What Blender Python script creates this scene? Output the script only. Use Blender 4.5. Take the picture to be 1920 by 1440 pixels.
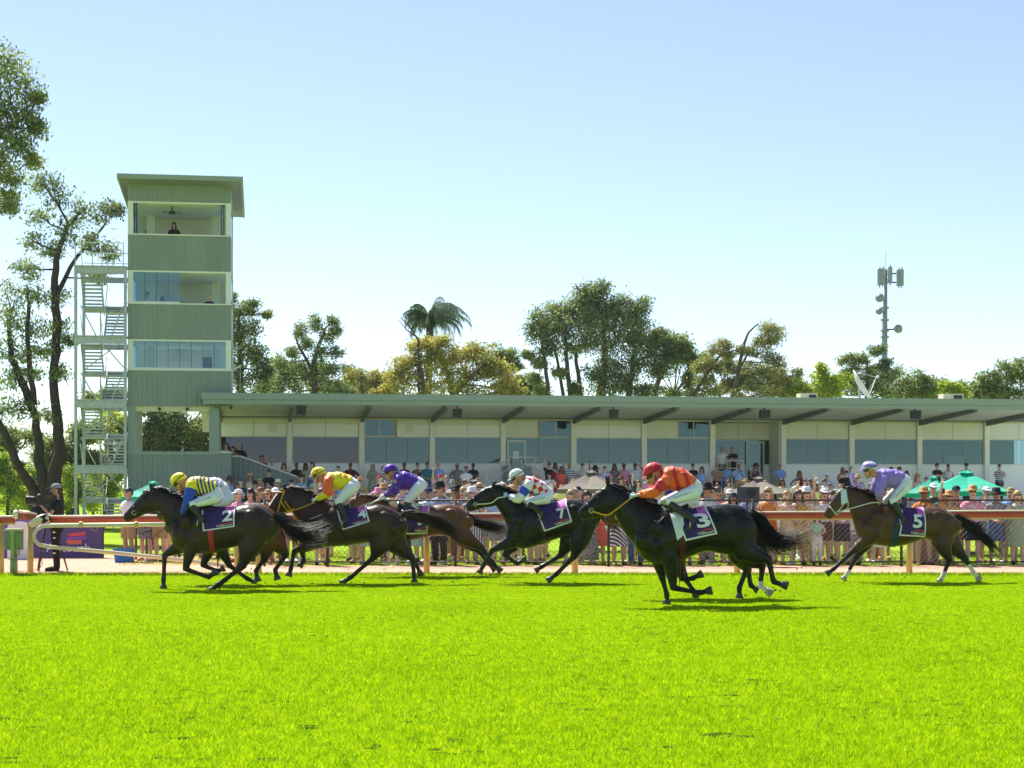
import bpy, bmesh, math, random
import numpy as np
from mathutils import Vector, Matrix
from mathutils.bvhtree import BVHTree

for _o in list(bpy.data.objects):
    bpy.data.objects.remove(_o)
random.seed(11)
rng = np.random.default_rng(11)
sc = bpy.context.scene
COL = sc.collection
R = math.radians

# ------------------------------------------------------------------ camera
F, HY, CH = 3100.0, 912.0, 1.8          # focal length (px of a 1920 wide frame), horizon row, eye height
cam = bpy.data.cameras.new('camera')
cam.sensor_width = 36.0
cam.lens = 36.0 * F / 1920.0
cam.shift_y = (HY - 720.0) / 1920.0
cam.clip_start, cam.clip_end = 0.1, 3000.0
camo = bpy.data.objects.new('camera', cam)
COL.objects.link(camo)
camo.location = (0, 0, CH)
camo.rotation_euler = (R(90), 0, 0)
sc.camera = camo

# ------------------------------------------------------------------ sky, sun, exposure
SUN_AZ, SUN_EL = R(-35), R(53)           # azimuth from +Y (negative: to the left), elevation
world = bpy.data.worlds.new('World')
sc.world = world
world.use_nodes = True
wn, wl = world.node_tree.nodes, world.node_tree.links
for n in list(wn):
    wn.remove(n)
sky = wn.new('ShaderNodeTexSky')
sky.sky_type = 'NISHITA'
sky.sun_disc = False
sky.sun_elevation = SUN_EL
sky.sun_rotation = SUN_AZ
sky.altitude = 50
sky.air_density = 0.8
sky.dust_density = 0.0
sky.ozone_density = 1.6
bg = wn.new('ShaderNodeBackground')
bg.inputs['Strength'].default_value = 0.092
wo = wn.new('ShaderNodeOutputWorld')
hs = wn.new('ShaderNodeHueSaturation')
hs.inputs['Saturation'].default_value = 0.85
wl.new(sky.outputs[0], hs.inputs['Color'])
wl.new(hs.outputs[0], bg.inputs[0])
wl.new(bg.outputs[0], wo.inputs[0])
sun = bpy.data.lights.new('sun', 'SUN')
sun.energy = 5.0
sun.angle = R(0.55)
sun.color = (1.0, 0.95, 0.86)
suno = bpy.data.objects.new('sun', sun)
COL.objects.link(suno)
SDIR = Vector((math.sin(SUN_AZ) * math.cos(SUN_EL), math.cos(SUN_AZ) * math.cos(SUN_EL), math.sin(SUN_EL)))
suno.rotation_euler = SDIR.to_track_quat('Z', 'Y').to_euler()
suno.location = SDIR * 60
vs = sc.view_settings
vs.view_transform = 'Standard'
vs.look = 'None'
vs.exposure = 1.0
vs.gamma = 1.0
vs.use_curve_mapping = False
sc.cycles.use_denoising = True
sc.cycles.max_bounces = 8
sc.cycles.transparent_max_bounces = 12

# ------------------------------------------------------------------ small helpers
def lin(c):
    c = c / 255.0
    return c / 12.92 if c <= 0.04045 else ((c + 0.055) / 1.055) ** 2.4
def H(s):
    s = s.lstrip('#')
    return tuple(lin(int(s[i:i + 2], 16)) for i in (0, 2, 4))
def P(px, py, Y):
    return Vector(((px - 960.0) / F * Y, Y, CH - (py - HY) / F * Y))
def gy(py):                                # distance of the ground point seen on row py
    return F * CH / (py - HY)

def tag(o, label=None, cat=None, group=None, kind=None):
    if label: o['label'] = label
    if cat: o['category'] = cat
    if group: o['group'] = group
    if kind: o['kind'] = kind
    return o
def empty(name, loc, rz=0.0):
    o = bpy.data.objects.new(name, None)
    o.empty_display_size = 0.2
    COL.objects.link(o)
    o.location = loc
    o.rotation_euler = (0, 0, rz)
    return o
def link(name, me, parent=None, mats=None):
    o = bpy.data.objects.new(name, me)
    COL.objects.link(o)
    if parent is not None:
        o.parent = parent
    if mats is not None:
        if len(me.materials) == 0:
            for m in mats:
                me.materials.append(m)
        else:
            for i, m in enumerate(mats):
                if me.materials[i] is not m:
                    o.material_slots[i].link = 'OBJECT'
                    o.material_slots[i].material = m
    return o

class MB:
    """collects verts and faces, then becomes one mesh"""
    def __init__(s):
        s.v, s.f, s.m = [], [], []
    def add(s, vs_, fs_, mi=0):
        b = len(s.v)
        s.v.extend(tuple(p) for p in vs_)
        for f in fs_:
            s.f.append(tuple(i + b for i in f))
            s.m.append(mi)
    def box(s, x0, x1, y0, y1, z0, z1, mi=0):
        s.add([(x0, y0, z0), (x1, y0, z0), (x1, y1, z0), (x0, y1, z0), (x0, y0, z1), (x1, y0, z1), (x1, y1, z1), (x0, y1, z1)],
              [(0, 3, 2, 1), (4, 5, 6, 7), (0, 1, 5, 4), (1, 2, 6, 5), (2, 3, 7, 6), (3, 0, 4, 7)], mi)
    def quadbox(s, c8, mi=0):
        s.add(c8, [(0, 3, 2, 1), (4, 5, 6, 7), (0, 1, 5, 4), (1, 2, 6, 5), (2, 3, 7, 6), (3, 0, 4, 7)], mi)
    def beam(s, p, q, w, h, mi=0, up=Vector((0, 0, 1))):
        p, q = Vector(p), Vector(q)
        d = (q - p).normalized()
        a = d.cross(up)
        if a.length < 1e-4:
            a = d.cross(Vector((0, 1, 0)))
        a.normalize()
        b = a.cross(d).normalized()
        a *= w / 2; b *= h / 2
        s.quadbox([p - a - b, q - a - b, q + a - b, p + a - b, p - a + b, q - a + b, q + a + b, p + a + b], mi)
    def tube(s, pts, rads, n=8, mi=0, cap=True, ry=1.0):
        pts = [Vector(p) for p in pts]
        if not hasattr(rads, '__len__'):
            rads = [rads] * len(pts)
        rings, prev = [], None
        for i, p in enumerate(pts):
            t = (pts[min(i + 1, len(pts) - 1)] - pts[max(i - 1, 0)])
            if t.length < 1e-7: t = Vector((0, 0, 1))
            t.normalize()
            if prev is None:
                a = t.cross(Vector((0, 0, 1)))
                if a.length < 0.05: a = t.cross(Vector((0, 1, 0)))
            else:
                a = prev - t * prev.dot(t)
            a.normalize(); prev = a
            b = t.cross(a)
            rings.append([p + (a * math.cos(k * 2 * math.pi / n) + b * math.sin(k * 2 * math.pi / n) * ry) * rads[i] for k in range(n)])
        s.rings(rings, mi, cap)
    def rings(s, rings, mi=0, cap=True, mis=None):
        n = len(rings[0]); b = len(s.v)
        for r in rings:
            s.v.extend(tuple(p) for p in r)
        for i in range(len(rings) - 1):
            for k in range(n):
                k2 = (k + 1) % n
                s.f.append((b + i * n + k, b + i * n + k2, b + (i + 1) * n + k2, b + (i + 1) * n + k))
                s.m.append(mis[i] if mis else mi)
        if cap:
            s.f.append(tuple(b + k for k in range(n))[::-1]); s.m.append(mis[0] if mis else mi)
            e = b + (len(rings) - 1) * n
            s.f.append(tuple(e + k for k in range(n))); s.m.append(mis[-1] if mis else mi)
    def ball(s, c, r, n=10, m=7, mi=0, sx=1, sy=1, sz=1):
        c = Vector(c)
        rings = []
        for i in range(m + 1):
            a = -math.pi / 2 + math.pi * (0.02 + 0.96 * i / m)
            rings.append([c + Vector((r * sx * math.cos(a) * math.cos(k * 2 * math.pi / n), r * sy * math.cos(a) * math.sin(k * 2 * math.pi / n), r * sz * math.sin(a))) for k in range(n)])
        s.rings(rings, mi)
    def prism(s, poly, y0, y1, mi=0):        # polygon in x,z extruded along y
        n = len(poly)
        vs_ = [(x, y0, z) for x, z in poly] + [(x, y1, z) for x, z in poly]
        fs_ = [tuple(range(n)), tuple(range(2 * n - 1, n - 1, -1))]
        fs_ += [(i, i + n, (i + 1) % n + n, (i + 1) % n) for i in range(n)]
        s.add(vs_, fs_, mi)
    def mesh(s, name, mats=None, smooth=False):
        me = bpy.data.meshes.new(name)
        me.from_pydata(s.v, [], s.f)
        for m in (mats or []):
            me.materials.append(m)
        me.polygons.foreach_set('material_index', s.m)
        if smooth:
            me.polygons.foreach_set('use_smooth', [True] * len(s.f))
        me.update()
        return me
    def build(s, name, mats, parent=None, smooth=False):
        if not isinstance(mats, (list, tuple)): mats = [mats]
        return link(name, s.mesh(name, mats, smooth), parent)

def fix_normals(me):
    bm = bmesh.new(); bm.from_mesh(me)
    bmesh.ops.recalc_face_normals(bm, faces=bm.faces)
    bm.to_mesh(me); bm.free()
    return me

def remesh(mb, name, voxel, smooth_it=4, fac=0.5):
    """union of closed shapes as one continuous skin"""
    me = fix_normals(mb.mesh(name + '_raw'))
    o = bpy.data.objects.new('tmp', me)
    COL.objects.link(o)
    md = o.modifiers.new('r', 'REMESH'); md.mode = 'VOXEL'; md.voxel_size = voxel; md.use_smooth_shade = True
    if smooth_it:
        ms = o.modifiers.new('s', 'SMOOTH'); ms.factor = fac; ms.iterations = smooth_it
    dg = bpy.context.evaluated_depsgraph_get()
    out = bpy.data.meshes.new_from_object(o.evaluated_get(dg))
    out.name = name
    bpy.data.objects.remove(o); bpy.data.meshes.remove(me)
    out.materials.clear()
    out.polygons.foreach_set('use_smooth', [True] * len(out.polygons))
    return out

# ------------------------------------------------------------------ materials
def mat(name, col, rough=0.6, var=0.10, scale=6.0, bump=0.0, metal=0.0, spec=0.4, bscale=None, coat=0.0, sheen=0.0, coord='Object', stretch=(1, 1, 1)):
    m = bpy.data.materials.new(name); m.use_nodes = True
    nt = m.node_tree; N, L = nt.nodes, nt.links
    b = N['Principled BSDF']
    tc = N.new('ShaderNodeTexCoord')
    mp = N.new('ShaderNodeMapping'); mp.inputs['Scale'].default_value = stretch
    L.new(tc.outputs[coord], mp.inputs[0])
    nz = N.new('ShaderNodeTexNoise'); nz.inputs['Scale'].default_value = scale; nz.inputs['Detail'].default_value = 5; nz.inputs['Roughness'].default_value = 0.65
    L.new(mp.outputs[0], nz.inputs['Vector'])
    rp = N.new('ShaderNodeValToRGB')
    rp.color_ramp.elements[0].position = 0.3; rp.color_ramp.elements[1].position = 0.7
    rp.color_ramp.elements[0].color = tuple(max(0, c * (1 - var)) for c in col) + (1,)
    rp.color_ramp.elements[1].color = tuple(min(1, c * (1 + var)) for c in col) + (1,)
    L.new(nz.outputs['Fac'], rp.inputs[0]); L.new(rp.outputs[0], b.inputs['Base Color'])
    b.inputs['Roughness'].default_value = rough
    b.inputs['Metallic'].default_value = metal
    b.inputs['Specular IOR Level'].default_value = spec
    b.inputs['Coat Weight'].default_value = coat
    b.inputs['Sheen Weight'].default_value = sheen
    if bump:
        n2 = N.new('ShaderNodeTexNoise'); n2.inputs['Scale'].default_value = bscale or scale * 3; n2.inputs['Detail'].default_value = 4
        L.new(mp.outputs[0], n2.inputs['Vector'])
        bp = N.new('ShaderNodeBump'); bp.inputs['Strength'].default_value = bump; bp.inputs['Distance'].default_value = 0.02
        L.new(n2.outputs['Fac'], bp.inputs['Height']); L.new(bp.outputs[0], b.inputs['Normal'])
    return m

def leafmat(name, c1, c2, c3, trans=0.45, scale=1.2, rough=0.5, spec=0.3):
    """leaf: diffuse + translucent, its own colour varies from clump to clump and leaf to leaf"""
    m = bpy.data.materials.new(name); m.use_nodes = True
    nt = m.node_tree; N, L = nt.nodes, nt.links
    b = N['Principled BSDF']; out = N['Material Output']
    tc = N.new('ShaderNodeTexCoord')
    n1 = N.new('ShaderNodeTexNoise'); n1.inputs['Scale'].default_value = scale; n1.inputs['Detail'].default_value = 2
    n2 = N.new('ShaderNodeTexWhiteNoise'); n2.noise_dimensions = '3D'
    at = N.new('ShaderNodeAttribute'); at.attribute_name = 'rnd'
    L.new(tc.outputs['Object'], n1.inputs['Vector'])
    r1 = N.new('ShaderNodeValToRGB')
    e = r1.color_ramp.elements
    e[0].position = 0.28; e[0].color = c1 + (1,)
    e[1].position = 0.72; e[1].color = c3 + (1,)
    x = e.new(0.5); x.color = c2 + (1,)
    mx = N.new('ShaderNodeMath'); mx.operation = 'MULTIPLY_ADD'
    mx.inputs[1].default_value = 0.5; 
    L.new(at.outputs['Fac'], mx.inputs[0])
    sb = N.new('ShaderNodeMath'); sb.operation = 'SUBTRACT'; sb.inputs[1].default_value = 0.25
    L.new(n1.outputs['Fac'], sb.inputs[0]); L.new(sb.outputs[0], mx.inputs[2])
    L.new(mx.outputs[0], r1.inputs[0])
    L.new(r1.outputs[0], b.inputs['Base Color'])
    b.inputs['Roughness'].default_value = rough
    b.inputs['Specular IOR Level'].default_value = spec
    tr = N.new('ShaderNodeBsdfTranslucent'); L.new(r1.outputs[0], tr.inputs[0])
    ms = N.new('ShaderNodeMixShader'); ms.inputs[0].default_value = trans
    L.new(b.outputs[0], ms.inputs[1]); L.new(tr.outputs[0], ms.inputs[2]); L.new(ms.outputs[0], out.inputs[0])
    return m

def glassmat(name, tint, refl, rough=0.02, gcol=(0.5, 0.76, 0.92)):
    m = bpy.data.materials.new(name); m.use_nodes = True
    nt = m.node_tree; N, L = nt.nodes, nt.links
    N.remove(N['Principled BSDF']); out = N['Material Output']
    gl = N.new('ShaderNodeBsdfGlossy'); gl.inputs['Roughness'].default_value = rough; gl.inputs['Color'].default_value = gcol + (1,)
    tp = N.new('ShaderNodeBsdfTransparent'); tp.inputs['Color'].default_value = tint + (1,)
    lw = N.new('ShaderNodeLayerWeight'); lw.inputs['Blend'].default_value = 0.25
    ma = N.new('ShaderNodeMath'); ma.operation = 'MULTIPLY_ADD'; ma.inputs[1].default_value = 0.5; ma.inputs[2].default_value = refl
    L.new(lw.outputs['Fresnel'], ma.inputs[0])
    ms = N.new('ShaderNodeMixShader'); L.new(ma.outputs[0], ms.inputs[0]); L.new(tp.outputs[0], ms.inputs[1]); L.new(gl.outputs[0], ms.inputs[2])
    L.new(ms.outputs[0], out.inputs[0])
    return m

M = {}
M['galv'] = mat('galvanised_steel', (0.40, 0.44, 0.47), 0.45, 0.2, 9, metal=0.3, spec=0.5)
M['black'] = mat('black_plastic', (0.012, 0.012, 0.014), 0.45, 0.2, 9)
M['darkmetal'] = mat('dark_metal', (0.035, 0.032, 0.03), 0.5, 0.2, 9)
M['white'] = mat('white_paint', (0.74, 0.75, 0.74), 0.5, 0.04, 3)
M['cream'] = mat('cream_paint', (0.62, 0.58, 0.40), 0.45, 0.08, 6)
M['green'] = mat('sage_green_cladding', (0.235,0.285,0.268), 0.5, 0.08, 1.3, stretch=(1.6,1.6,.3))
M['green_trim'] = mat('sage_green_trim', (0.26,0.32,0.295), 0.45, 0.05, 2)
# ================================================================== ground
def turfmat(name, c1, c2, c3, s=1.0):
    m = bpy.data.materials.new(name); m.use_nodes = True
    N, L = m.node_tree.nodes, m.node_tree.links
    b = N['Principled BSDF']; b.inputs['Roughness'].default_value = 0.9; b.inputs['Specular IOR Level'].default_value = 0.0
    tc = N.new('ShaderNodeTexCoord')
    n1 = N.new('ShaderNodeTexNoise'); n1.inputs['Scale'].default_value = 26 * s; n1.inputs['Detail'].default_value = 6
    n2 = N.new('ShaderNodeTexNoise'); n2.inputs['Scale'].default_value = 0.35 * s; n2.inputs['Detail'].default_value = 3
    L.new(tc.outputs['Object'], n1.inputs[0]); L.new(tc.outputs['Object'], n2.inputs[0])
    ad = N.new('ShaderNodeMath'); ad.operation = 'MULTIPLY_ADD'; ad.inputs[1].default_value = 0.6
    L.new(n1.outputs['Fac'], ad.inputs[0])
    m2 = N.new('ShaderNodeMath'); m2.operation = 'MULTIPLY'; m2.inputs[1].default_value = 0.4
    L.new(n2.outputs['Fac'], m2.inputs[0]); L.new(m2.outputs[0], ad.inputs[2])
    rp = N.new('ShaderNodeValToRGB'); e = rp.color_ramp.elements
    e[0].position = 0.35; e[0].color = c1 + (1,); e[1].position = 0.68; e[1].color = c3 + (1,)
    x = e.new(0.5); x.color = c2 + (1,)
    L.new(ad.outputs[0], rp.inputs[0]); L.new(rp.outputs[0], b.inputs['Base Color'])
    return m
M['turf'] = turfmat('turf_soil', (0.10, 0.18, 0.003), (0.17, 0.28, 0.004), (0.25, 0.37, 0.005))
M['lawn'] = turfmat('lawn_soil', (0.13, 0.20, 0.02), (0.24, 0.36, 0.03), (0.34, 0.46, 0.05), 0.6)
M['path'] = mat('pinkish_gravel_path', H('#c39c86'), 0.9, 0.22, 3.0, bump=0.5, bscale=60, spec=0.1)
M['concrete'] = mat('terrace_concrete', (0.68, 0.66, 0.62), 0.85, 0.15, 2.0, bump=0.2)

mb = MB(); mb.add([(-1500, -600, 0), (1500, -600, 0), (1500, 2400, 0), (-1500, 2400, 0)], [(0, 1, 2, 3)])
tag(mb.build('turf', M['turf']), kind='structure')
TURF_EDGE = 33.55
FENCE_Y = 37.0
# lawn sheet behind the fence, gravel path with an uneven edge in front of it
mb = MB(); mb.add([(-60, TURF_EDGE, .004), (90, TURF_EDGE, .004), (90, 140, .004), (-60, 140, .004)], [(0, 1, 2, 3)])
tag(mb.build('lawn', M['lawn']), kind='structure')
mb = MB()
n = 260
xs = np.linspace(-16, 30, n)
front, back = [], []
for x in xs:
    front.append((x, TURF_EDGE - 0.04 + 0.10 * math.sin(x * 1.7) * math.sin(x * .61) + random.uniform(-.05, .05), .009))
    px = 960 + x / 36 * F
    bk = 43.0 if px < 440 else (43.0 - (px - 440) / 60 * 5.6 if px < 500 else 37.4)
    back.append((x, bk + random.uniform(-.12, .12), .009))
mb.add(front + back, [(i, i + 1, n + i + 1, n + i) for i in range(n - 1)])
tag(mb.build('path', M['path']), kind='structure')

# grass blades: each blade one bent sliver, shorter and denser near the camera
def blades(name, pts, hgt, wid, m, label):
    n = len(pts)
    ang = rng.uniform(0, 2 * np.pi, n)
    lean = rng.normal(0, 0.5, (n, 2)) * hgt[:, None]
    dx, dy = np.cos(ang) * wid, np.sin(ang) * wid * 0.6
    v = np.empty((n, 3, 3), dtype=np.float32)
    v[:, 0] = np.stack([pts[:, 0] - dx, pts[:, 1] - dy, np.full(n, 0.0)], 1)
    v[:, 1] = np.stack([pts[:, 0] + dx, pts[:, 1] + dy, np.full(n, 0.0)], 1)
    v[:, 2] = np.stack([pts[:, 0] + lean[:, 0], pts[:, 1] + lean[:, 1], hgt], 1)
    me = bpy.data.meshes.new(name)
    me.vertices.add(n * 3); me.vertices.foreach_set('co', v.ravel())
    me.loops.add(n * 3); me.loops.foreach_set('vertex_index', np.arange(n * 3, dtype=np.int32))
    me.polygons.add(n); me.polygons.foreach_set('loop_start', np.arange(0, n * 3, 3, dtype=np.int32))
    try: me.polygons.foreach_set('loop_total', np.full(n, 3, dtype=np.int32))
    except Exception: pass
    at = me.attributes.new('rnd', 'FLOAT', 'FACE'); at.data.foreach_set('value', rng.random(n).astype(np.float32))
    me.materials.append(m)
    me.update(calc_edges=True)
    o = link(name, me)
    tag(o, label, 'grass', kind='stuff')
    return o
def vnoise(x, y, s, seed):
    """cheap smooth value noise on arrays"""
    g = np.random.default_rng(seed).random((128, 128))
    X, Y = x * s % 128, y * s % 128
    xi, yi = X.astype(int), Y.astype(int)
    fx, fy = X - xi, Y - yi
    fx, fy = fx * fx * (3 - 2 * fx), fy * fy * (3 - 2 * fy)
    a, b = g[xi % 128, yi % 128], g[(xi + 1) % 128, yi % 128]
    c, d = g[xi % 128, (yi + 1) % 128], g[(xi + 1) % 128, (yi + 1) % 128]
    return (a * (1 - fx) + b * fx) * (1 - fy) + (c * (1 - fx) + d * fx) * fy
M['grass'] = leafmat('grass_blade', (0.215, 0.39, 0.002), (0.375, 0.57, 0.003), (0.54, 0.68, 0.006), trans=0.45, scale=7.0, rough=0.6, spec=0.06)
pt, hh, ww = [], [], []
# hoof divots: bare dark scrapes, longer across the track than deep
DV = []
for _ in range(190):
    dd = rng.uniform(9.4, 31) if rng.random() < .6 else rng.uniform(9.4, 17)
    xx = rng.uniform(-(.335 * dd + 1), .335 * dd + 1)
    for q_ in range(int(rng.integers(1, 4))):
        DV.append((xx + rng.normal(0, .22), dd + rng.normal(0, .06), rng.uniform(.03, .11), rng.uniform(.02, .06)))
DVA = np.array(DV)
def in_divot(x, y):
    m = np.zeros(len(x), bool)
    for cx, cy, a, b in DVA[(DVA[:, 1] > y.min() - .2) & (DVA[:, 1] < y.max() + .2)]:
        m |= ((x - cx) / a) ** 2 + ((y - cy) / b) ** 2 < 1
    return m
for d0 in np.arange(9.2, TURF_EDGE, 0.4):
    d1 = min(d0 + 0.4, TURF_EDGE + 0.05)
    w = 0.335 * d1 + 1.6
    dens = 3500 * (10 / d0) ** 1.22
    k = int(dens * (2 * w) * (d1 - d0))
    x = rng.uniform(-w, w, k); y = rng.uniform(d0, d1, k)
    a = vnoise(x + 50, y * 2.2 + 50, 1.3, 3) * 0.6 + vnoise(x + 9, y * 3 + 9, 5.0, 4) * 0.4
    h = rng.uniform(0.018, 0.042, k) * (0.82 + 0.5 * a)
    h *= 1.0 if d0 < 16 else max(.42, 1 - .06 * (d0 - 16))
    keep = ~((vnoise(x + 20, y * 3.5 + 77, 1.1, 5) > 0.86) & (rng.random(k) < 0.5)) & ~(in_divot(x, y) & (rng.random(k) < .93))
    pt.append(np.stack([x, y], 1)[keep]); hh.append(h[keep]); ww.append((rng.uniform(0.0028, 0.0055, k) * (d0 / 10) ** 0.75)[keep])
mb = MB(); M['divot'] = mat('dark_divot_soil', (0.045, 0.085, 0.008), .95, .4, 30, spec=0.0)
for cx, cy, a, b in DV:
    nn = 9; mb.add([(cx + a * 1.05 * rng.uniform(.75, 1.1) * math.cos(t), cy + b * 1.05 * rng.uniform(.75, 1.1) * math.sin(t), .0035) for t in np.linspace(0, 2 * math.pi, nn, endpoint=False)], [tuple(range(nn))])
tag(mb.build('divots', M['divot']), 'small dark hoof scrapes in the turf', 'divots', kind='stuff')
# a longer ragged fringe along the path
k = 26000
x = rng.uniform(-14, 16, k); y = TURF_EDGE + rng.normal(-0.05, 0.12, k)
pt.append(np.stack([x, y], 1)); hh.append(rng.uniform(0.03, 0.085, k)); ww.append(np.full(k, 0.009))
blades('grass', np.concatenate(pt), np.concatenate(hh), np.concatenate(ww), M['grass'], 'short bright green racetrack turf across the foreground')
k = 60000
x = rng.uniform(-9, 17, k); y = rng.uniform(37.5, 46, k)
M['lawngrass'] = leafmat('lawn_blade', (0.20, 0.30, 0.02), (0.34, 0.46, 0.03), (0.46, 0.52, 0.06), trans=0.5, scale=0.6)
blades('grass', np.stack([x, y], 1), rng.uniform(0.02, 0.06, k), rng.uniform(.008, .014, k), M['lawngrass'], 'patchy lawn under the spectators behind the fence')
# ================================================================== grandstand and tower: building frame
BA = R(8.5)
BU = Vector((math.cos(BA), math.sin(BA), 0)); BN = Vector((-math.sin(BA), math.cos(BA), 0))
BO = Vector((0, 77.5, 0))
def bt(px, k):
    q = (px - 960) / F; o = BO + BN * k
    # (o.x + t*ux) = q*(o.y + t*uy)
    return (q * o.y - o.x) / (BU.x - q * BU.y)
def bY(t, k):
    return (BO + BU * t + BN * k).y
def bz(px, py, k):
    return CH - (py - HY) / F * bY(bt(px, k), k)
def bw(t, k, z=0.0):
    p = BO + BU * t + BN * k
    return Vector((p.x, p.y, z))

M['glass'] = glassmat('window_glass', (0.36, 0.50, 0.56), 0.062, gcol=(.50, .74, .84))
M['glass_blue'] = glassmat('blue_film_glass', (0.06, 0.08, 0.12), 0.085, gcol=(0.42, 0.48, 0.62))
M['glass_clear'] = glassmat('clear_glass', (0.72, 0.84, 0.90), 0.035, gcol=(.7, .85, 1))
M['panel'] = mat('white_wall_panel', (0.93, 0.94, 0.94), 0.6, 0.02, 1.5)
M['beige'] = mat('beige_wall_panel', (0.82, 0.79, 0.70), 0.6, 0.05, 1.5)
M['post'] = mat('off_white_post', (0.90, 0.88, 0.82), 0.55, 0.05, 2)
M['frame'] = mat('window_frame', (0.60, 0.58, 0.50), 0.5, 0.05, 3)
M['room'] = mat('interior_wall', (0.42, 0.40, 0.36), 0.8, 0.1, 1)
M['soffit'] = mat('corrugated_soffit', (0.58, 0.57, 0.52), 0.6, 0.14, 1.2, stretch=(1, 6, 1))
M['beam'] = mat('dark_green_beam', (0.15, 0.17, 0.14), 0.6, 0.15, 2)
M['speaker'] = mat('dark_blue_speaker', (0.045, 0.06, 0.085), 0.6, 0.15, 5)
M['roof'] = mat('roof_sheet', (0.32, 0.40, 0.34), 0.5, 0.08, 1)

GS = empty('grandstand', BO, BA)
tag(GS, 'long low grandstand with green fascia roof and row of windows', 'grandstand')
def gz(py, px=960, k=0.0): return bz(px, py, k)
KF = -6.6                                       # roof front edge
t_l, t_r = bt(412, 0), bt(1995, 0)
tf_l, tf_r = bt(380, KF), bt(2000, KF)
zf_t, zf_m, zf_b = gz(742.5, 960, KF), gz(753.0, 960, KF), gz(761.5, 960, KF)
zw_t = gz(784.5, 960, 0)
z_win_t, z_win_b = gz(821.5, 960, 0), gz(870, 960, 0)
z_floor = 1.12
posts_px = [543, 678, 810, 943, 1075, 1207, 1335, 1468, 1596, 1723, 1849, 1972]
posts = [bt(p, 0) for p in posts_px]
# roof sheet, fascia, gutter
mb = MB()
mb.quadbox([(tf_l, KF, zf_t - .06), (tf_r, KF, zf_t - .06), (tf_r, 6, zw_t + .05), (tf_l, 6, zw_t + .05),
            (tf_l, KF, zf_t), (tf_r, KF, zf_t), (tf_r, 6, zw_t + .12), (tf_l, 6, zw_t + .12)])
mb.build('roof', M['roof'], GS)
roof_o = [o for o in GS.children if o.name.startswith('roof')][0]
mb = MB(); mb.box(tf_l - .05, tf_r, KF - .16, KF - .02, zf_m, zf_t + .03); mb.build('gutter', M['green_trim'], roof_o)
mb = MB(); mb.box(tf_l + .02, tf_r, KF - .08, KF + .02, zf_b, zf_m - .004); mb.build('fascia', M['green_trim'], roof_o)
# corrugated underside
mb = MB()
vs_, fs_ = [], []
n = 60
for i in range(n + 1):
    f = i / n; k = KF + .03 + f * (-KF - .05)
    z = (zf_b + .06) + f * (zw_t + .02 - zf_b - .06) + (0.012 if i % 2 else -0.012)
    vs_ += [(tf_l + .05, k, z), (tf_r, k, z)]
    if i: fs_.append((2 * i - 2, 2 * i - 1, 2 * i + 1, 2 * i))
mb.add(vs_, fs_); mb.build('soffit', M['soffit'], roof_o)
# rafters and purlin
for t in [t_l + .05] + posts:
    mb = MB()
    za, zb = zf_b + .05, zw_t
    mb.quadbox([(t - .07, KF + .03, za - .16), (t + .07, KF + .03, za - .16), (t + .07, -.02, zb - .24), (t - .07, -.02, zb - .24),
                (t - .07, KF + .03, za + .02), (t + .07, KF + .03, za + .02), (t + .07, -.02, zb + .0), (t - .07, -.02, zb + .0)])
    mb.build('rafter', M['beam'], roof_o)
mb = MB(); mb.box(t_l, t_r, -.16, -.02, zw_t - .02, zw_t + .16); mb.build('wall_plate', M['beam'], roof_o)
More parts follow.
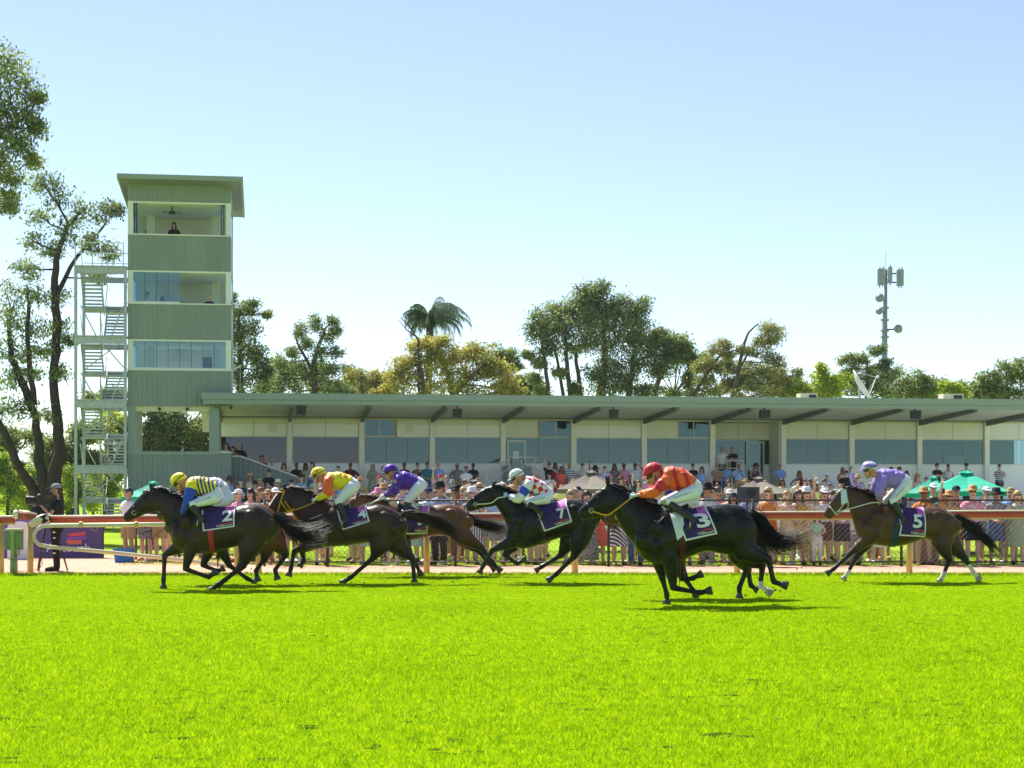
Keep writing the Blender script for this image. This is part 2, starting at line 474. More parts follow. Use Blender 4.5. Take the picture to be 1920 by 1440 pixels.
# wall: solid back room, sill wall, posts, panels, windows
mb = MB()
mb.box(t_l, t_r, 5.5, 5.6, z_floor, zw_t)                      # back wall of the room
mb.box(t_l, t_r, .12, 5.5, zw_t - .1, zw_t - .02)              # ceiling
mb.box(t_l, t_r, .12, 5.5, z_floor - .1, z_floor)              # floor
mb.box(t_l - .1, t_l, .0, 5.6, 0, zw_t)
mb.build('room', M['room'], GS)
edges = [t_l] + posts
for i in range(len(edges) - 1):
    a, b = edges[i], edges[i + 1]
    recess = (i == 7)
    k0 = 1.6 if recess else 0.0
    left = a + (.13 if i else .02); right = b - .13
    low = M['panel']
    mb = MB(); mb.box(left - .12, right + .12, k0 + .02, k0 + .12, 0.0 if not recess else .9, z_win_b - .02); mb.build('sill_wall', low, GS)
    mb = MB(); mb.box(left, right, k0 - .03, k0 + .13, z_win_b - .02, z_win_b + .035); mb.build('sill', M['white'], GS)
    z_shade = gz(797.5) if i < 6 else None  # beige strip from here up paints the wall's shaded band as panel colour
    xs_ = np.linspace(left, right, 3)
    top = zw_t - .03
    cler = None
    if i == 2: cler = (left, left + .46 * (right - left))
    if i == 4: cler = (left + .52 * (right - left), right)
    if i == 6: cler = (left + .50 * (right - left), right)
    for j in range(2):
        if cler and abs((xs_[j] + xs_[j + 1]) / 2 - (cler[0] + cler[1]) / 2) < .3: continue
        mb = MB()
        if z_shade and i not in (4,):
            mb.box(xs_[j] + .012, xs_[j + 1] - .012, k0, k0 + .05, z_win_t + .04, z_shade - .004); mb.box(xs_[j] + .012, xs_[j + 1] - .012, k0 + .006, k0 + .05, z_shade, top, 1)
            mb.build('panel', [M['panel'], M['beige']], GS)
        else:
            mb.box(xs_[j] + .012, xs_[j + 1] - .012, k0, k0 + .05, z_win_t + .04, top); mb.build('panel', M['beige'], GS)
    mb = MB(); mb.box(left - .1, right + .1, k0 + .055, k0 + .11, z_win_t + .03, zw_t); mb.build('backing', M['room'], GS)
    if cler:
        for j in range(2):
            xa = cler[0] + (cler[1] - cler[0]) * j / 2 + .03; xb = cler[0] + (cler[1] - cler[0]) * (j + 1) / 2 - .03
            fr = MB()
            for (x0, x1, z0, z1) in ((xa - .03, xb + .03, z_win_t + .04, z_win_t + .08), (xa - .03, xb + .03, top - .04, top), (xa - .03, xa, z_win_t + .08, top - .04), (xb, xb + .03, z_win_t + .08, top - .04)):
                fr.box(x0, x1, k0 - .01, k0 + .05, z0, z1)
            fo = fr.build('clerestory_window', M['frame'], GS)
            g = MB(); g.box(xa, xb, k0 + .02, k0 + .03, z_win_t + .08, top - .04); g.build('pane', M['glass'], fo)
    if i in (0, 2, 6) and True:
        c = right - .62 if i != 2 else left + .70 * (right - left)
        if i == 6: c = left + .38 * (right - left)
        mb = MB(); mb.box(c - .2, c + .2, k0 - .04, k0 - .004, gz(813), gz(799)); mb.build('wall_vent', M['beige'], GS)
    # window strip
    gl = M['glass_blue'] if i in (0, 1) else M['glass']
    fr = MB()
    fr.box(left, right, k0 - .02, k0 + .06, z_win_t, z_win_t + .04)
    fr.box(left, left + .035, k0 - .02, k0 + .06, z_win_b + .035, z_win_t)
    fr.box(right - .035, right, k0 - .02, k0 + .06, z_win_b + .035, z_win_t)
    wf = fr.build('window', M['frame'], GS)
    npane = 1 if i in (0, 1) else (2 if i % 2 else 3)
    if i == 4 or recess: npane = 2
    for j in range(npane):
        xa = left + .035 + (right - left - .07) * j / npane; xb = left + .035 + (right - left - .07) * (j + 1) / npane
        g = MB(); g.box(xa + .006, xb - .006, k0 + .015, k0 + .025, z_win_b + .035, z_win_t); g.build('pane', gl, wf)
    if recess:
        for (tt) in (a, b):
            mb = MB(); mb.box(tt + (.13 if tt == a else -.19), tt + (.19 if tt == a else -.13), .02, 1.62, .9, zw_t); mb.build('return_wall', M['beige'], GS)
for i, t in enumerate(posts):
    mb = MB(); mb.box(t - .12, t + .12, -.14, .13, 0, zw_t - .02)
    mb.build('post', M['post'], GS)
mb = MB(); mb.box(t_l, t_r, -.05, -.003, zw_t - .11, zw_t - .025); mb.build('head_strip', M['cream'], GS)
# doors
def door(t0, t1, k, ztop, zbot):
    mb = MB(); w = .07
    mb.box(t0, t0 + w, k - .05, k + .01, zbot, ztop); mb.box(t1 - w, t1, k - .05, k + .01, zbot, ztop); mb.box(t0 + w, t1 - w, k - .05, k + .01, ztop - w, ztop)
    mb.box(t0 + w, t1 - w, k - .04, k + .0, zbot + .02, zbot + .4)
    d = mb.build('door', M['white'], GS)
    g = MB(); g.box(t0 + w, t1 - w, k - .03, k - .015, zbot + .4, ztop - w); g.build('pane', M['glass'], d)
    h = MB(); h.box(t1 - w - .06, t1 - w - .02, k - .10, k - .03, zbot + 1.0, zbot + 1.15); h.build('handle', M['darkmetal'], d)
    return d
door(bt(951, -.1), bt(986, -.1), -.06, gz(826), z_floor)
n_ = MB(); n_.box(bt(961, -.1), bt(973, -.1), -.13, -.12, gz(861), gz(846)); n_.build('notice', M['white'], GS)
door(bt(1399, 1.5), bt(1433, 1.5), 1.54, bz(1416, 828, 1.5), z_floor)
n_ = MB(); n_.box(bt(1449, .9), bt(1463, .9), .9, .91, bz(1456, 876, .9), bz(1456, 862, .9)); n_.build('notice', M['white'], GS)
# numbered sign above the door
n_ = MB(); n_.box(bt(960, -.05), bt(974, -.05), -.07, -.035, gz(820), gz(812)); sg = n_.build('door_sign', M['beige'], GS)
# tables, blinds and light panels inside the room
for px in (710, 745, 870, 905, 1120, 1160, 1250, 1290, 1500, 1550, 1630, 1680, 1760, 1800, 1880):
    t = bt(px, 2.0)
    mb = MB(); mb.tube([(t, 2.0, z_floor + .72), (t, 2.0, z_floor + .76)], .55, 12); mb.tube([(t, 2.0, z_floor), (t, 2.0, z_floor + .72)], .05, 6)
    o = mb.build('table', M['white'], None); o.parent = None; o.matrix_world = Matrix.Translation(BO) @ Matrix.Rotation(BA, 4, 'Z')
    tag(o, 'white round table inside the window of %s' % {710: 'the third bay, left', 745: 'the third bay, right', 870: 'the fourth bay, left', 905: 'the fourth bay, right', 1120: 'the sixth bay, left', 1160: 'the sixth bay, right', 1250: 'the seventh bay, left', 1290: 'the seventh bay, right', 1500: 'the bay right of the recess', 1550: 'the bay right of the recess, right end', 1630: 'the bay behind the lilac jockey', 1680: 'the bay behind the lilac jockey, right end', 1760: 'the bay above the green umbrellas', 1800: 'the bay above the green umbrellas, right end', 1880: 'the rightmost bay'}[px], 'table', 'tables inside the stand')
for px in (595, 740, 870, 1000, 1140, 1270, 1530, 1660, 1790):
    t = bt(px, 5.4)
    mb = MB(); mb.box(t - .5, t + .5, 5.42, 5.49, z_floor + .9, z_floor + 2.3); mb.build('back_window', M['white'], GS)

# roof top plant
def roofbox(px0, px1, py0, py1, k, nm, lb, cat, grp=None):
    r = empty(nm, bw(bt((px0 + px1) / 2, k), k, bz((px0 + px1) / 2, py1, k)), BA)
    w = bt(px1, k) - bt(px0, k); h = (py1 - py0) / F * bY(bt(px0, k), k)
    mb = MB(); mb.box(-w / 2, w / 2, -.3, .3, -.3, h); mb.build('case', M['cream'], r)
    mb = MB(); mb.box(w * .0, w * .42, -.33, -.303, h * .2, h * .8); mb.build('grille', M['darkmetal'], r)
    tag(r, lb, cat, grp)
roofbox(1497, 1529, 738, 752, -4, 'air_conditioner', 'cream air conditioner box on stand roof, left of the satellite dish', 'air conditioner')
roofbox(1764, 1802, 739, 752, -4, 'air_conditioner', 'cream air conditioner box on stand roof, far right', 'air conditioner')
# loudspeakers under the roof edge
for px, py, lb in ((565, 770, 'leftmost dark blue loudspeaker hanging under the stand roof'), (858, 775, 'dark loudspeaker under the roof above the purple jockey'), (1150, 776, 'dark loudspeaker under the roof above the taupe umbrella'),
                   (1433, 777, 'dark loudspeaker under the roof in front of the recessed doorway'), (1716, 778, 'rightmost dark loudspeaker under the roof, angled to the right')):
    k = -6.2
    t = bt(px, k); z = bz(px, py, k)
    r = empty('loudspeaker', bw(t, k, z - .2), BA + R(random.uniform(-12, 12)))
    mb = MB(); mb.quadbox([(-.2, -.16, -.01), (.2, -.16, -.01), (.16, .18, .03), (-.16, .18, .03), (-.22, -.2, .4), (.22, -.2, .4), (.17, .18, .38), (-.17, .18, .38)]); mb.build('cabinet', M['speaker'], r)
    mb = MB(); mb.quadbox([(-.17, -.185, .04), (.17, -.185, .04), (.17, -.17, .04), (-.17, -.17, .04), (-.185, -.215, .36), (.185, -.215, .36), (.185, -.2, .36), (-.185, -.2, .36)]); mb.build('grille', M['black'], r)
    mb = MB(); mb.beam((0, 0, .36), (0, 0, zf_b + .05 - z + .2), .06, .06); mb.build('bracket', M['black'], r)
    tag(r, lb, 'loudspeaker', 'loudspeakers along the stand roof')
# terrace steps
mb = MB()
prof = [(-13, 0)]
for s_ in range(6):
    prof += [(-12.5 + s_ * 1.5, s_ * .187), (-12.5 + s_ * 1.5, (s_ + 1) * .187)]
prof += [(.05, 1.122), (.05, -.1), (-13, -.1)]
poly = prof
n = len(poly); tl, tr = bt(405, -6), bt(2050, 0)
mb.add([(tl, k, z) for k, z in poly] + [(tr, k, z) for k, z in poly], [(i, (i + 1) % n, n + (i + 1) % n, n + i) for i in range(n)])
o = mb.build('terrace', M['concrete']); o.matrix_world = Matrix.Translation(BO) @ Matrix.Rotation(BA, 4, 'Z'); tag(o, kind='structure')
# green ribbed balustrade of the stair at the stand's left end
def ribbed(mb, pts_top, pts_bot, pitch=.2, depth=.03, mi=0):
    """upright ribbed sheet between two edges given in (t,k,z); ribs stand proud towards the viewer"""
    p0, p1 = Vector(pts_bot[0]), Vector(pts_bot[1]); q0, q1 = Vector(pts_top[0]), Vector(pts_top[1])
    L_ = (p1 - p0).length; n = max(2, int(L_ / pitch))
    nrm = Vector((0, -1, 0)) if abs((p1 - p0).x) > abs((p1 - p0).y) else Vector((1, 0, 0))
    vs_, fs_ = [], []
    for i in range(n):
        for fr, dp in ((0, 0), (.62, 0), (.70, 1), (.92, 1)):
            f = (i + fr) / n
            b_ = p0.lerp(p1, f) + nrm * depth * dp; t_ = q0.lerp(q1, f) + nrm * depth * dp
            vs_ += [b_, t_]
    vs_ += [p1, q1]
    for i in range(len(vs_) // 2 - 1):
        fs_.append((2 * i, 2 * i + 2, 2 * i + 3, 2 * i + 1))
    mb.add(vs_, fs_, mi)
BR = empty('balustrade', BO, BA); tag(BR, 'green ribbed stair balustrade with sloping white handrail at the stand\'s left end', 'balustrade')
kb = -3.0
t0, t1, t2 = bt(413, kb), bt(451, kb), bt(561, kb)
z0, z2 = bz(430, 857, kb), bz(540, 897, kb)
mb = MB()
ribbed(mb, [(t0, kb, z0), (t1, kb, z0)], [(t0, kb, .3), (t1, kb, .3)], .2)
ribbed(mb, [(t1, kb, z0), (t2, kb, z2)], [(t1, kb, .3), (t2, kb, .3)], .2)
mb.build('cladding', M['green'], BR)
mb = MB(); mb.beam((t0, kb - .02, z0 + .04), (t1, kb - .02, z0 + .04), .09, .07); mb.beam((t1, kb - .02, z0 + .04), (t2, kb - .02, z2 + .04), .09, .07); mb.build('handrail', M['white'], BR)
# pipe handrails at the entry stair in the middle
HR = empty('stair_handrail', BO, BA); tag(HR, 'white pipe handrails at the stair up to the stand door', 'handrail')
kh = -1.8
pts = [(bt(905, -4), -4, bz(905, 890, -4)), (bt(958, kh), kh, bz(958, 858, kh)), (bt(1000, kh), kh, bz(1000, 857, kh)), (bt(1054, -4), -4, bz(1054, 891, -4))]
mb = MB(); mb.tube(pts, .035, 6); mb.build('rail', M['white'], HR)
mb = MB(); mb.tube([(a, b, c - .45) for a, b, c in pts], .022, 6); mb.build('rail', M['white'], HR)
for i, f in ((0, .15), (0, .95), (1, .5), (2, .05), (2, .5), (2, .9)):
    p = Vector(pts[i]).lerp(Vector(pts[i + 1]), f)
    mb = MB(); mb.tube([p, (p.x, p.y, .4)], .022, 6); mb.build('baluster', M['white'], HR)
mb = MB(); mb.box(bt(952, kh), bt(998, kh), kh + .1, -.2, .9, bz(975, 873, kh)); mb.build('landing', M['green_trim'], HR)
# balcony rail in front of the recessed door
HR2 = empty('balcony_rail', BO, BA); tag(HR2, 'thin white balcony rail in front of the recessed doorway', 'handrail')
pts = [(bt(1342, -.6), -.6, bz(1342, 864, -.6)), (bt(1395, -.6), -.6, bz(1395, 864, -.6))]
for dz in (0, -.35):
    mb = MB(); mb.tube([(a, b, c + dz) for a, b, c in pts], .022, 6); mb.build('rail', M['white'], HR2)
for f in (.02, .5, .98):
    p = Vector(pts[0]).lerp(Vector(pts[1]), f); mb = MB(); mb.tube([p, (p.x, p.y, 1.12)], .02, 6); mb.build('baluster', M['white'], HR2)

# ================================================================== judges' tower
KT, KTB = -6.0, -1.8
TW = empty('judges_tower', BO, BA)
tag(TW, 'tall green clad judges tower with three glazed storeys and flared roof', 'tower')
tx0, tx1 = bt(239.5, KT), bt(433.5, KT)
def tz(py): return bz(336, py, KT)
M['tower_in'] = mat('tower_interior', (0.86, 0.79, 0.67), 0.8, 0.05, 1)
M['ceil'] = mat('tower_ceiling', (0.82, 0.82, 0.80), 0.8, 0.04, 1)
def band(ya, yb, full=True):
    za, zb = tz(yb), tz(ya)
    mb = MB()
    ribbed(mb, [(tx0, KT, zb), (tx1, KT, zb)], [(tx0, KT, za), (tx1, KT, za)], .20, .028)
    pl = mb.build('cladding_panel', M['green'], TW)
    mb = MB()
    mb.box(tx0, tx1, KT + .03, KT + .1, za, zb)
    mb.box(tx0, tx0 + .08, KT + .1, KTB, za, zb); mb.box(tx1 - .08, tx1, KT + .1, KTB, za, zb)
    mb.build('wall', M['green'], TW)
    mb = MB(); mb.box(tx0 - .02, tx1 + .02, KT - .05, KT + .02, zb, zb + .05); mb.build('flashing', M['white'], TW)
for a, b in ((346, 379), (442, 508), (571, 637), (695, 762), (849, 1010)):
    band(a, b)
mb = MB(); mb.box(tx0, tx1, KTB, KTB + .1, tz(695), tz(346)); mb.build('back_wall', M['tower_in'], TW)
for (ya, yb, glazed) in ((379, 442, 0), (508, 571, 1), (637, 695, 2)):
    za, zb = tz(yb), tz(ya)
    mb = MB(); mb.box(tx0 + .1, tx1 - .1, KT + .12, KTB, zb - .06, zb - .0); mb.build('ceiling', M['ceil'], TW)
    mb = MB(); mb.box(tx0 + .1, tx1 - .1, KT + .12, KTB, za - .9, za - .8); mb.build('floor', M['ceil'], TW)
    mb = MB(); mb.box(tx0 + .02, tx0 + .03, KT + .14, KTB, za, zb); mb.build('side_window', M['glass_clear'], TW)
    mb = MB(); mb.box(tx1 - .03, tx1 - .02, KT + .14, KTB, za, zb); mb.build('side_window', M['glass_clear'], TW)
    for s, x in ((0, tx0), (1, tx1)):
        a, b = (x, x + .22) if s == 0 else (x - .22, x)
        mb = MB(); mb.box(a, b, KT - .02, KT + .14, za, zb); mb.build('corner_post', M['white'], TW)
        a, b = (x + .55, x + .9) if s == 0 else (x - .9, x - .55)
        mb = MB(); mb.box(a, b, KTB - .9, KTB - .55, za - .8, zb - .06); mb.build('pier', M['tower_in'], TW)
    x0, x1 = tx0 + .22, tx1 - .22
    mb = MB(); mb.box(x0, x1, KT, KT + .05, zb - .07, zb - .0); mb.build('head_rail', M['white'], TW)
    if glazed:
        npn, cnt = 8, (4 if glazed == 1 else 8)
        fr = MB(); fr.box(x0, x0 + (x1 - x0) * cnt / npn, KT + .01, KT + .06, za + .05, za + .12); wf = fr.build('window', M['white'], TW)
        for j in range(cnt):
            xa, xb = x0 + (x1 - x0) * j / npn, x0 + (x1 - x0) * (j + 1) / npn
            g = MB(); g.box(xa + .008, xb - .008, KT + .03, KT + .04, za + .12, zb - .07); g.build('pane', M['glass_clear'], wf)
            if j: 
                g = MB(); g.box(xa - .008, xa + .008, KT + .025, KT + .045, za + .12, zb - .07); g.build('mullion', M['darkmetal'], wf)
    else:
        # folded glass stacked at the sides
        for x in (x0 + .02, x1 - .2):
            mb = MB(); mb.box(x, x + .03, KT + .05, KT + .5, za + .05, zb - .07); mb.box(x + .09, x + .12, KT + .05, KT + .5, za + .05, zb - .07); mb.build('folded_pane', M['glass_blue'], TW)
# things on the tower's inside walls
zt = tz(425)
mb = MB(); mb.box(bt(272, KTB), bt(284, KTB), KTB - .05, KTB - .01, zt - 1.2, tz(405) + .0); mb.build('inner_door', M['green'], TW)
za = tz(690); mb = MB(); mb.box(bt(381, KTB), bt(399, KTB), KTB - .05, KTB - .01, za - .8, tz(655)); mb.build('inner_door', M['speaker'], TW)
mb = MB(); mb.box(bt(322, KTB), bt(352, KTB), KTB - .25, KTB - .01, tz(665), tz(655)); mb.build('wall_unit', M['white'], TW)
mb = MB(); mb.box(bt(322, KTB), bt(352, KTB), KTB - .25, KTB - .01, tz(546), tz(536)); mb.build('wall_unit', M['white'], TW)
# ceiling fan of the open top storey
fz = tz(379) - .06
FN = empty('ceiling_fan', bw(bt(323, -5.2), -5.2, fz - .32), BA); tag(FN, 'dark ceiling fan in the open top room of the tower', 'fan')
mb = MB(); mb.tube([(0, 0, .32), (0, 0, .1)], .03, 6); mb.tube([(0, 0, .0), (0, 0, .12)], .13, 10); mb.build('motor', M['darkmetal'], FN)
for q in range(4):
    a = q * math.pi / 2 + .3
    mb = MB(); mb.beam((.1 * math.cos(a), .1 * math.sin(a), .06), (.42 * math.cos(a), .42 * math.sin(a), .06), .11, .015); mb.build('blade', M['darkmetal'], FN)
# lower open storey: corner posts, lintel, timber-look blind
za, zb = tz(849), tz(762)
for (a, b) in ((239.5, 254), (392, 411)):
    mb = MB(); mb.box(bt(a, KT), bt(b, KT), KT + .02, KT + .3, za, zb); mb.build('corner_post', M['green_trim'], TW)
    mb = MB(); mb.box(bt(a, KT), bt(b, KT) - .02, KTB - .3, KTB, za - 1, zb); mb.build('corner_post', M['green_trim'], TW)
mb = MB(); mb.box(bt(254, KT), bt(392, KT), KT + .06, KT + .2, tz(771.5), zb); lt = mb.build('lintel', M['cream'], TW)
for px in (299, 351):
    mb = MB(); x = bt(px, KT); mb.ball((x, KT + .0, tz(767)), .07, 8, 5); mb.build('lamp', M['darkmetal'], TW)
mb = MB(); mb.box(tx0, bt(411, KT), KT - .06, KT + .02, tz(853), tz(847)); mb.build('sill', M['green_trim'], TW)
mb = MB(); mb.box(tx0, tx1, KT + .1, KTB, tz(762), tz(758)); mb.build('slab', M['cream'], TW)
for j in range(11):
    f0 = j / 11
    z_ = tz(773) - (tz(773) - tz(809)) * f0
    mb = MB(); mb.beam((bt(378 - 1.5 * f0, KT), KT + .5 + f0 * 1.2, z_), (bt(391, KT), KT + .5 + f0 * 1.2, z_), .10, .09); mb.build('awning_slat', M['beige'], TW)
# roof: flared overhanging slab, higher in front
kr0, kr1 = KT - 1.0, KTB + 1.4
rx0, rx1 = bt(219, kr0), bt(455.5, kr0)
zr0 = bz(336, 329, kr0); zr1 = zr0 - .45
M['roofsoff'] = mat('grey_soffit', (0.20, 0.21, 0.23), 0.7, 0.05, 1)
mb = MB()
mb.quadbox([(rx0 + .1, kr0 + .05, zr0 - .16), (rx1 - .1, kr0 + .05, zr0 - .16), (rx1 - .1, kr1, zr1 - .16), (rx0 + .1, kr1, zr1 - .16),
            (rx0 + .1, kr0 + .05, zr0 - .06), (rx1 - .1, kr0 + .05, zr0 - .06), (rx1 - .1, kr1, zr1 - .06), (rx0 + .1, kr1, zr1 - .06)])
ro = mb.build('roof', M['roofsoff'], TW)
mb = MB(); mb.box(rx0, rx1, kr0 - .02, kr0 + .06, zr0 - .17, zr0 + .02); mb.build('fascia', M['green_trim'], ro)
for x in (rx0, rx1 - .1):
    mb = MB(); mb.quadbox([(x, kr0 + .06, zr0 - .18), (x + .1, kr0 + .06, zr0 - .18), (x + .1, kr1, zr1 - .18), (x, kr1, zr1 - .18), (x, kr0 + .06, zr0 + .0), (x + .1, kr0 + .06, zr0 + .0), (x + .1, kr1, zr1 + .0), (x, kr1, zr1 + .0)]); mb.build('barge_board', M['green_trim'], ro)
mb = MB(); mb.quadbox([(rx0 + .1, kr0 + .06, zr0 - .055), (rx1 - .1, kr0 + .06, zr0 - .055), (rx1 - .1, kr1, zr1 - .055), (rx0 + .1, kr1, zr1 - .055), (rx0 + .1, kr0 + .06, zr0 - .01), (rx1 - .1, kr0 + .06, zr0 - .01), (rx1 - .1, kr1, zr1 - .01), (rx0 + .1, kr1, zr1 - .01)]); mb.build('roof_sheet', M['green_trim'], ro)
# floodlight arm on the right side
FL = empty('floodlight', bw(bt(437, KT + 1), KT + 1, bz(440, 690, KT + 1)), BA); tag(FL, 'small white floodlight on an arm at the tower\'s right side', 'floodlight')
mb = MB(); mb.quadbox([(0, -.1, -.1), (.34, -.1, .06), (.34, .1, .06), (0, .1, -.1), (0, -.1, -.03), (.34, -.1, .15), (.34, .1, .15), (0, .1, -.03)]); mb.build('head', M['white'], FL)
mb = MB(); mb.beam((.3, 0, .1), (.3, 0, -1.2), .03, .03); mb.beam((-.1, 0, .75), (.35, 0, .95), .03, .03); mb.build('arm', M['galv'], FL)

# ================================================================== steel stair tower
ST = empty('stair_tower', BO, BA); tag(ST, 'galvanised steel switchback stair tower on the judges tower\'s left side', 'stairs')
KS0, KS1 = KT - .2, KT + 2.9
sx0, sx1 = bt(139, KS0), bt(237.5, KS0)
def szz(py): return bz(190, py, KS0)
levels = [szz(498), szz(629), szz(749), szz(872), -.1]
ztop = levels[0]
for x in (sx0, sx1 - .12):
    for k in (KS0, KS1):
        mb = MB(); mb.box(x, x + .12, k, k + .12, 0, ztop + (.0 if k > KS0 else .0)); mb.build('column', M['galv'], ST)
for li, z in enumerate(levels[:-1]):
    mb = MB(); mb.box(sx0 + .12, sx1 - .12, KS0 + .0, KS0 + .1, z - .34, z - .06); mb.build('edge_beam', M['galv'], ST)
    mb = MB(); mb.box(sx0 + .12, sx1 - .12, KS1, KS1 + .1, z - .34, z - .1); mb.build('edge_beam', M['galv'], ST)
    mb = MB(); mb.box(sx0 + .0, sx1 - .0, KS0 - .05, KS0 + .85, z - .055, z); mb.build('platform', M['galv'], ST)
    for hh in (.5, .95):
        mb = MB(); mb.tube([(sx0 + .05, KS0 - .03, z + hh), (sx1 - .1, KS0 - .03, z + hh)], .022, 6); 
        if li == 0: mb.build('handrail', M['white'], ST)
    if li == 0:
        for f in (0, .35, .66, .98):
            x = sx0 + .05 + f * (sx1 - sx0 - .15); mb = MB(); mb.tube([(x, KS0 - .03, z), (x, KS0 - .03, z + .95)], .02, 6); mb.build('baluster', M['galv'], ST)
        for hh in (.5, .95):
            mb = MB(); mb.tube([(sx0 + .05, KS1, z + hh), (sx1 - .1, KS1, z + hh)], .02, 6); mb.build('handrail', M['white'], ST)
    if li == len(levels) - 1: break
    zl = levels[li + 1]; zm = (z + zl) / 2 - .0
    xm = (sx0 + sx1) / 2
    # landing at the back
    mb = MB(); mb.box(sx0 + .12, sx1 - .12, KS1 - .85, KS1, zm - .2, zm); mb.build('landing', M['galv'], ST)
    nst = 10
    for s in range(nst):                       # left flight: rises from the back landing to the platform in front
        f = (s + .7) / nst
        k = (KS1 - .85) + f * ((KS0 + .85) - (KS1 - .85)); zz = zm + f * (z - zm)
        mb = MB(); mb.box(sx0 + .2, xm - .1, k - .13, k + .13, zz - .06, zz); mb.build('tread', M['galv'], ST)
        k = (KS0 + .85) + f * ((KS1 - .85) - (KS0 + .85)); zz = zl + f * (zm - zl)
        mb = MB(); mb.box(xm + .1, sx1 - .2, k - .13, k + .13, zz - .06, zz); mb.build('tread', M['galv'], ST)
    for x in (sx0 + .17, xm - .08):
        mb = MB(); mb.beam((x, KS1 - .85, zm - .05), (x, KS0 + .85, z - .05), .04, .24); mb.build('stringer', M['galv'], ST)
        mb = MB(); mb.tube([(x, KS1 - .85, zm + .9), (x, KS0 + .85, z + .9)], .02, 6); mb.build('handrail', M['white'], ST)
    for x in (xm + .08, sx1 - .17):
        mb = MB(); mb.beam((x, KS0 + .85, zl - .05), (x, KS1 - .85, zm - .05), .04, .24); mb.build('stringer', M['galv'], ST)
        mb = MB(); mb.tube([(x, KS0 + .85, zl + .9), (x, KS1 - .85, zm + .9)], .02, 6); mb.build('handrail', M['white'], ST)
    for hh in (.45, .9):
        mb = MB(); mb.tube([(xm, KS0 - .02, zl + hh), (sx1 - .1, KS0 - .02, zl + hh)], .018, 6); mb.build('handrail', M['white'], ST)
    mb = MB(); mb.tube([(xm, KS0 - .02, zl), (xm, KS0 - .02, zl + .95)], .022, 6); mb.build('baluster', M['galv'], ST)
    if li in (1, 2, 3):
        mb = MB(); mb.beam((xm, KS1 + .05, z - .3), (sx1 - .1, KS1 + .05, zm - .1), .05, .05); mb.build('brace', M['galv'], ST); mb = MB(); mb.beam((sx1 - .3, KS0 + .12, z - .3), (sx0 + .4, KS0 + .12, zm - .1), .04, .04); mb.build('brace', M['galv'], ST)
    mb = MB(); mb.beam((sx0 + .25, KS0 + .1, zm - .2), (xm - .2, KS0 + .1, zl + .02), .05, .05); mb.build('brace', M['galv'], ST); mb = MB(); mb.beam((sx1 - .15, KS0 + .1, zm - .2), (xm + .45, KS0 + .1, zl + .02), .05, .05); mb.build('brace', M['galv'], ST)
# ================================================================== running rail, posts, fence
RY = 34.2
def rz(px):                                     # rail top height: the rail climbs a little to the right
    return CH - ((966 + (956 - 966) * (px - 100) / 1800) - HY) / F * RY
def rx(px, Y=RY): return (px - 960) / F * Y
M['railred'] = mat('red_brown_rail', H('#a8412d'), 0.42, 0.14, 2.5, spec=0.5, stretch=(.3, 1, 1))
M['railtop'] = mat('cream_rail_edge', (0.72, 0.66, 0.50), 0.4, 0.08, 4)
M['postyel'] = mat('ochre_post_paint', H('#bda864'), 0.5, 0.15, 5, stretch=(1, 1, .4))
M['rust'] = mat('flaking_red_paint', H('#9c5340'), 0.8, 0.5, 14, bump=0.4)
def railseg(p0, p1, name, label):
    r = empty(name, (rx(p0), RY, 0)); n = 24
    face, top, bot = MB(), MB(), MB()
    rings_f, rings_t, rings_b = [], [], []
    for i in range(n + 1):
        px = p0 + (p1 - p0) * i / n; x = rx(px) - rx(p0); z = rz(px)
        rings_f.append([(x, -.035, z - .15), (x, -.05, z - .09), (x, -.045, z - .03), (x, .03, z - .03), (x, .035, z - .15)])
        rings_t.append([(x, -.045, z - .029), (x, -.03, z - .005), (x, 0, z), (x, .03, z - .008), (x, .035, z - .029)])
        rings_b.append([(x, -.035, z - .151), (x, -.03, z - .185), (x, .03, z - .185), (x, .035, z - .151)])
    face.rings(rings_f); top.rings(rings_t); bot.rings(rings_b)
    face.build('rail_face', M['railred'], r, True); top.build('rail_cap', M['railtop'], r, True); bot.build('rail_lit_edge', M['postyel'], r, True)  # ochre lower edge puts the yellow light on the rail's bottom into colour
    tag(r, label, 'rail')
    return r
railseg(92, 1990, 'running_rail', 'long red brown running rail with cream cap beyond the horses')
railseg(-60, 28, 'running_rail', 'short end of red brown rail at the far left with a cream joint')
for px, lb in ((2, 'ochre rail post at the extreme left beside the banner'), (57, 'cream ochre rail post beside the green box, left'), (445, 'ochre rail post between the legs of the two leading horses'), (485, 'second ochre rail post behind the leading horses'),
               (800, 'ochre rail post under the brown horse of the purple jockey'), (1078, 'ochre rail post between horses seven and three'), (1382, 'ochre rail post behind the hind legs of horse three'), (1705, 'ochre rail post behind the belly of horse five')):
    r = empty('rail_post', (rx(px), RY, 0))
    w = .065
    mb = MB(); mb.tube([(0, .0, -.02), (0, 0, rz(px) - .18)], [w, w * .92], 10); mb.build('shaft', M['postyel'], r, True)
    mb = MB(); mb.box(-.05, .05, -.06, .06, rz(px) - .2, rz(px) - .153); mb.build('bracket', M['postyel'], r)
    tag(r, lb, 'post', 'posts of the running rail')
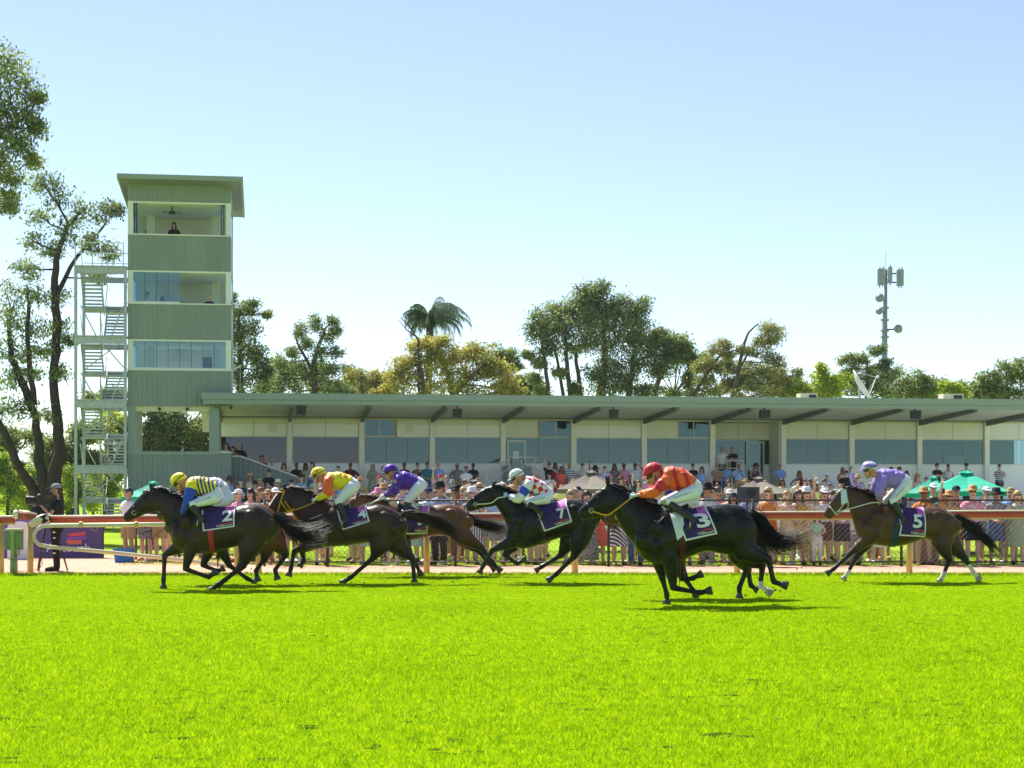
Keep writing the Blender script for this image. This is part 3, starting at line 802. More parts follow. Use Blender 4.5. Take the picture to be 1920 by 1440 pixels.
# left joint sleeves and the bent gate pipes
j = empty('rail_joint', (rx(60), RY, 0)); tag(j, 'cream and flaking red sleeve joining the rail ends, left', 'rail joint')
def q(px, py, Y=RY - .03): 
    p = P(px, py, Y); return (p.x - rx(60), p.y - RY, p.z)
mb = MB(); mb.tube([q(26, 964), q(36, 965)], [.09, .09], 10); mb.build('collar', M['railtop'], j, True)
mb = MB(); mb.tube([q(36, 966), q(52, 968), q(68, 969)], [.088, .082, .045], 10); mb.build('sleeve', M['rust'], j, True)
mb = MB(); mb.tube([q(36, 960, RY), q(52, 962, RY), q(69, 964, RY)], [.05, .04, .02], 8); mb.build('cap', M['railtop'], j, True)
mb = MB(); mb.tube([q(57, 985), q(68, 977), q(80, 973), q(93, 971)], [.07, .095, .105, .10], 10); mb.build('elbow', M['cream'], j, True)
mb = MB(); mb.tube([q(81, 966), q(88, 979)], .11, 10); mb.build('strap', M['black'], j, True)
g = empty('gate_pipe', (rx(80), RY - .1, 0)); tag(g, 'bent cream gate pipe: level upper bar and sloping lower bar, left', 'gate')
def q(px, py, Y):
    p = P(px, py, Y); return (p.x - rx(80), p.y - RY + .1, p.z)
mb = MB(); mb.tube([q(80, 985.5, 34.0), q(420, 982, 34.0)], .045, 8); mb.build('upper_bar', M['cream'], g, True)
pts = [q(80, 986, 34.0), q(68, 993, 34.0), q(63, 1003, 34.0), q(65, 1013, 34.0), q(73, 1021, 34.0), q(90, 1025, 34.1), q(220, 1037, 34.6), q(353, 1051, 35.2), q(430, 1062, 35.6)]
mb = MB(); mb.tube(pts, .042, 8); mb.build('lower_bar', M['cream'], g, True)
for px in (152, 256):
    mb = MB(); mb.tube([q(px - 3, 983.5, 34.0), q(px + 3, 983.4, 34.0)], .065, 8); mb.build('clamp', M['postyel'], g, True)
# photo finish box on its green post
b = empty('control_box', (rx(26, 33.75), 33.75, 0)); tag(b, 'green metal control box on a stout green post beside the rail, left', 'box')
M['boxgreen'] = mat('green_box_paint', H('#6f8456'), 0.5, 0.12, 4)
M['boxpale'] = mat('pale_green_paint', H('#93a06d'), 0.5, 0.12, 4)
z = lambda py: CH - (py - HY) / F * 33.75
mb = MB(); mb.box(-.15, .17, -.09, .09, z(1031), z(995)); mb.build('case', M['boxgreen'], b)
mb = MB(); mb.box(-.16, .18, -.1, .1, z(994.5), z(991)); mb.build('lid', M['cream'], b)
mb = MB(); mb.box(-.035, .035, -.115, -.092, z(1048), z(994)); mb.build('strap', M['boxpale'], b)
mb = MB(); mb.box(-.045, .045, -.08, .08, z(1048), z(1032)); mb.build('neck', M['boxgreen'], b)
mb = MB(); mb.tube([(0, 0, 0), (0, 0, z(1047))], [.085, .075], 10); mb.build('post', M['boxpale'], b, True)
mb = MB(); mb.tube([(.1, 0, z(1031)), (.11, 0, z(1039)), (.06, -.02, z(1043))], .018, 6); mb.build('conduit', M['boxpale'], b, True)
for sx in (-.1, .12):
    for zz in (z(1028), z(998)):
        mb = MB(); mb.tube([(sx, -.092, zz), (sx, -.1, zz)], .012, 6); mb.build('screw', M['darkmetal'], b)
# white arched sign and the purple banner
M['purple'] = mat('banner_purple', H('#564a7c'), 0.7, 0.06, 1.5)
M['purple_lt'] = mat('banner_light_purple', H('#7a55a0'), 0.7, 0.06, 1.5)
M['pinkish'] = mat('banner_red', H('#cf4f5c'), 0.7, 0.06, 3); M['orangeb'] = mat('banner_orange', H('#d9694f'), 0.7, 0.06, 3); M['violetb'] = mat('banner_violet', H('#8b4fae'), 0.7, 0.06, 3)
M['signwhite'] = mat('sign_white', (0.70, 0.68, 0.74), 0.6, 0.05, 2)
BY = 41.5
def textmesh(s, size, extr=0.0, bold=0.0):
    cu = bpy.data.curves.new('txt', 'FONT'); cu.body = s; cu.size = size; cu.extrude = extr; cu.offset = bold; cu.resolution_u = 3
    cu.align_x = 'LEFT'
    o = bpy.data.objects.new('txt', cu); COL.objects.link(o)
    dg = bpy.context.evaluated_depsgraph_get()
    me = bpy.data.meshes.new_from_object(o.evaluated_get(dg))
    bpy.data.objects.remove(o); bpy.data.curves.remove(cu)
    me.materials.clear()
    return me
def flat_text(name, s, x0, x1, zbase, y, m, parent, hscale=None, bold=0.0):
    """upright lettering standing 3 mm proud of a panel facing the track"""
    me = textmesh(s, 1.0, 0.0, bold)
    co = np.array([v.co[:] for v in me.vertices]); mn, mx = co.min(0), co.max(0)
    k = (x1 - x0) / (mx[0] - mn[0]); kz = hscale if hscale else k
    for v in me.vertices:
        c = v.co.copy(); v.co = (x0 + (c.x - mn[0]) * k, y, zbase + c.y * kz)
    me.materials.append(m)
    return link(name, me, parent)
bn = empty('banner', (rx(158, BY), BY, 0)); tag(bn, 'purple sponsor banner with orange stripes mark on the crowd fence, left', 'banner')
zb = lambda py: CH - (py - HY) / F * BY
x = lambda px: rx(px, BY) - rx(158, BY)
mb = MB(); n = 14
vs_, fs_ = [], []
for i in range(n + 1):
    f = i / n; xx = x(62) + f * (x(192) - x(62)); yy = .012 * math.sin(f * 9)
    vs_ += [(xx, yy, zb(1050)), (xx, yy, zb(972)), (xx, yy + .006, zb(1050)), (xx, yy + .006, zb(972))]
    if i:
        a, b_ = 4 * (i - 1), 4 * i
        fs_ += [(a, b_, b_ + 1, a + 1), (a + 2, a + 3, b_ + 3, b_ + 2), (a + 1, b_ + 1, b_ + 3, a + 3), (a, a + 2, b_ + 2, b_)]
mb.add(vs_, fs_); mb.build('sheet', M['purple'], bn)
for (pts, m) in (([(126, 1001), (161, 996.5), (160, 1003.5), (131, 1006)], 'pinkish'), ([(124, 1008), (163, 1004.5), (162, 1011), (150, 1012), (126, 1011.5)], 'violetb'), ([(124.5, 1012.5), (154, 1012.8), (153, 1020), (127, 1020.5)], 'orangeb')):
    mb = MB(); mb.prism([(x(a), zb(c)) for a, c in pts], -.022, -.018); mb.build('stripe_mark', M[m], bn)
flat_text('lettering', 'TABtouch', x(73), x(169), zb(1034.5), -.02, M['signwhite'], bn, .30)
mb = MB(); mb.tube([(x(178) + .08 * math.cos(a), -.02, zb(989) + .08 * math.sin(a)) for a in np.linspace(0, 6.28, 16)], .008, 4, cap=False); mb.build('ring_emblem', M['postyel'], bn)
for px in (62, 148, 192):
    mb = MB(); mb.box(x(px) - .025, x(px) + .025, .02, .07, -.01, zb(966)); mb.build('post', M['darkmetal'], bn)
b2 = empty('banner', (rx(30, BY), BY - .05, 0)); tag(b2, 'light purple sponsor banner at the far left behind the green box', 'banner')
x = lambda px: rx(px, BY) - rx(30, BY)
mb = MB(); mb.box(x(-40), x(60), 0, .01, zb(1047), zb(974)); mb.build('sheet', M['purple_lt'], b2)
flat_text('lettering', 'TABtouch', x(-30), x(60), zb(1032), -.004, M['signwhite'], b2, .30)
s2 = empty('sign', (rx(36, 40.6), 40.6, 0)); tag(s2, 'pale arched standing sign behind the green box, left', 'sign')
zz = lambda py: CH - (py - HY) / F * 40.6; x = lambda px: rx(px, 40.6) - rx(36, 40.6)
arch = [(x(14), zz(1052)), (x(58), zz(1052)), (x(58), zz(990))] + [(x(36) + (x(58) - x(36)) * math.cos(a), zz(990) + .16 * math.sin(a)) for a in np.linspace(.2, 2.94, 10)] + [(x(14), zz(990))]
mb = MB(); mb.prism(arch, -.015, .015); mb.build('board', M['signwhite'], s2)
# chain wire fence along the spectators
M['wire'] = mat('dark_fence_wire', (0.09, 0.085, 0.08), 0.5, 0.1, 9, metal=0.5)
M['wire_lt'] = mat('galvanised_wire', (0.45, 0.46, 0.46), 0.5, 0.1, 9, metal=0.5)
M['fencepost'] = mat('dark_brown_fence_post', (0.05, 0.035, 0.025), 0.6, 0.2, 9)
def fence(pxs, Y, top, bot, label, wm, pitch=.1, rail=True):
    r = empty('chain_wire_fence', (rx(pxs[0], Y), Y, 0)); tag(r, label, 'fence')
    X = [rx(p, Y) - rx(pxs[0], Y) for p in pxs]
    for xx in X:
        mb = MB(); mb.tube([(xx, 0, -.02), (xx, 0, top + .02)], .032, 8); mb.build('post', M['fencepost'], r, True)
    for zz_, rr in ((top, .024), (bot, .02)):
        mb = MB(); mb.tube([(X[0], 0, zz_), (X[-1], 0, zz_)], rr, 6); mb.build('rail', M['fencepost'], r, True)
    for a, b in zip(X[:-1], X[1:]):
        mb = MB(); h = top - bot
        for sgn in (1, -1):
            s = a - h
            while s < b:
                x0, z0, x1, z1 = s, bot, s + h, top
                if x0 < a: z0 += (a - x0); x0 = a
                if x1 > b: z1 -= (x1 - b); x1 = b
                if x1 - x0 > .02:
                    if sgn > 0: p, q_ = (x0, -.026, z0), (x1, -.026, z1)
                    else: p, q_ = (x0, -.03, top + bot - z0), (x1, -.03, top + bot - z1)
                    mb.tube([p, q_], .0032, 3, cap=False)
                s += pitch * 1.2
        mb.build('wire_mesh', wm, r)
    return r
fz_t = CH - (938 - HY) / F * FENCE_Y; fz_b = CH - (1053.5 - HY) / F * FENCE_Y
fence([496, 614, 854, 1141, 1411, 1690, 1960], FENCE_Y, fz_t, fz_b, 'dark chain wire fence holding back the crowd behind the track', M['wire'])
fence([255, 275, 336, 420, 496], 40.5, 1.15, .12, 'low dark fence with paired posts behind the leading horse', M['wire_lt'], .08)
# ================================================================== trees
M['bark'] = mat('grey_brown_bark', (0.10, 0.075, 0.06), 0.9, 0.35, 5, bump=0.6, spec=0.1, stretch=(1, 1, .3))
M['bark_dk'] = mat('dark_bark', (0.06, 0.045, 0.038), 0.9, 0.35, 5, bump=0.6, spec=0.1, stretch=(1, 1, .3))
M['lf_dark'] = leafmat('grey_green_gum_leaf', (0.075, 0.125, 0.05), (0.19, 0.26, 0.09), (0.40, 0.45, 0.17), .55, .5)
M['lf_mid'] = leafmat('olive_gum_leaf', (0.09, 0.14, 0.04), (0.20, 0.27, 0.07), (0.38, 0.43, 0.12), .55, .5)
M['lf_gold'] = leafmat('golden_wattle_leaf', (0.17, 0.21, 0.05), (0.42, 0.40, 0.08), (0.70, 0.58, 0.12), .5, .9)
M['lf_sparse'] = leafmat('sparse_olive_leaf', (0.12, 0.15, 0.05), (0.26, 0.29, 0.09), (0.44, 0.40, 0.13), .55, .5)
M['lf_bright'] = leafmat('bright_shrub_leaf', (0.140, 0.234, 0.029), (0.374, 0.515, 0.047), (0.620, 0.620, 0.070), .58, .5)
M['lf_palm'] = leafmat('palm_leaf', (0.05, 0.09, 0.04), (0.09, 0.15, 0.06), (0.16, 0.23, 0.09), .4, .8)

def leaf_mesh(name, cen, size, droop, m, wr=.42):
    n = len(cen)
    d = rng.normal(0, 1, (n, 3)); d[:, 2] = d[:, 2] * .6 - droop
    d /= np.linalg.norm(d, axis=1)[:, None]
    e = rng.normal(0, 1, (n, 3)); e -= d * (e * d).sum(1)[:, None]; e /= np.linalg.norm(e, axis=1)[:, None]
    l = size * rng.uniform(.6, 1.4, n)[:, None]
    v = np.empty((n, 4, 3), dtype=np.float32)
    v[:, 0] = cen - d * l * .5
    v[:, 1] = cen + e * l * wr * .5
    v[:, 2] = cen + d * l * .5
    v[:, 3] = cen - e * l * wr * .5
    me = bpy.data.meshes.new(name)
    me.vertices.add(n * 4); me.vertices.foreach_set('co', v.ravel())
    me.loops.add(n * 4); me.loops.foreach_set('vertex_index', np.arange(n * 4, dtype=np.int32))
    me.polygons.add(n); me.polygons.foreach_set('loop_start', np.arange(0, n * 4, 4, dtype=np.int32))
    try: me.polygons.foreach_set('loop_total', np.full(n, 4, dtype=np.int32))
    except Exception: pass
    at = me.attributes.new('rnd', 'FLOAT', 'FACE'); at.data.foreach_set('value', rng.random(n).astype(np.float32))
    me.materials.append(m); me.update(calc_edges=True)
    return me

def tree(name, label, d, base_px, blobs, trunks, m, leaf=.30, dens=1.0, droop=.6, bark='bark', cat='tree', sub=None, fill=.75, limb=True, group=None):
    base = Vector(((base_px - 960) / F * d, d, 0))
    r = empty(name, base); tag(r, label, cat, group)
    s = d / F
    tb = MB()
    tips = []
    for tr in trunks:                                # (px,py,radius) from the ground up
        pts = [P(a, b, d) for a, b, _ in tr]
        ys = random.uniform(-.6, .6)
        for i, p in enumerate(pts):
            p.y += ys * i / max(1, len(pts) - 1)
        # smooth subdivision of the path
        fine, rad = [], []
        for i in range(len(pts) - 1):
            for q_ in range(4):
                f = q_ / 4
                fine.append(pts[i].lerp(pts[i + 1], f) + Vector((random.uniform(-.05, .05), random.uniform(-.05, .05), 0))); rad.append(tr[i][2] * (1 - f) + tr[i + 1][2] * f)
        fine.append(pts[-1]); rad.append(tr[-1][2])
        tb.tube([p - base for p in fine], rad, 7)
        tips += [(p, q_) for p, q_ in zip(fine, rad) if q_ < .5]
    cen = []
    for (bx, by, br) in blobs:
        c = P(bx, by, d); rr = br * s
        c.y += random.uniform(-.5, .5) * rr
        if limb and tips:
            below = [t for t in tips if t[0].z < c.z + .2] or tips
            t = min(below, key=lambda t: (t[0] - c).length + .3 * abs(t[0].x - c.x))
            mid = t[0].lerp(c, .55) + Vector((random.uniform(-.2, .2) * rr, 0, -.12 * rr))
            r0 = min(t[1] * .6, .035 + .03 * rr)
            tb.tube([t[0] - base, mid - base, c - base], [r0, r0 * .65, r0 * .3], 5)
            for q_ in range(3):
                e_ = c + Vector((random.uniform(-1, 1), random.uniform(-.6, .6), random.uniform(-.4, .8))) * rr * .75
                tb.tube([mid - base, mid.lerp(e_, .5) - base + Vector((0, 0, .05)), e_ - base], [r0 * .5, r0 * .35, r0 * .12], 4)
        ns = sub or max(7, int(10 + rr * 9))
        for q_ in range(ns):
            u = rng.normal(0, 1, 3); u /= np.linalg.norm(u)
            rad_ = rr * (rng.random() ** .45) * .92
            sc_ = np.array([c.x, c.y, c.z]) + u * rad_ * np.array([1, .8, 1])
            k = int(dens * 76 * (.3 + 1.2 * rng.random()))
            cs = rr * fill * .26 + .09
            cen.append(sc_ + rng.normal(0, 1, (k, 3)) * cs * np.array([1, 1, .62]))
    if tb.v: tb.build('trunk', M[bark], r, True)
    if cen:
        cen = np.concatenate(cen) - np.array(base)
        cen = cen[cen[:, 2] > .05]
        link('crown', leaf_mesh('crown', cen, leaf * .66, droop, M[m]), r)
    return r

# --- left side
tree('gum_tree', 'tall gum tree with three dark leaning trunks left of the stair tower', 72, 95,
     [(105, 365, 34), (85, 345, 25), (150, 400, 30), (195, 400, 25), (215, 395, 14), (75, 405, 22), (130, 440, 26), (175, 450, 22), (205, 470, 18), (60, 450, 18), (95, 470, 22), (50, 500, 22),
      (25, 560, 34), (60, 545, 30), (100, 560, 26), (20, 610, 34), (60, 610, 28), (110, 610, 22), (10, 660, 30), (50, 660, 24), (90, 660, 20), (20, 710, 26), (60, 700, 20), (110, 700, 18), (5, 770, 30), (50, 770, 22), (95, 780, 16), (125, 640, 14), (185, 520, 14)],
     [[(100, 945, .44), (102, 900, .34), (112, 850, .27), (108, 780, .22), (100, 700, .19), (108, 620, .20), (100, 540, .17), (110, 470, .13), (128, 420, .09), (160, 390, .05)],
      [(88, 945, .32), (72, 860, .22), (66, 780, .17), (40, 720, .18), (18, 670, .14), (12, 600, .09)],
      [(76, 940, .28), (40, 880, .19), (8, 810, .18), (-20, 750, .12)],
      [(66, 760, .14), (52, 650, .11), (58, 570, .08)], [(104, 560, .12), (140, 480, .08), (190, 420, .05)]],
     'lf_dark', leaf=.24, dens=.5, droop=.9, bark='bark_dk', fill=.9)
tree('gum_tree', 'gum branches hanging into the sky at the upper left corner', 58, -150,
     [(15, 140, 46), (-10, 120, 46), (40, 165, 36), (10, 200, 44), (45, 215, 34), (70, 240, 18), (15, 255, 34), (40, 275, 26), (0, 300, 30), (15, 330, 26), (60, 300, 14), (5, 370, 26), (15, 395, 18), (-40, 200, 60), (-50, 300, 50), (75, 185, 14)],
     [[(-150, 1010, .6), (-145, 800, .5), (-135, 560, .42), (-100, 380, .28), (-50, 290, .18), (0, 240, .1), (40, 215, .05)], [(-100, 380, .2), (-40, 350, .12), (10, 320, .05)]],
     'lf_mid', leaf=.24, dens=.55, droop=.9, fill=.7)
for (px, py, d, rr, lb, m_) in ((20, 870, 88, 60, 'pale green tree low behind the gum trunks at the left edge', 'lf_mid'), (130, 850, 90, 62, 'green tree behind the gum trunks, left of the stairs', 'lf_mid'),
                                (205, 830, 92, 56, 'golden green tree seen through the steel stairs', 'lf_bright'), (200, 770, 100, 40, 'tall tree top seen through the upper stairs', 'lf_mid')):
    bl = [(px + random.uniform(-.8, .8) * rr, py + random.uniform(-.9, .9) * rr, rr * random.uniform(.28, .5)) for _ in range(13)]
    tree('background_tree', lb, d, px, bl, [[(px, 970, .25), (px + 4, py + 30, .16), (px + 8, py - 20, .08)]], m_, leaf=.28, dens=.75, droop=.5)
for (px, py, d, rr, lb) in ((15, 915, 82, 40, 'bright yellow green shrub at the left edge behind the banner'), (58, 925, 84, 32, 'bright shrub left of the camera operator'), (150, 920, 83, 40, 'bright shrub right of the camera operator'), (205, 930, 85, 36, 'bright shrub below the stair tower'), (35, 885, 89, 44, 'taller olive shrub left of the gum trunks'), (175, 880, 90, 44, 'taller olive shrub between gum trunks and stairs'), (105, 900, 91, 40, 'olive shrub directly behind the gum trunks')):
    bl = [(px + random.uniform(-.8, .8) * rr, py + random.choice((-1.7, -1.1, -.6, -.3, 0, .3, .7)) * rr * random.uniform(.7, 1.1), rr * random.uniform(.16, .5)) for _ in range(13)]
    tree('shrub', lb, d, px, bl, [[(px, 1000, .1), (px, py, .05)]], 'lf_mid' if 'olive' in lb else 'lf_bright', leaf=.24, dens=.55, droop=.3, cat='shrub', limb=False)
# --- behind the tower and the stand
def cloud(px0, px1, ytop, ybot, n, r0, r1):
    return [(random.uniform(px0, px1), random.uniform(ytop, ybot), random.uniform(r0, r1)) for _ in range(n)]
tree('background_tree', 'dense shady tree filling the view through the tower\'s open lower storey', 92, 320,
     cloud(240, 410, 740, 890, 44, 18, 32), [[(322, 980, .4), (328, 830, .3), (318, 780, .2)], [(345, 980, .35), (352, 850, .28), (362, 790, .15)]], 'lf_dark', leaf=.28, dens=.9, bark='bark')
tree('background_tree', 'dark leafy tree close to the tower\'s right side', 92, 455,
     [(450, 590, 26), (445, 630, 30), (470, 620, 26), (455, 670, 32), (480, 660, 22), (490, 690, 24), (450, 710, 34), (485, 730, 26), (500, 700, 14), (500, 590, 7), (430, 560, 12), (470, 575, 14), (435, 610, 24), (430, 690, 30)],
     [[(455, 980, .3), (452, 740, .2), (450, 640, .12), (448, 590, .05)]], 'lf_mid', leaf=.26, dens=.85)
tree('background_tree', 'open crowned tree behind the roof, second right of the tower', 98, 588,
     [(590, 605, 15), (622, 600, 12), (565, 620, 15), (610, 630, 20), (575, 645, 18), (630, 625, 13), (548, 660, 15), (600, 665, 22), (632, 660, 13), (560, 690, 20), (590, 700, 20), (625, 700, 20), (525, 680, 16), (515, 710, 20), (540, 730, 24), (585, 735, 24), (630, 730, 22), (655, 735, 14), (505, 738, 18), (535, 700, 12)],
     [[(588, 980, .28), (590, 730, .2), (588, 680, .15), (600, 640, .1), (612, 610, .05)], [(588, 700, .12), (560, 650, .07), (550, 620, .04)]], 'lf_dark', leaf=.25, dens=.62)
tree('background_tree', 'small thin tree between the open tree and golden tree', 98, 680,
     [(672, 700, 10), (683, 708, 10), (675, 725, 12), (690, 735, 12), (662, 738, 10)], [[(680, 980, .12), (680, 740, .08), (678, 700, .03)]], 'lf_sparse', leaf=.2, dens=.4)
tree('golden_tree', 'broad golden yellow tree behind the stand roof', 96, 850,
     [(742, 700, 24), (765, 680, 22), (775, 660, 20), (800, 645, 22), (815, 665, 24), (800, 690, 30), (760, 720, 30), (730, 735, 22), (835, 680, 28), (860, 665, 22), (870, 690, 30), (840, 715, 32), (885, 660, 20), (905, 670, 26), (925, 690, 26), (945, 705, 22), (905, 710, 34), (955, 725, 22), (970, 738, 16), (800, 730, 30), (880, 735, 30), (935, 738, 26), (825, 640, 16), (722, 738, 14), (705, 740, 10)],
     [[(850, 980, .35), (850, 740, .25), (840, 700, .15), (820, 660, .08)], [(850, 740, .2), (890, 700, .12), (915, 680, .05)], [(800, 980, .2), (792, 720, .14), (783, 650, .06)]], 'lf_gold', leaf=.26, dens=.95)
tree('background_tree', 'dark green tree top peeping over the golden tree\'s right shoulder', 104, 950,
     [(935, 662, 18), (955, 668, 16), (970, 685, 12), (940, 680, 20)], [[(950, 980, .2), (950, 690, .1)]], 'lf_mid', leaf=.25, dens=.9)
big = [(1012, 600, 22), (1005, 625, 22), (1030, 615, 26), (1050, 585, 24), (1060, 610, 28), (1075, 570, 22), (1090, 600, 28), (1105, 575, 24), (1098, 550, 20), (1125, 545, 20), (1120, 570, 24), (1118, 605, 30), (1140, 590, 28), (1160, 570, 22), (1155, 610, 30), (1180, 590, 22), (1200, 575, 20), (1195, 610, 24), (1205, 640, 24), (1180, 640, 30), (1140, 645, 30), (1100, 640, 28), (1065, 650, 24), (1030, 650, 20), (1235, 630, 18), (1225, 655, 24), (1255, 645, 22), (1275, 640, 20), (1285, 660, 18), (1260, 675, 22), (1230, 690, 24), (1195, 680, 28), (1150, 690, 30), (1110, 700, 26), (1140, 725, 26), (1180, 720, 26), (1010, 680, 12), (1000, 710, 12), (1050, 700, 10), (1080, 730, 14), (1020, 735, 14), (1210, 730, 18), (990, 665, 8), (1295, 675, 10)]
tree('gum_tree', 'biggest dark round crowned gum behind the stand, right of centre', 100, 1130, big,
     [[(1130, 980, .4), (1128, 740, .3), (1135, 680, .22), (1130, 600, .1)], [(1070, 980, .22), (1068, 740, .16), (1062, 660, .12), (1060, 610, .05)], [(1092, 980, .2), (1088, 740, .16), (1080, 660, .1)], [(1030, 980, .2), (1028, 740, .14), (1020, 660, .1), (1012, 620, .05)], [(1060, 980, .18), (1056, 740, .12), (1040, 650, .07)],
      [(1220, 980, .25), (1226, 740, .18), (1245, 690, .12), (1270, 650, .05)], [(1180, 980, .3), (1180, 740, .2), (1190, 650, .1)]], 'lf_dark', leaf=.27, dens=1.15, droop=.9, fill=.95)
tree('gum_tree', 'thin sparse gum with visible branches right of the big gum', 97, 1375,
     [(1440, 615, 16), (1455, 625, 16), (1425, 640, 12), (1448, 645, 14), (1415, 660, 14), (1440, 670, 16), (1460, 680, 14), (1405, 690, 14), (1430, 700, 18), (1455, 710, 16), (1475, 720, 14), (1410, 725, 16), (1440, 738, 18), (1470, 740, 14), (1385, 740, 14), (1360, 645, 12), (1340, 660, 14), (1325, 680, 14), (1310, 690, 12), (1345, 690, 12), (1365, 670, 10), (1315, 715, 16), (1340, 735, 16), (1300, 735, 12), (1390, 655, 9)],
     [[(1375, 980, .22), (1374, 745, .16), (1385, 690, .12), (1392, 650, .09), (1400, 625, .06), (1420, 608, .03)], [(1300, 980, .2), (1302, 740, .14), (1325, 700, .1), (1350, 665, .06), (1385, 655, .03)], [(1385, 690, .08), (1420, 640, .05), (1445, 620, .03)]], 'lf_sparse', leaf=.22, dens=.72, droop=.8, fill=.95)
for (lb, d, px, bl, m_, dn) in (
    ('low bushy tree left of the satellite dish above the roof', 96, 1540, [(1500, 725, 14), (1515, 735, 18), (1530, 720, 18), (1550, 725, 22), (1545, 705, 16), (1565, 738, 20), (1575, 715, 18), (1490, 740, 14), (1540, 690, 8), (1535, 740, 20)], 'lf_bright', .7),
    ('open dark tree beside the phone mast with a feathery top', 102, 1625, [(1600, 690, 16), (1580, 675, 12), (1620, 675, 12), (1640, 660, 14), (1650, 655, 10), (1630, 700, 16), (1655, 690, 14), (1665, 705, 18), (1610, 720, 18), (1640, 730, 20), (1670, 735, 18), (1590, 705, 16), (1600, 670, 9), (1665, 680, 10)], 'lf_dark', .55),
    ('rounded green tree right of the phone mast', 98, 1725, [(1700, 715, 18), (1720, 710, 18), (1738, 715, 16), (1745, 730, 14), (1705, 738, 20), (1730, 740, 18), (1688, 730, 16)], 'lf_mid', .8),
    ('small pale tree between the rounded tree and right edge tree', 100, 1785, [(1770, 728, 12), (1785, 722, 10), (1795, 735, 14), (1810, 740, 14), (1775, 742, 14)], 'lf_bright', .6),
    ('layered tree at the right edge above the roof', 97, 1890, [(1850, 715, 20), (1870, 705, 18), (1890, 695, 22), (1915, 690, 22), (1930, 705, 30), (1900, 720, 24), (1870, 730, 22), (1840, 735, 18), (1915, 738, 24), (1885, 740, 20), (1860, 740, 20), (1955, 720, 30)], 'lf_mid', .8)):
    tree('background_tree', lb, d, px, bl, [[(px, 980, .25), (px, 748, .14), (px + 2, min(b_[1] for b_ in bl) + 16, .04)]], m_, leaf=.25, dens=dn)
for (lb, px0, px1, yt, yb, m_) in (('low grey green trees right of the tower just above the roof', 488, 560, 672, 742, 'lf_mid'), ('low leafy trees below the open crowned tree', 560, 668, 690, 742, 'lf_mid'), ('low trees left of the golden tree just above the roof', 655, 728, 704, 742, 'lf_gold'),
    ('low olive trees between golden tree and biggest gum', 960, 1010, 708, 745, 'lf_mid'), ('low olive foliage under the biggest gum', 1210, 1320, 668, 742, 'lf_mid'), ('low olive foliage under the thin sparse gum', 1300, 1400, 676, 742, 'lf_sparse'), ('low olive trees right of the thin sparse gum', 1395, 1500, 690, 742, 'lf_sparse'),
    ('low green trees behind the satellite dish', 1560, 1690, 700, 745, 'lf_mid'), ('low green trees near the right air conditioner', 1735, 1850, 720, 745, 'lf_mid')):
    tree('background_tree', lb, random.uniform(104, 112), (px0 + px1) / 2, cloud(px0, px1, yt, yb, 17, 8, 17), [[((px0 + px1) / 2, 980, .2), ((px0 + px1) / 2, 740, .1)]], m_, leaf=.24, dens=.6)
# palm behind the golden tree
pr = empty('palm_tree', P(812, 980, 101)); pr.location.z = 0; tag(pr, 'palm tree with drooping fronds behind the golden tree', 'palm')
d = 101; base = Vector(pr.location)
top = P(806, 603, d)
tb = MB(); tb.tube([(0, 0, 0), (top.x - base.x - .1, 0, top.z * .6), (top.x - base.x, 0, top.z)], [.25, .2, .22], 8); tb.build('trunk', M['bark'], pr, True)
vs_, fs_ = [], []
for i in range(58):
    a = random.uniform(0, 6.28); el = random.uniform(.15, 1.45); L_ = random.uniform(1.9, 2.7) * (1.15 if math.cos(a) > .2 else .8)
    p_ = top - base; pts = [p_.copy()]; dr_ = random.uniform(1.6, 2.9)
    nq = 12
    for q_ in range(nq):
        f = q_ / nq; an = el - dr_ * f ** 1.3
        hor = math.cos(an) * L_ / nq
        p_ = p_ + Vector((math.cos(a) * hor, math.sin(a) * hor, math.sin(an) * L_ / nq)); pts.append(p_.copy())
    for q_ in range(1, nq + 1):
        for rep in range(3):
            c = pts[q_ - 1].lerp(pts[q_], rep / 3)
            for sg in (-1, 1):
                side = Vector((-math.sin(a), math.cos(a), 0)) * sg
                ln = random.uniform(.45, .8) * (1 - .35 * (q_ / nq))
                tip = c + side * ln * .45 + Vector((0, 0, -ln * .8)) + (pts[q_] - pts[q_ - 1]) * .8
                b0 = len(vs_)
                w = (pts[q_] - pts[q_ - 1]).normalized() * .03
                vs_ += [c - w, c + w, tip]
                fs_.append((b0, b0 + 1, b0 + 2))
tb = MB(); tb.add(vs_, fs_)
me = tb.mesh('fronds', [M['lf_palm']]); at = me.attributes.new('rnd', 'FLOAT', 'FACE'); at.data.foreach_set('value', rng.random(len(fs_)).astype(np.float32))
link('fronds', me, pr)
tree('background_tree', 'bare grey dead branches left of the palm', 96, 778, [], [[(790, 980, .1), (786, 640, .07), (770, 615, .045), (752, 595, .02)], [(778, 630, .05), (764, 620, .03), (745, 598, .015)]], 'lf_dark', bark='bark')
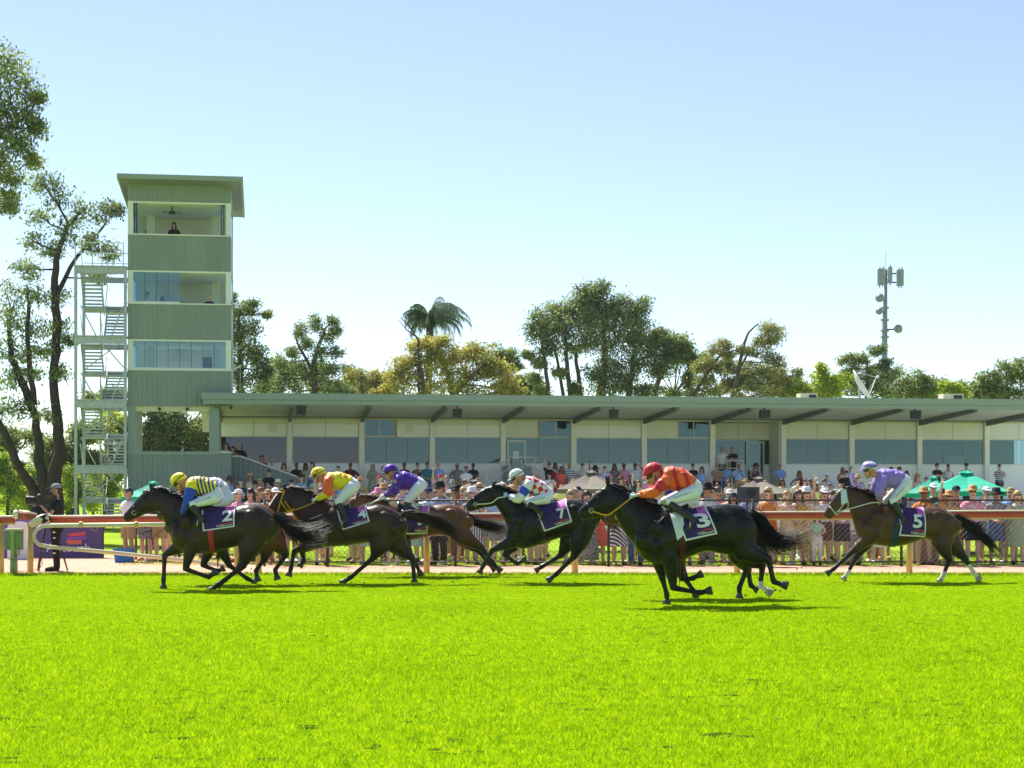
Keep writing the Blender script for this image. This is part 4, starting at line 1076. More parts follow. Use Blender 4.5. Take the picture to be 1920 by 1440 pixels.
# ================================================================== phone mast, dish
d = 112
MS = empty('phone_mast', Vector(((1659 - 960) / F * d, d, 0))); tag(MS, 'tall grey phone mast with antenna panels behind the right roof', 'mast')
bx = MS.location.x
def q(px, py, dy=0): 
    p = P(px, py, d); return Vector((p.x - bx, dy, p.z))
M['mastgrey'] = mat('mast_grey', (0.30, 0.33, 0.38), 0.5, 0.1, 3, metal=.2)
mb = MB(); mb.tube([(0, 0, 0), q(1658.5, 650), q(1660, 505)], [.26, .2, .13], 12); mb.build('pole', M['mastgrey'], MS, True)
for px, py in ((1647, 521), (1653, 520), (1684, 522), (1689, 521), (1667, 517)):
    p = q(px, py, random.uniform(-.5, .3)); mb = MB(); mb.box(p.x - .15, p.x + .13, p.y - .08, p.y + .08, p.z - .55, p.z + .55); mb.build('antenna_panel', M['mastgrey'], MS)
    mb = MB(); mb.tube([p + Vector((0, 0, -.7)), p + Vector((.05, .12, .7))], .035, 5); mb.tube([p + Vector((0, .1, .3)), (0, 0, p.z + .3)], .03, 5); mb.tube([p + Vector((0, .1, -.3)), (0, 0, p.z - .3)], .03, 5); mb.build('bracket', M['darkmetal'], MS)
for px, py, rr in ((1650, 560, .3), (1649, 585, .24), (1677, 618, .3)):
    p = q(px, py, -.3); mb = MB(); sg = -1 if px < 1659 else 1
    mb.tube([p, p + Vector((sg * .12, -.2, 0)), p + Vector((sg * .18, -.32, 0))], [rr * .6, rr, rr * .96], 12); mb.build('microwave_dish', M['mastgrey'], MS, True)
    mb = MB(); mb.tube([p, (0, 0, p.z)], .05, 6); mb.build('bracket', M['darkmetal'], MS)
for py in (620, 632, 600, 577):
    p = q(1659, py); mb = MB(); mb.tube([p - Vector((0, 0, .06)), p + Vector((0, 0, .06))], .29, 10); mb.build('collar', M['mastgrey'], MS)
mb = MB(); mb.tube([q(1660, 506), q(1661, 470)], .012, 4); mb.build('whip_aerial', M['mastgrey'], MS)
kd = 2.0
DS = empty('satellite_dish', bw(bt(1625, kd), kd, bz(1625, 752, kd) - .4), 0); tag(DS, 'large pale satellite dish tilted skyward on the stand roof', 'satellite dish')
M['dish'] = mat('dish_paint', (0.60, 0.56, 0.52), 0.5, 0.08, 2)
ax = Vector((.82, -.15, .52)).normalized(); e1 = ax.cross(Vector((0, 1, 0))).normalized(); e2 = ax.cross(e1)
cc = Vector((-.35, 0, 1.05)); rings = []
for i in range(7):
    f = i / 6 * .98 + .02
    rings.append([cc + ax * (.22 * f * f) + (e1 * math.cos(k * .2618 * 1) + e2 * math.sin(k * .2618 * 1)) * .92 * f for k in range(24)])
rings += [[p - ax * .03 for p in r_] for r_ in rings[::-1]]
mb = MB(); mb.rings(rings); mb.build('reflector', M['dish'], DS, True)
mb = MB(); fp = cc + ax * .95
for k in (0, 8, 16): mb.tube([rings[6][k], fp], .016, 5)
mb.build('feed_arm', M['white'], DS)
mb = MB(); mb.tube([fp, fp + ax * .15], .06, 8); mb.build('feed_horn', M['white'], DS)
mb = MB(); mb.tube([(-.3, .1, -.2), tuple(cc - ax * .03)], .07, 8); mb.build('mount', M['galv'], DS)
# ================================================================== horses
M['boot'] = mat('black_leather', (0.012, 0.013, 0.016), 0.3, 0.2, 9, spec=.5)
M['tack'] = mat('dark_tack_leather', (0.02, 0.014, 0.012), 0.4, 0.2, 9)
M['hoof'] = mat('hoof_horn', (0.05, 0.045, 0.04), 0.5, 0.3, 20)
M['hoof_lt'] = mat('pale_hoof_horn', (0.35, 0.30, 0.24), 0.5, 0.3, 20)
M['eye'] = mat('dark_eye', (0.006, 0.005, 0.005), 0.08, 0, 5, spec=.8)
M['steel'] = mat('bright_steel', (0.6, 0.6, 0.6), 0.2, 0.05, 9, metal=1)
M['sock'] = mat('white_leg_hair', (0.62, 0.58, 0.52), 0.7, 0.12, 20)
M['hair_blk'] = mat('black_horse_hair', (0.010, 0.009, 0.009), 0.55, 0.4, 30, spec=.22)
M['hair_brn'] = mat('brown_horse_hair', (0.035, 0.02, 0.014), 0.55, 0.5, 30, spec=.22)
M['clothp'] = mat('purple_saddle_cloth', H('#2f1a5e'), 0.65, 0.12, 6, bump=.15)
M['clothw'] = mat('white_cloth_trim', (0.72, 0.72, 0.74), 0.65, 0.05, 6)
M['clothpink'] = mat('pink_cloth_print', H('#c45ab4'), 0.65, 0.2, 12)
M['clothred'] = mat('red_cloth_print', H('#c23a50'), 0.65, 0.25, 12)

def coatmat(name, c, c2, legs, sheen_rough=.33):
    """horse coat: soft mottling, black lower legs where the coat has them, wet short hair gloss"""
    m = bpy.data.materials.new(name); m.use_nodes = True
    N, L = m.node_tree.nodes, m.node_tree.links
    b = N['Principled BSDF']
    tc = N.new('ShaderNodeTexCoord')
    n1 = N.new('ShaderNodeTexNoise'); n1.inputs['Scale'].default_value = 3.2; n1.inputs['Detail'].default_value = 5
    L.new(tc.outputs['Object'], n1.inputs[0])
    rp = N.new('ShaderNodeValToRGB'); rp.color_ramp.elements[0].position = .32; rp.color_ramp.elements[1].position = .68
    rp.color_ramp.elements[0].color = c + (1,); rp.color_ramp.elements[1].color = c2 + (1,)
    L.new(n1.outputs['Fac'], rp.inputs[0])
    sx = N.new('ShaderNodeSeparateXYZ'); L.new(tc.outputs['Object'], sx.inputs[0])
    mr = N.new('ShaderNodeMapRange'); mr.inputs['From Min'].default_value = legs - .12; mr.inputs['From Max'].default_value = legs + .12
    L.new(sx.outputs['Z'], mr.inputs['Value'])
    mx = N.new('ShaderNodeMix'); mx.data_type = 'RGBA'
    mx.inputs[6].default_value = (0.012, 0.010, 0.009, 1)
    L.new(mr.outputs[0], mx.inputs[0]); L.new(rp.outputs[0], mx.inputs[7]); L.new(mx.outputs[2], b.inputs['Base Color'])
    b.inputs['Roughness'].default_value = sheen_rough
    b.inputs['Specular IOR Level'].default_value = .26
    b.inputs['Sheen Weight'].default_value = .0; b.inputs['Sheen Roughness'].default_value = .4
    n2 = N.new('ShaderNodeTexNoise'); n2.inputs['Scale'].default_value = 14; n2.inputs['Detail'].default_value = 6
    L.new(tc.outputs['Object'], n2.inputs[0])
    bp = N.new('ShaderNodeBump'); bp.inputs['Strength'].default_value = .35; bp.inputs['Distance'].default_value = .012
    n3 = N.new('ShaderNodeTexNoise'); n3.inputs['Scale'].default_value = 4.5; n3.inputs['Detail'].default_value = 2
    L.new(tc.outputs['Object'], n3.inputs[0])
    b3 = N.new('ShaderNodeBump'); b3.inputs['Strength'].default_value = .22; b3.inputs['Distance'].default_value = .05
    L.new(n3.outputs['Fac'], b3.inputs['Height']); L.new(b3.outputs[0], bp.inputs['Normal'])
    L.new(n2.outputs['Fac'], bp.inputs['Height']); L.new(bp.outputs[0], b.inputs['Normal'])
    rr = N.new('ShaderNodeMapRange'); rr.inputs['From Min'].default_value = .35; rr.inputs['From Max'].default_value = .65; rr.inputs['To Min'].default_value = sheen_rough - .06; rr.inputs['To Max'].default_value = sheen_rough + .2
    L.new(n2.outputs['Fac'], rr.inputs['Value']); L.new(rr.outputs[0], b.inputs['Roughness'])
    return m

def cr(a, b, c, d, t):
    return .5 * ((2 * b) + (-a + c) * t + (2 * a - 5 * b + 4 * c - d) * t * t + (-a + 3 * b - 3 * c + d) * t ** 3)
def smooth_list(lst, sub=3):
    out = []
    n = len(lst)
    for i in range(n - 1):
        p = [lst[max(0, i - 1)], lst[i], lst[i + 1], lst[min(n - 1, i + 2)]]
        for s in range(sub):
            t = s / sub
            out.append(tuple(cr(p[0][k], p[1][k], p[2][k], p[3][k], t) for k in range(len(lst[0]))))
    out.append(tuple(lst[-1]))
    return out
def pair_rings(pairs, n=18, yc=0.0, ex=1.0):
    """pairs: (Tx,Tz,Bx,Bz,w) in metres"""
    rings = []
    for (tx, tz_, bx, bz_, w) in pairs:
        cx, cz = (tx + bx) / 2, (tz_ + bz_) / 2; hx, hz = (tx - bx) / 2, (tz_ - bz_) / 2
        ring = []
        for k in range(n):
            a = 2 * math.pi * k / n
            ca, sa = math.cos(a), math.sin(a)
            ca = math.copysign(abs(ca) ** ex, ca); sa = math.copysign(abs(sa) ** ex, sa)
            ring.append((cx + hx * ca, yc + w * sa, cz + hz * ca))
        rings.append(ring)
    return rings
FORE = [(.15, .10), (.118, .09), (.085, .066), (.064, .054), (.058, .052), (.046, .042), (.039, .035), (.042, .038), (.050, .045), (.040, .040), (.045, .044)]
HIND = [(.24, .13), (.20, .13), (.14, .10), (.085, .062), (.072, .052), (.052, .042), (.043, .036), (.045, .039), (.052, .047), (.041, .041), (.046, .045)]
def leg_rings(pts, kind, yc, y_top):
    """pts in metres (x,z): fore elbow,knee,fetlock,hoof; hind hip,stifle,hock,fetlock,hoof"""
    P_ = [Vector((p[0], p[1])) for p in pts]
    if kind == 'f':
        path = [P_[0].lerp(P_[1], f) for f in (0, .3, .65, .88)] + [P_[1]] + [P_[1].lerp(P_[2], f) for f in (.16, .55, .88)] + [P_[2]] + [P_[2].lerp(P_[3], f) for f in (.32, .56)]
        prof = FORE
    else:
        path = [P_[0], P_[1], P_[1].lerp(P_[2], .4), P_[1].lerp(P_[2], .82), P_[2]] + [P_[2].lerp(P_[3], f) for f in (.16, .55, .88)] + [P_[3]] + [P_[3].lerp(P_[4], f) for f in (.32, .56)]
        prof = HIND
    rings = []
    n = 12
    for i, p in enumerate(path):
        t = path[min(i + 1, len(path) - 1)] - path[max(i - 1, 0)]
        t.normalize(); nrm = Vector((-t.y, t.x))
        f = min(1, i / 3.0)
        y = y_top * (1 - f) + yc * f
        r, w = prof[i]
        rings.append([(p.x + nrm.x * r * math.cos(2 * math.pi * k / n), y + w * math.sin(2 * math.pi * k / n), p.y + nrm.y * r * math.cos(2 * math.pi * k / n)) for k in range(n)])
    hp, tip = path[-1], P_[-1]
    return rings, hp, tip
def hoof_mesh(hp, tip, yc):
    t = (tip - hp); L_ = max(t.length, .055); t = t.normalized(); nrm = Vector((-t.y, t.x))
    mb = MB(); rings = []
    n = 12
    for f, r in ((-.15, .040), (0.0, .046), (.5, .055), (1.0, .064), (1.02, .052)):
        c = hp + t * L_ * f
        rings.append([(c.x + nrm.x * r * 1.12 * math.cos(2 * math.pi * k / n), yc + r * .95 * math.sin(2 * math.pi * k / n), c.y + nrm.y * r * 1.12 * math.cos(2 * math.pi * k / n)) for k in range(n)])
    mb.rings(rings)
    return mb

def strands(mb, path, n, spread, rad, seed, wob=.03, start=(0, .12), lift=0.0, ysp=1.0):
    """hair: many tapered strands that follow one path and fan out"""
    rd = random.Random(seed)
    pts = [Vector(p) for p in smooth_list([tuple(p) for p in path], 4)]
    m_ = len(pts)
    for i in range(n):
        o = Vector((rd.gauss(0, 1) * .6, rd.gauss(0, .6) * ysp, rd.gauss(0, 1)))
        s0 = rd.uniform(*start); e0 = rd.uniform(.62, 1.0)
        ph = rd.uniform(0, 6.28); lf = rd.uniform(0, lift)
        q_ = []
        for k in range(7):
            f = s0 + (e0 - s0) * k / 6
            x = f * (m_ - 1); i0 = int(x); i1 = min(i0 + 1, m_ - 1)
            b = pts[i0].lerp(pts[i1], x - i0)
            sp = spread[0] + (spread[1] - spread[0]) * f
            q_.append(b + o * sp + Vector((0, 0, lf * f * f + wob * f * math.sin(ph + f * 6))))
        mb.tube(q_, [rad * (1 - .75 * k / 6) for k in range(7)], 3, cap=False)

class Rider: pass

def make_horse(sp):
    d = sp['d']; ox, oy, s = sp['zoom']
    k_, px_, py_, dx_, dy_ = sp.get('xf', (1, 0, 0, 0, 0))
    def pxy(zx, zy):
        zx = px_ + (zx - px_) * k_ + dx_; zy = py_ + (zy - py_) * k_ + dy_
        return ox + zx / s, oy + zy / s
    bc = sp['body'][len(sp['body']) // 2]
    X0 = (pxy(bc[0], bc[1])[0] - 960) / F * d
    def cv(zx, zy):
        a, b = pxy(zx, zy)
        return ((a - 960) / F * d - X0, CH - (b - HY) / F * d)
    root = empty('racehorse', (X0, d, 0)); tag(root, sp['label'], 'horse', 'racehorses galloping to the left')
    mb = MB()
    def conv_pairs(lst): return [cv(a, b) + cv(c, e) + (w,) for a, b, c, e, w in lst]
    body = smooth_list(conv_pairs(sp['body']), 3)
    # taper in both ends so that chest and buttock are rounded
    mb.rings(pair_rings(body, 22, 0, .92))
    mb.rings(pair_rings(smooth_list(conv_pairs(sp['neck']), 3), 18))
    head = conv_pairs(sp['head'])
    mb.rings(pair_rings(smooth_list(head, 3), 16))
    # muscles: shoulder, thigh, jowl, brow
    for (zx, zy, r, sy, y) in sp.get('lumps', []):
        x, z = cv(zx, zy)
        for sg in (-1, 1): mb.ball((x, sg * y, z), r, 12, 8, sy=sy)
    bp_ = body
    for (fx, fz, r_, yy, sy_) in ((.16, .52, .13, .20, .5), (.24, .30, .12, .235, .4), (.22, .62, .10, .225, .45), (.72, .35, .15, .21, .5), (.80, .55, .14, .20, .55), (.66, .62, .10, .225, .5), (.90, .42, .12, .15, .55), (.40, .55, .16, .235, .45)):
        q_ = bp_[int(fx * (len(bp_) - 1))]
        for sg in (-1, 1): mb.ball((q_[0] * (1 - fz) + q_[2] * fz, sg * yy, q_[1] * (1 - fz) + q_[3] * fz), r_, 12, 8, sy=sy_)
    # ears
    for sg, (tipx, tipy) in zip((-1, 1), sp['ears']):
        bx_, bz_ = cv(*sp['earbase']); tx_, tz_ = cv(tipx, tipy)
        mb.tube([(bx_, sg * .06, bz_ - .03), (bx_ * .7 + tx_ * .3, sg * .075, bz_ * .7 + tz_ * .3), (tx_ * .7 + bx_ * .3, sg * .08, tz_ * .7 + bz_ * .3), (tx_, sg * .07, tz_)], [.032, .036, .026, .008], 8)
    socks, hoofs = [], []
    for (kind, side, pts, wht) in sp['legs']:
        P_ = [cv(*p) for p in pts]
        yc = side * (.13 if kind == 'f' else .14)
        if kind == 'f':                                # the shoulder runs up into the body above the elbow
            e0 = Vector(P_[0]); sh_ = e0 + Vector((-.05, .22)); mb.tube([(sh_.x, side * .10, sh_.y), (e0.x * .6 + sh_.x * .4, side * .125, e0.y * .6 + sh_.y * .4), (e0.x, side * .14, e0.y), (e0.x * .8 + P_[1][0] * .2, side * .135, e0.y * .8 + P_[1][1] * .2)], [.10, .125, .125, .09], 12)
        rings, hp, tip = leg_rings(P_, kind, yc, side * (.135 if kind == 'f' else .13))
        mb.rings(rings)
        hoofs.append((hp, tip, yc, wht))
        if wht: socks.append((P_[-2], P_[-1], yc, wht))
    me = remesh(mb, 'body', .0165, 6, .5)
    mats = [sp['coat']]
    if socks or sp.get('blaze'):
        mats.append(M['sock'])
        idx = np.zeros(len(me.polygons), dtype=np.int32)
        for i, pg in enumerate(me.polygons):
            c = pg.center
            for (f_, h_, yc, wht) in socks:
                f2, h2 = Vector(f_), Vector(h_)
                p2 = Vector((c.x, c.z)); ab = h2 - f2
                t = max(-wht, min(1, (p2 - f2).dot(ab) / max(1e-6, ab.length_squared)))
                if (p2 - (f2 + ab * t)).length < .075 and abs(c.y - yc) < .07: idx[i] = 1
            for (zx, zy, rr) in sp.get('blaze', []):
                x, z = cv(zx, zy)
                if (Vector((c.x, c.z)) - Vector((x, z))).length < rr and abs(c.y) < .05: idx[i] = 1
        me.polygons.foreach_set('material_index', idx)
    for m_ in mats: me.materials.append(m_)
    link('body', me, root)
    bvh = BVHTree.FromPolygons([v.co.copy() for v in me.vertices], [tuple(p.vertices) for p in me.polygons])
    def near(x, z, dflt=-.2):
        h = bvh.ray_cast(Vector((x, -3, z)), Vector((0, 1, 0)))
        return h[0].y if h[0] is not None else dflt
    def topz(x, y):
        h = bvh.ray_cast(Vector((x, y, 5)), Vector((0, 0, -1)))
        return h[0].z if h[0] is not None else 1.5
    def botz(x, y):
        h = bvh.ray_cast(Vector((x, y, -1)), Vector((0, 0, 1)))
        return h[0].z if h[0] is not None else .8
    for (hp, tip, yc, wht) in hoofs:
        hoof_mesh(hp, tip, yc).build('hoof', M['hoof_lt'] if wht else M['hoof'], root, True)
    # eyes and nostrils
    ex_, ez_ = cv(*sp['eye'])
    for sg in (-1, 1):
        y = near(ex_, ez_, -.1)
        mb = MB(); mb.ball((ex_, sg * abs(y) * .97, ez_), .021, 8, 6); mb.build('eye', M['eye'], root, True)
    nx, nz = cv(*sp['nostril'])
    for sg in (-1, 1):
        mb = MB(); mb.ball((nx, sg * (abs(near(nx, nz, -.05)) - .004), nz), .02, 8, 5, sx=.8, sz=1.2); mb.build('nostril', M['eye'], root, True)
    # mane
    mb = MB()
    crest = [cv(*p) for p in sp['mane']]
    rd = random.Random(sp['seed'])
    cs = smooth_list(crest, 6)
    for i in range(sp.get('mane_n', 110)):
        f = rd.random(); a = cs[int(f * (len(cs) - 1))]
        x0, z0 = a[0], a[1] - .01
        L_ = rd.uniform(.10, .24); up = rd.uniform(-.15, .55) * sp.get('mane_lift', 1); sg = rd.choice((-1, -1, 1)) * rd.uniform(0, .8)
        q_ = [(x0, 0, z0)]
        for k in range(1, 4):
            g_ = k / 3
            q_.append((x0 + L_ * g_ * .9, sg * .11 * g_, z0 + L_ * (up * g_ - .45 * g_ * g_)))
        mb.tube(q_, [.013, .011, .008, .003], 3, cap=False)
    if mb.v: mb.build('mane', M[sp.get('hair', 'hair_blk')], root)
    # tail
    tl = [(cv(*p)[0], 0, cv(*p)[1]) for p in sp['tail']]
    mb = MB()
    strands(mb, tl, int(1.7 * sp.get('tail_n', 170)), sp.get('tail_spread', (.018, .085)), .006, sp['seed'] + 1, .05, (0, .2), sp.get('tail_lift', .18))
    pth = [Vector(p) for p in smooth_list(tl, 3)]
    mb.tube(pth[:len(pth) * 2 // 3], [.045 + .02 * math.sin(3 * i / len(pth)) for i in range(len(pth) * 2 // 3)], 7)
    mb.build('tail', M[sp.get('hair', 'hair_blk')], root)
    # saddle cloth -------------------------------------------------------
    if 'cloth' in sp:
        C = [Vector(cv(*p)) for p in sp['cloth']]           # TL TR BR BL
        def uv(u, v):
            w_ = sp.get('wave', .006)
            p = (C[0] * (1 - u) + C[1] * u) * (1 - v) + (C[3] * (1 - u) + C[2] * u) * v
            return p
        def surf(u, v, off):
            p = uv(u, v)
            y = near(p.x, p.y, None)
            if y is None: y = -.12
            y -= off + .012 * v * (1 + math.sin(u * 7))      # hangs slightly clear towards its hem
            return Vector((p.x, y, p.y))
        us = [0, .045] + list(np.linspace(.12, .88, 9)) + [.955, 1]; vs2 = list(np.linspace(0, .86, 11)) + [.945, 1]
        mb = MB(); nu, nv = len(us), len(vs2)
        nr = [[surf(u, v, .02) for u in us] for v in vs2]
        fs_, mi_ = [], []
        rows = nr[::-1]
        top = []
        for k in range(1, 6):
            f = k / 6; row = []
            for p in nr[0]:
                y = p.y * (1 - f) - p.y * f
                row.append(Vector((p.x, y, max(p.z, topz(p.x, y) + .02))))
            top.append(row)
        rows = rows + top + [[Vector((p.x, -p.y, p.z)) for p in r_] for r_ in nr]
        vs_ = [p for r_ in rows for p in r_]
        b0 = len(mb.v); mb.v.extend(tuple(p) for p in vs_)
        for i in range(len(rows) - 1):
            for k in range(nu - 1):
                mb.f.append((i * nu + k, i * nu + k + 1, (i + 1) * nu + k + 1, (i + 1) * nu + k))
                edge = k in (0, nu - 2) or i == 0 or i == len(rows) - 2
                pink = (nv - 4 <= i <= nv - 1 + 6) and k > nu * .55
                mb.m.append(1 if edge else (2 if pink else 0))
        co = mb.build('saddle_cloth', [M['clothp'], M['clothw'], M['clothpink']], root, True)
        def cloth_text(name, txt, u0, u1, v0, v1, m_, bold=.0, parent=co):
            tm = textmesh(txt, 1.0, 0.0, bold)
            bm = bmesh.new(); bm.from_mesh(tm); bpy.data.meshes.remove(tm)
            xs_ = [v.co.x for v in bm.verts]; ys_ = [v.co.y for v in bm.verts]
            x0, x1, y0, y1 = min(xs_), max(xs_), min(ys_), max(ys_)
            for q_ in range(1, 7):
                for (co_, no_) in (((0, y0 + (y1 - y0) * q_ / 7, 0), (0, 1, 0)), ((x0 + (x1 - x0) * q_ / 7, 0, 0), (1, 0, 0))):
                    bmesh.ops.bisect_plane(bm, geom=bm.verts[:] + bm.edges[:] + bm.faces[:], plane_co=co_, plane_no=no_)
            for v in bm.verts:
                a = (v.co.x - x0) / (x1 - x0); b_ = (v.co.y - y0) / (y1 - y0)
                v.co = surf(u0 + (u1 - u0) * a, v1 + (v0 - v1) * b_, .028)
            t_ = bpy.data.meshes.new(name); bm.to_mesh(t_); bm.free(); t_.materials.append(m_)
            return link(name, t_, parent)
        if sp.get('num'):
            u0, u1 = sp.get('numu', (.56, .86))
            cloth_text('number', sp['num'], u0, u1, .17, .68, M['clothw'], .03)
        cloth_text('sponsor_lettering', 'TABtouch', .42, .93, .82, .91, M['clothw'], .012)
        mb = MB(); vs_, n_ = [], 6
        for q_ in range(n_ + 1):
            f = q_ / n_; vs_ += [surf(.55 + .37 * f, .735 + .03 * (1 - f), .027), surf(.5 + .4 * f, .79, .027)]
        mb.add(vs_, [(2 * q_, 2 * q_ + 1, 2 * q_ + 3, 2 * q_ + 2) for q_ in range(n_)]); mb.build('sponsor_stripe', M['clothred'], co)
    # bands round the body: girth, breast strap
    def band(name, quad, m_, off=.014, under=True, nv=14):
        Q = [Vector(cv(*p)) for p in quad]; mb = MB(); rows = []
        for i in range(nv + 1):
            v = i / nv; a = Q[0].lerp(Q[3], v); b = Q[1].lerp(Q[2], v)
            rows.append([Vector((p.x, near(p.x, p.y, -.12) - off, p.y)) for p in (a, a.lerp(b, .5), b)])
        if under:
            last = rows[-1]
            for k in range(1, 6):
                f = k / 6
                rows.append([Vector((p.x, p.y * (1 - 2 * f), min(p.z, botz(p.x, p.y * (1 - 2 * f)) - off))) for p in last])
            rows += [[Vector((p.x, -p.y, p.z)) for p in r_] for r_ in rows[nv::-1]]
        mb.add([p for r_ in rows for p in r_], [(3 * i + k, 3 * i + k + 1, 3 * i + 4 + k, 3 * i + 3 + k) for i in range(len(rows) - 1) for k in range(2)])
        return mb.build(name, m_, root, True)
    if 'girth' in sp: band('girth', sp['girth'][0], sp['girth'][1])
    for (nm, quad, m_) in sp.get('patches', []): band(nm, quad, m_, .03, False, 8)
    # bridle
    br = MB()
    def strap(pts, r=.011, m2=None, both=True):
        L_ = []
        fine = smooth_list([cv(*p) for p in pts], 4)
        for (x, z) in fine: L_.append(Vector((x, near(x, z, -.06) - .004, z)))
        br.tube(L_, r, 5); 
        if both: br.tube([Vector((p.x, -p.y, p.z)) for p in L_], r, 5)
    for st in sp.get('straps', []): strap(st, sp.get('strap_r', .011))
    if br.v: br.build('bridle', sp.get('bridle_mat', M['tack']), root, True)
    bx_, bz_ = cv(*sp['bit']); by_ = near(bx_, bz_, -.06) - .012
    for sg in (1, -1):
        mb = MB(); mb.tube([(bx_ + .036 * math.cos(a), by_ * sg, bz_ + .036 * math.sin(a)) for a in np.linspace(0, 2 * math.pi, 13)], .006, 5, cap=False); mb.build('bit_ring', M['steel'], root, True)
    for sg in (1, -1):
        pts = [(bx_, by_ * sg, bz_)]
        for p in sp['rein']:
            x, z = cv(*p); pts.append((x, sg * -.16, z))
        mb = MB(); mb.tube([Vector(p) for p in smooth_list(pts, 3)], .011, 5); mb.build('rein', sp.get('rein_mat', M['tack']), root, True)
    # small racing saddle
    if 'saddle' in sp:
        mb = MB()
        a, b = sp['saddle']; xa, _ = cv(a, 0); xb, _ = cv(b, 0)
        rings = []
        for i in range(8):
            f = i / 7; x = xa + (xb - xa) * f; z = topz(x, 0)
            h = .05 + .05 * abs(f - .5) * 2
            rings.append([(x, .17 * math.sin(t) , z - .05 + (h + .05) * max(-.1, math.cos(t)) - .10 * max(0, abs(math.sin(t)) - .55)) for t in np.linspace(-1.9, 1.9, 11)])
        mb.rings(rings); mb.build('saddle', M['boot'], root, True)
    r = Rider(); r.cv = cv; r.root = root; r.X0 = X0; r.d = d; r.k = k_; r.near = near; r.topz = topz
    return r

coat_blk = coatmat('black_brown_coat', (0.018, 0.010, 0.007), (0.042, 0.025, 0.016), .55, .30)
coat_jet = coatmat('jet_black_coat', (0.005, 0.005, 0.005), (0.011, 0.010, 0.010), .5, .27)
coat_dkbay = coatmat('dark_bay_coat', (0.024, 0.012, 0.007), (0.058, 0.029, 0.016), .62, .3)
coat_bay = coatmat('bay_coat', (0.09, 0.034, 0.014), (0.17, 0.070, 0.026), .62)
coat_brown = coatmat('brown_coat', (0.045, 0.021, 0.011), (0.11, 0.052, 0.025), .62, .32)
M['red_girth'] = mat('red_elastic_girth', H('#a8302f'), .6, .1, 9); M['blue_girth'] = mat('dark_blue_girth', H('#173a63'), .6, .1, 9); M['dkred'] = mat('dark_red_girth', H('#4d1418'), .6, .1, 9)
M['tack_y'] = mat('yellow_tack', H('#d0a021'), .5, .1, 9); M['tack_w'] = mat('pale_tack', (0.62, 0.66, 0.60), .5, .1, 9); M['tack_r'] = mat('red_tack', H('#a3252b'), .5, .1, 9)
M['padw'] = mat('white_pad', (0.62, 0.68, 0.74), .7, .1, 9); M['blinker'] = mat('pale_blue_blinker', (0.55, 0.64, 0.78), .6, .08, 9)

Z1, Z2, Z3, Z4, Z5 = (220, 840, 4.8), (500, 840, 4.8), (840, 840, 5.3333), (1060, 840, 4.0), (1520, 840, 4.8)
A = dict(d=28.9, zoom=Z1, seed=1, coat=coat_blk, label='black brown racehorse with number 2 cloth and red girth, furthest left',
    head=[(318, 350, 385, 565, .085), (268, 376, 335, 580, .10), (205, 425, 270, 592, .10), (135, 510, 195, 622, .072), (85, 566, 138, 648, .062), (55, 602, 95, 668, .056), (48, 622, 75, 660, .035)],
    neck=[(316, 352, 375, 575, .085), (420, 385, 415, 650, .10), (540, 430, 455, 735, .13), (640, 485, 490, 830, .18), (710, 520, 540, 900, .20)],
    body=[(468, 700, 478, 790, .05), (520, 630, 512, 880, .15), (620, 560, 590, 938, .21), (720, 525, 700, 955, .25), (830, 530, 820, 950, .275), (950, 535, 930, 925, .29), (1060, 528, 1050, 892, .28), (1150, 508, 1150, 870, .28), (1240, 505, 1240, 880, .27), (1330, 545, 1330, 860, .24), (1410, 620, 1400, 820, .17), (1450, 690, 1440, 770, .07)],
    lumps=[(600, 760, .20, .55, .12), (1260, 680, .235, .6, .13), (285, 500, .085, .5, .06)],
    ears=[(300, 312), (318, 312)], earbase=(318, 362), eye=(232, 468), nostril=(72, 612),
    legs=[('f', -1, [(690, 850), (625, 1085), (835, 1160), (905, 1105)], 0), ('f', 1, [(560, 880), (412, 965), (402, 1190), (400, 1275)], 0),
          ('h', -1, [(1270, 740), (1190, 900), (1140, 1060), (925, 1225), (835, 1290)], 0), ('h', 1, [(1270, 740), (1190, 900), (1085, 1090), (960, 1190), (885, 1248)], 0)],
    mane=[(330, 352), (440, 392), (560, 440), (640, 485)], tail=[(1415, 600), (1500, 680), (1580, 770), (1720, 845), (1900, 865)], tail_lift=.34, tail_n=230, tail_spread=(.02, .085), hair='hair_blk',
    cloth=[(775, 545), (1075, 520), (1082, 705), (800, 745)], num='2', numu=(.62, .93), girth=([(835, 540), (885, 540), (895, 930), (850, 935)], M['red_girth']),
    straps=[[(315, 375), (270, 480), (150, 585)], [(268, 385), (315, 395), (330, 470)], [(150, 520), (190, 615)], [(545, 505), (440, 705), (470, 760)]], bit=(160, 582), rein=[(330, 580), (560, 640)], rein_mat=M['tack'], saddle=(690, 850))
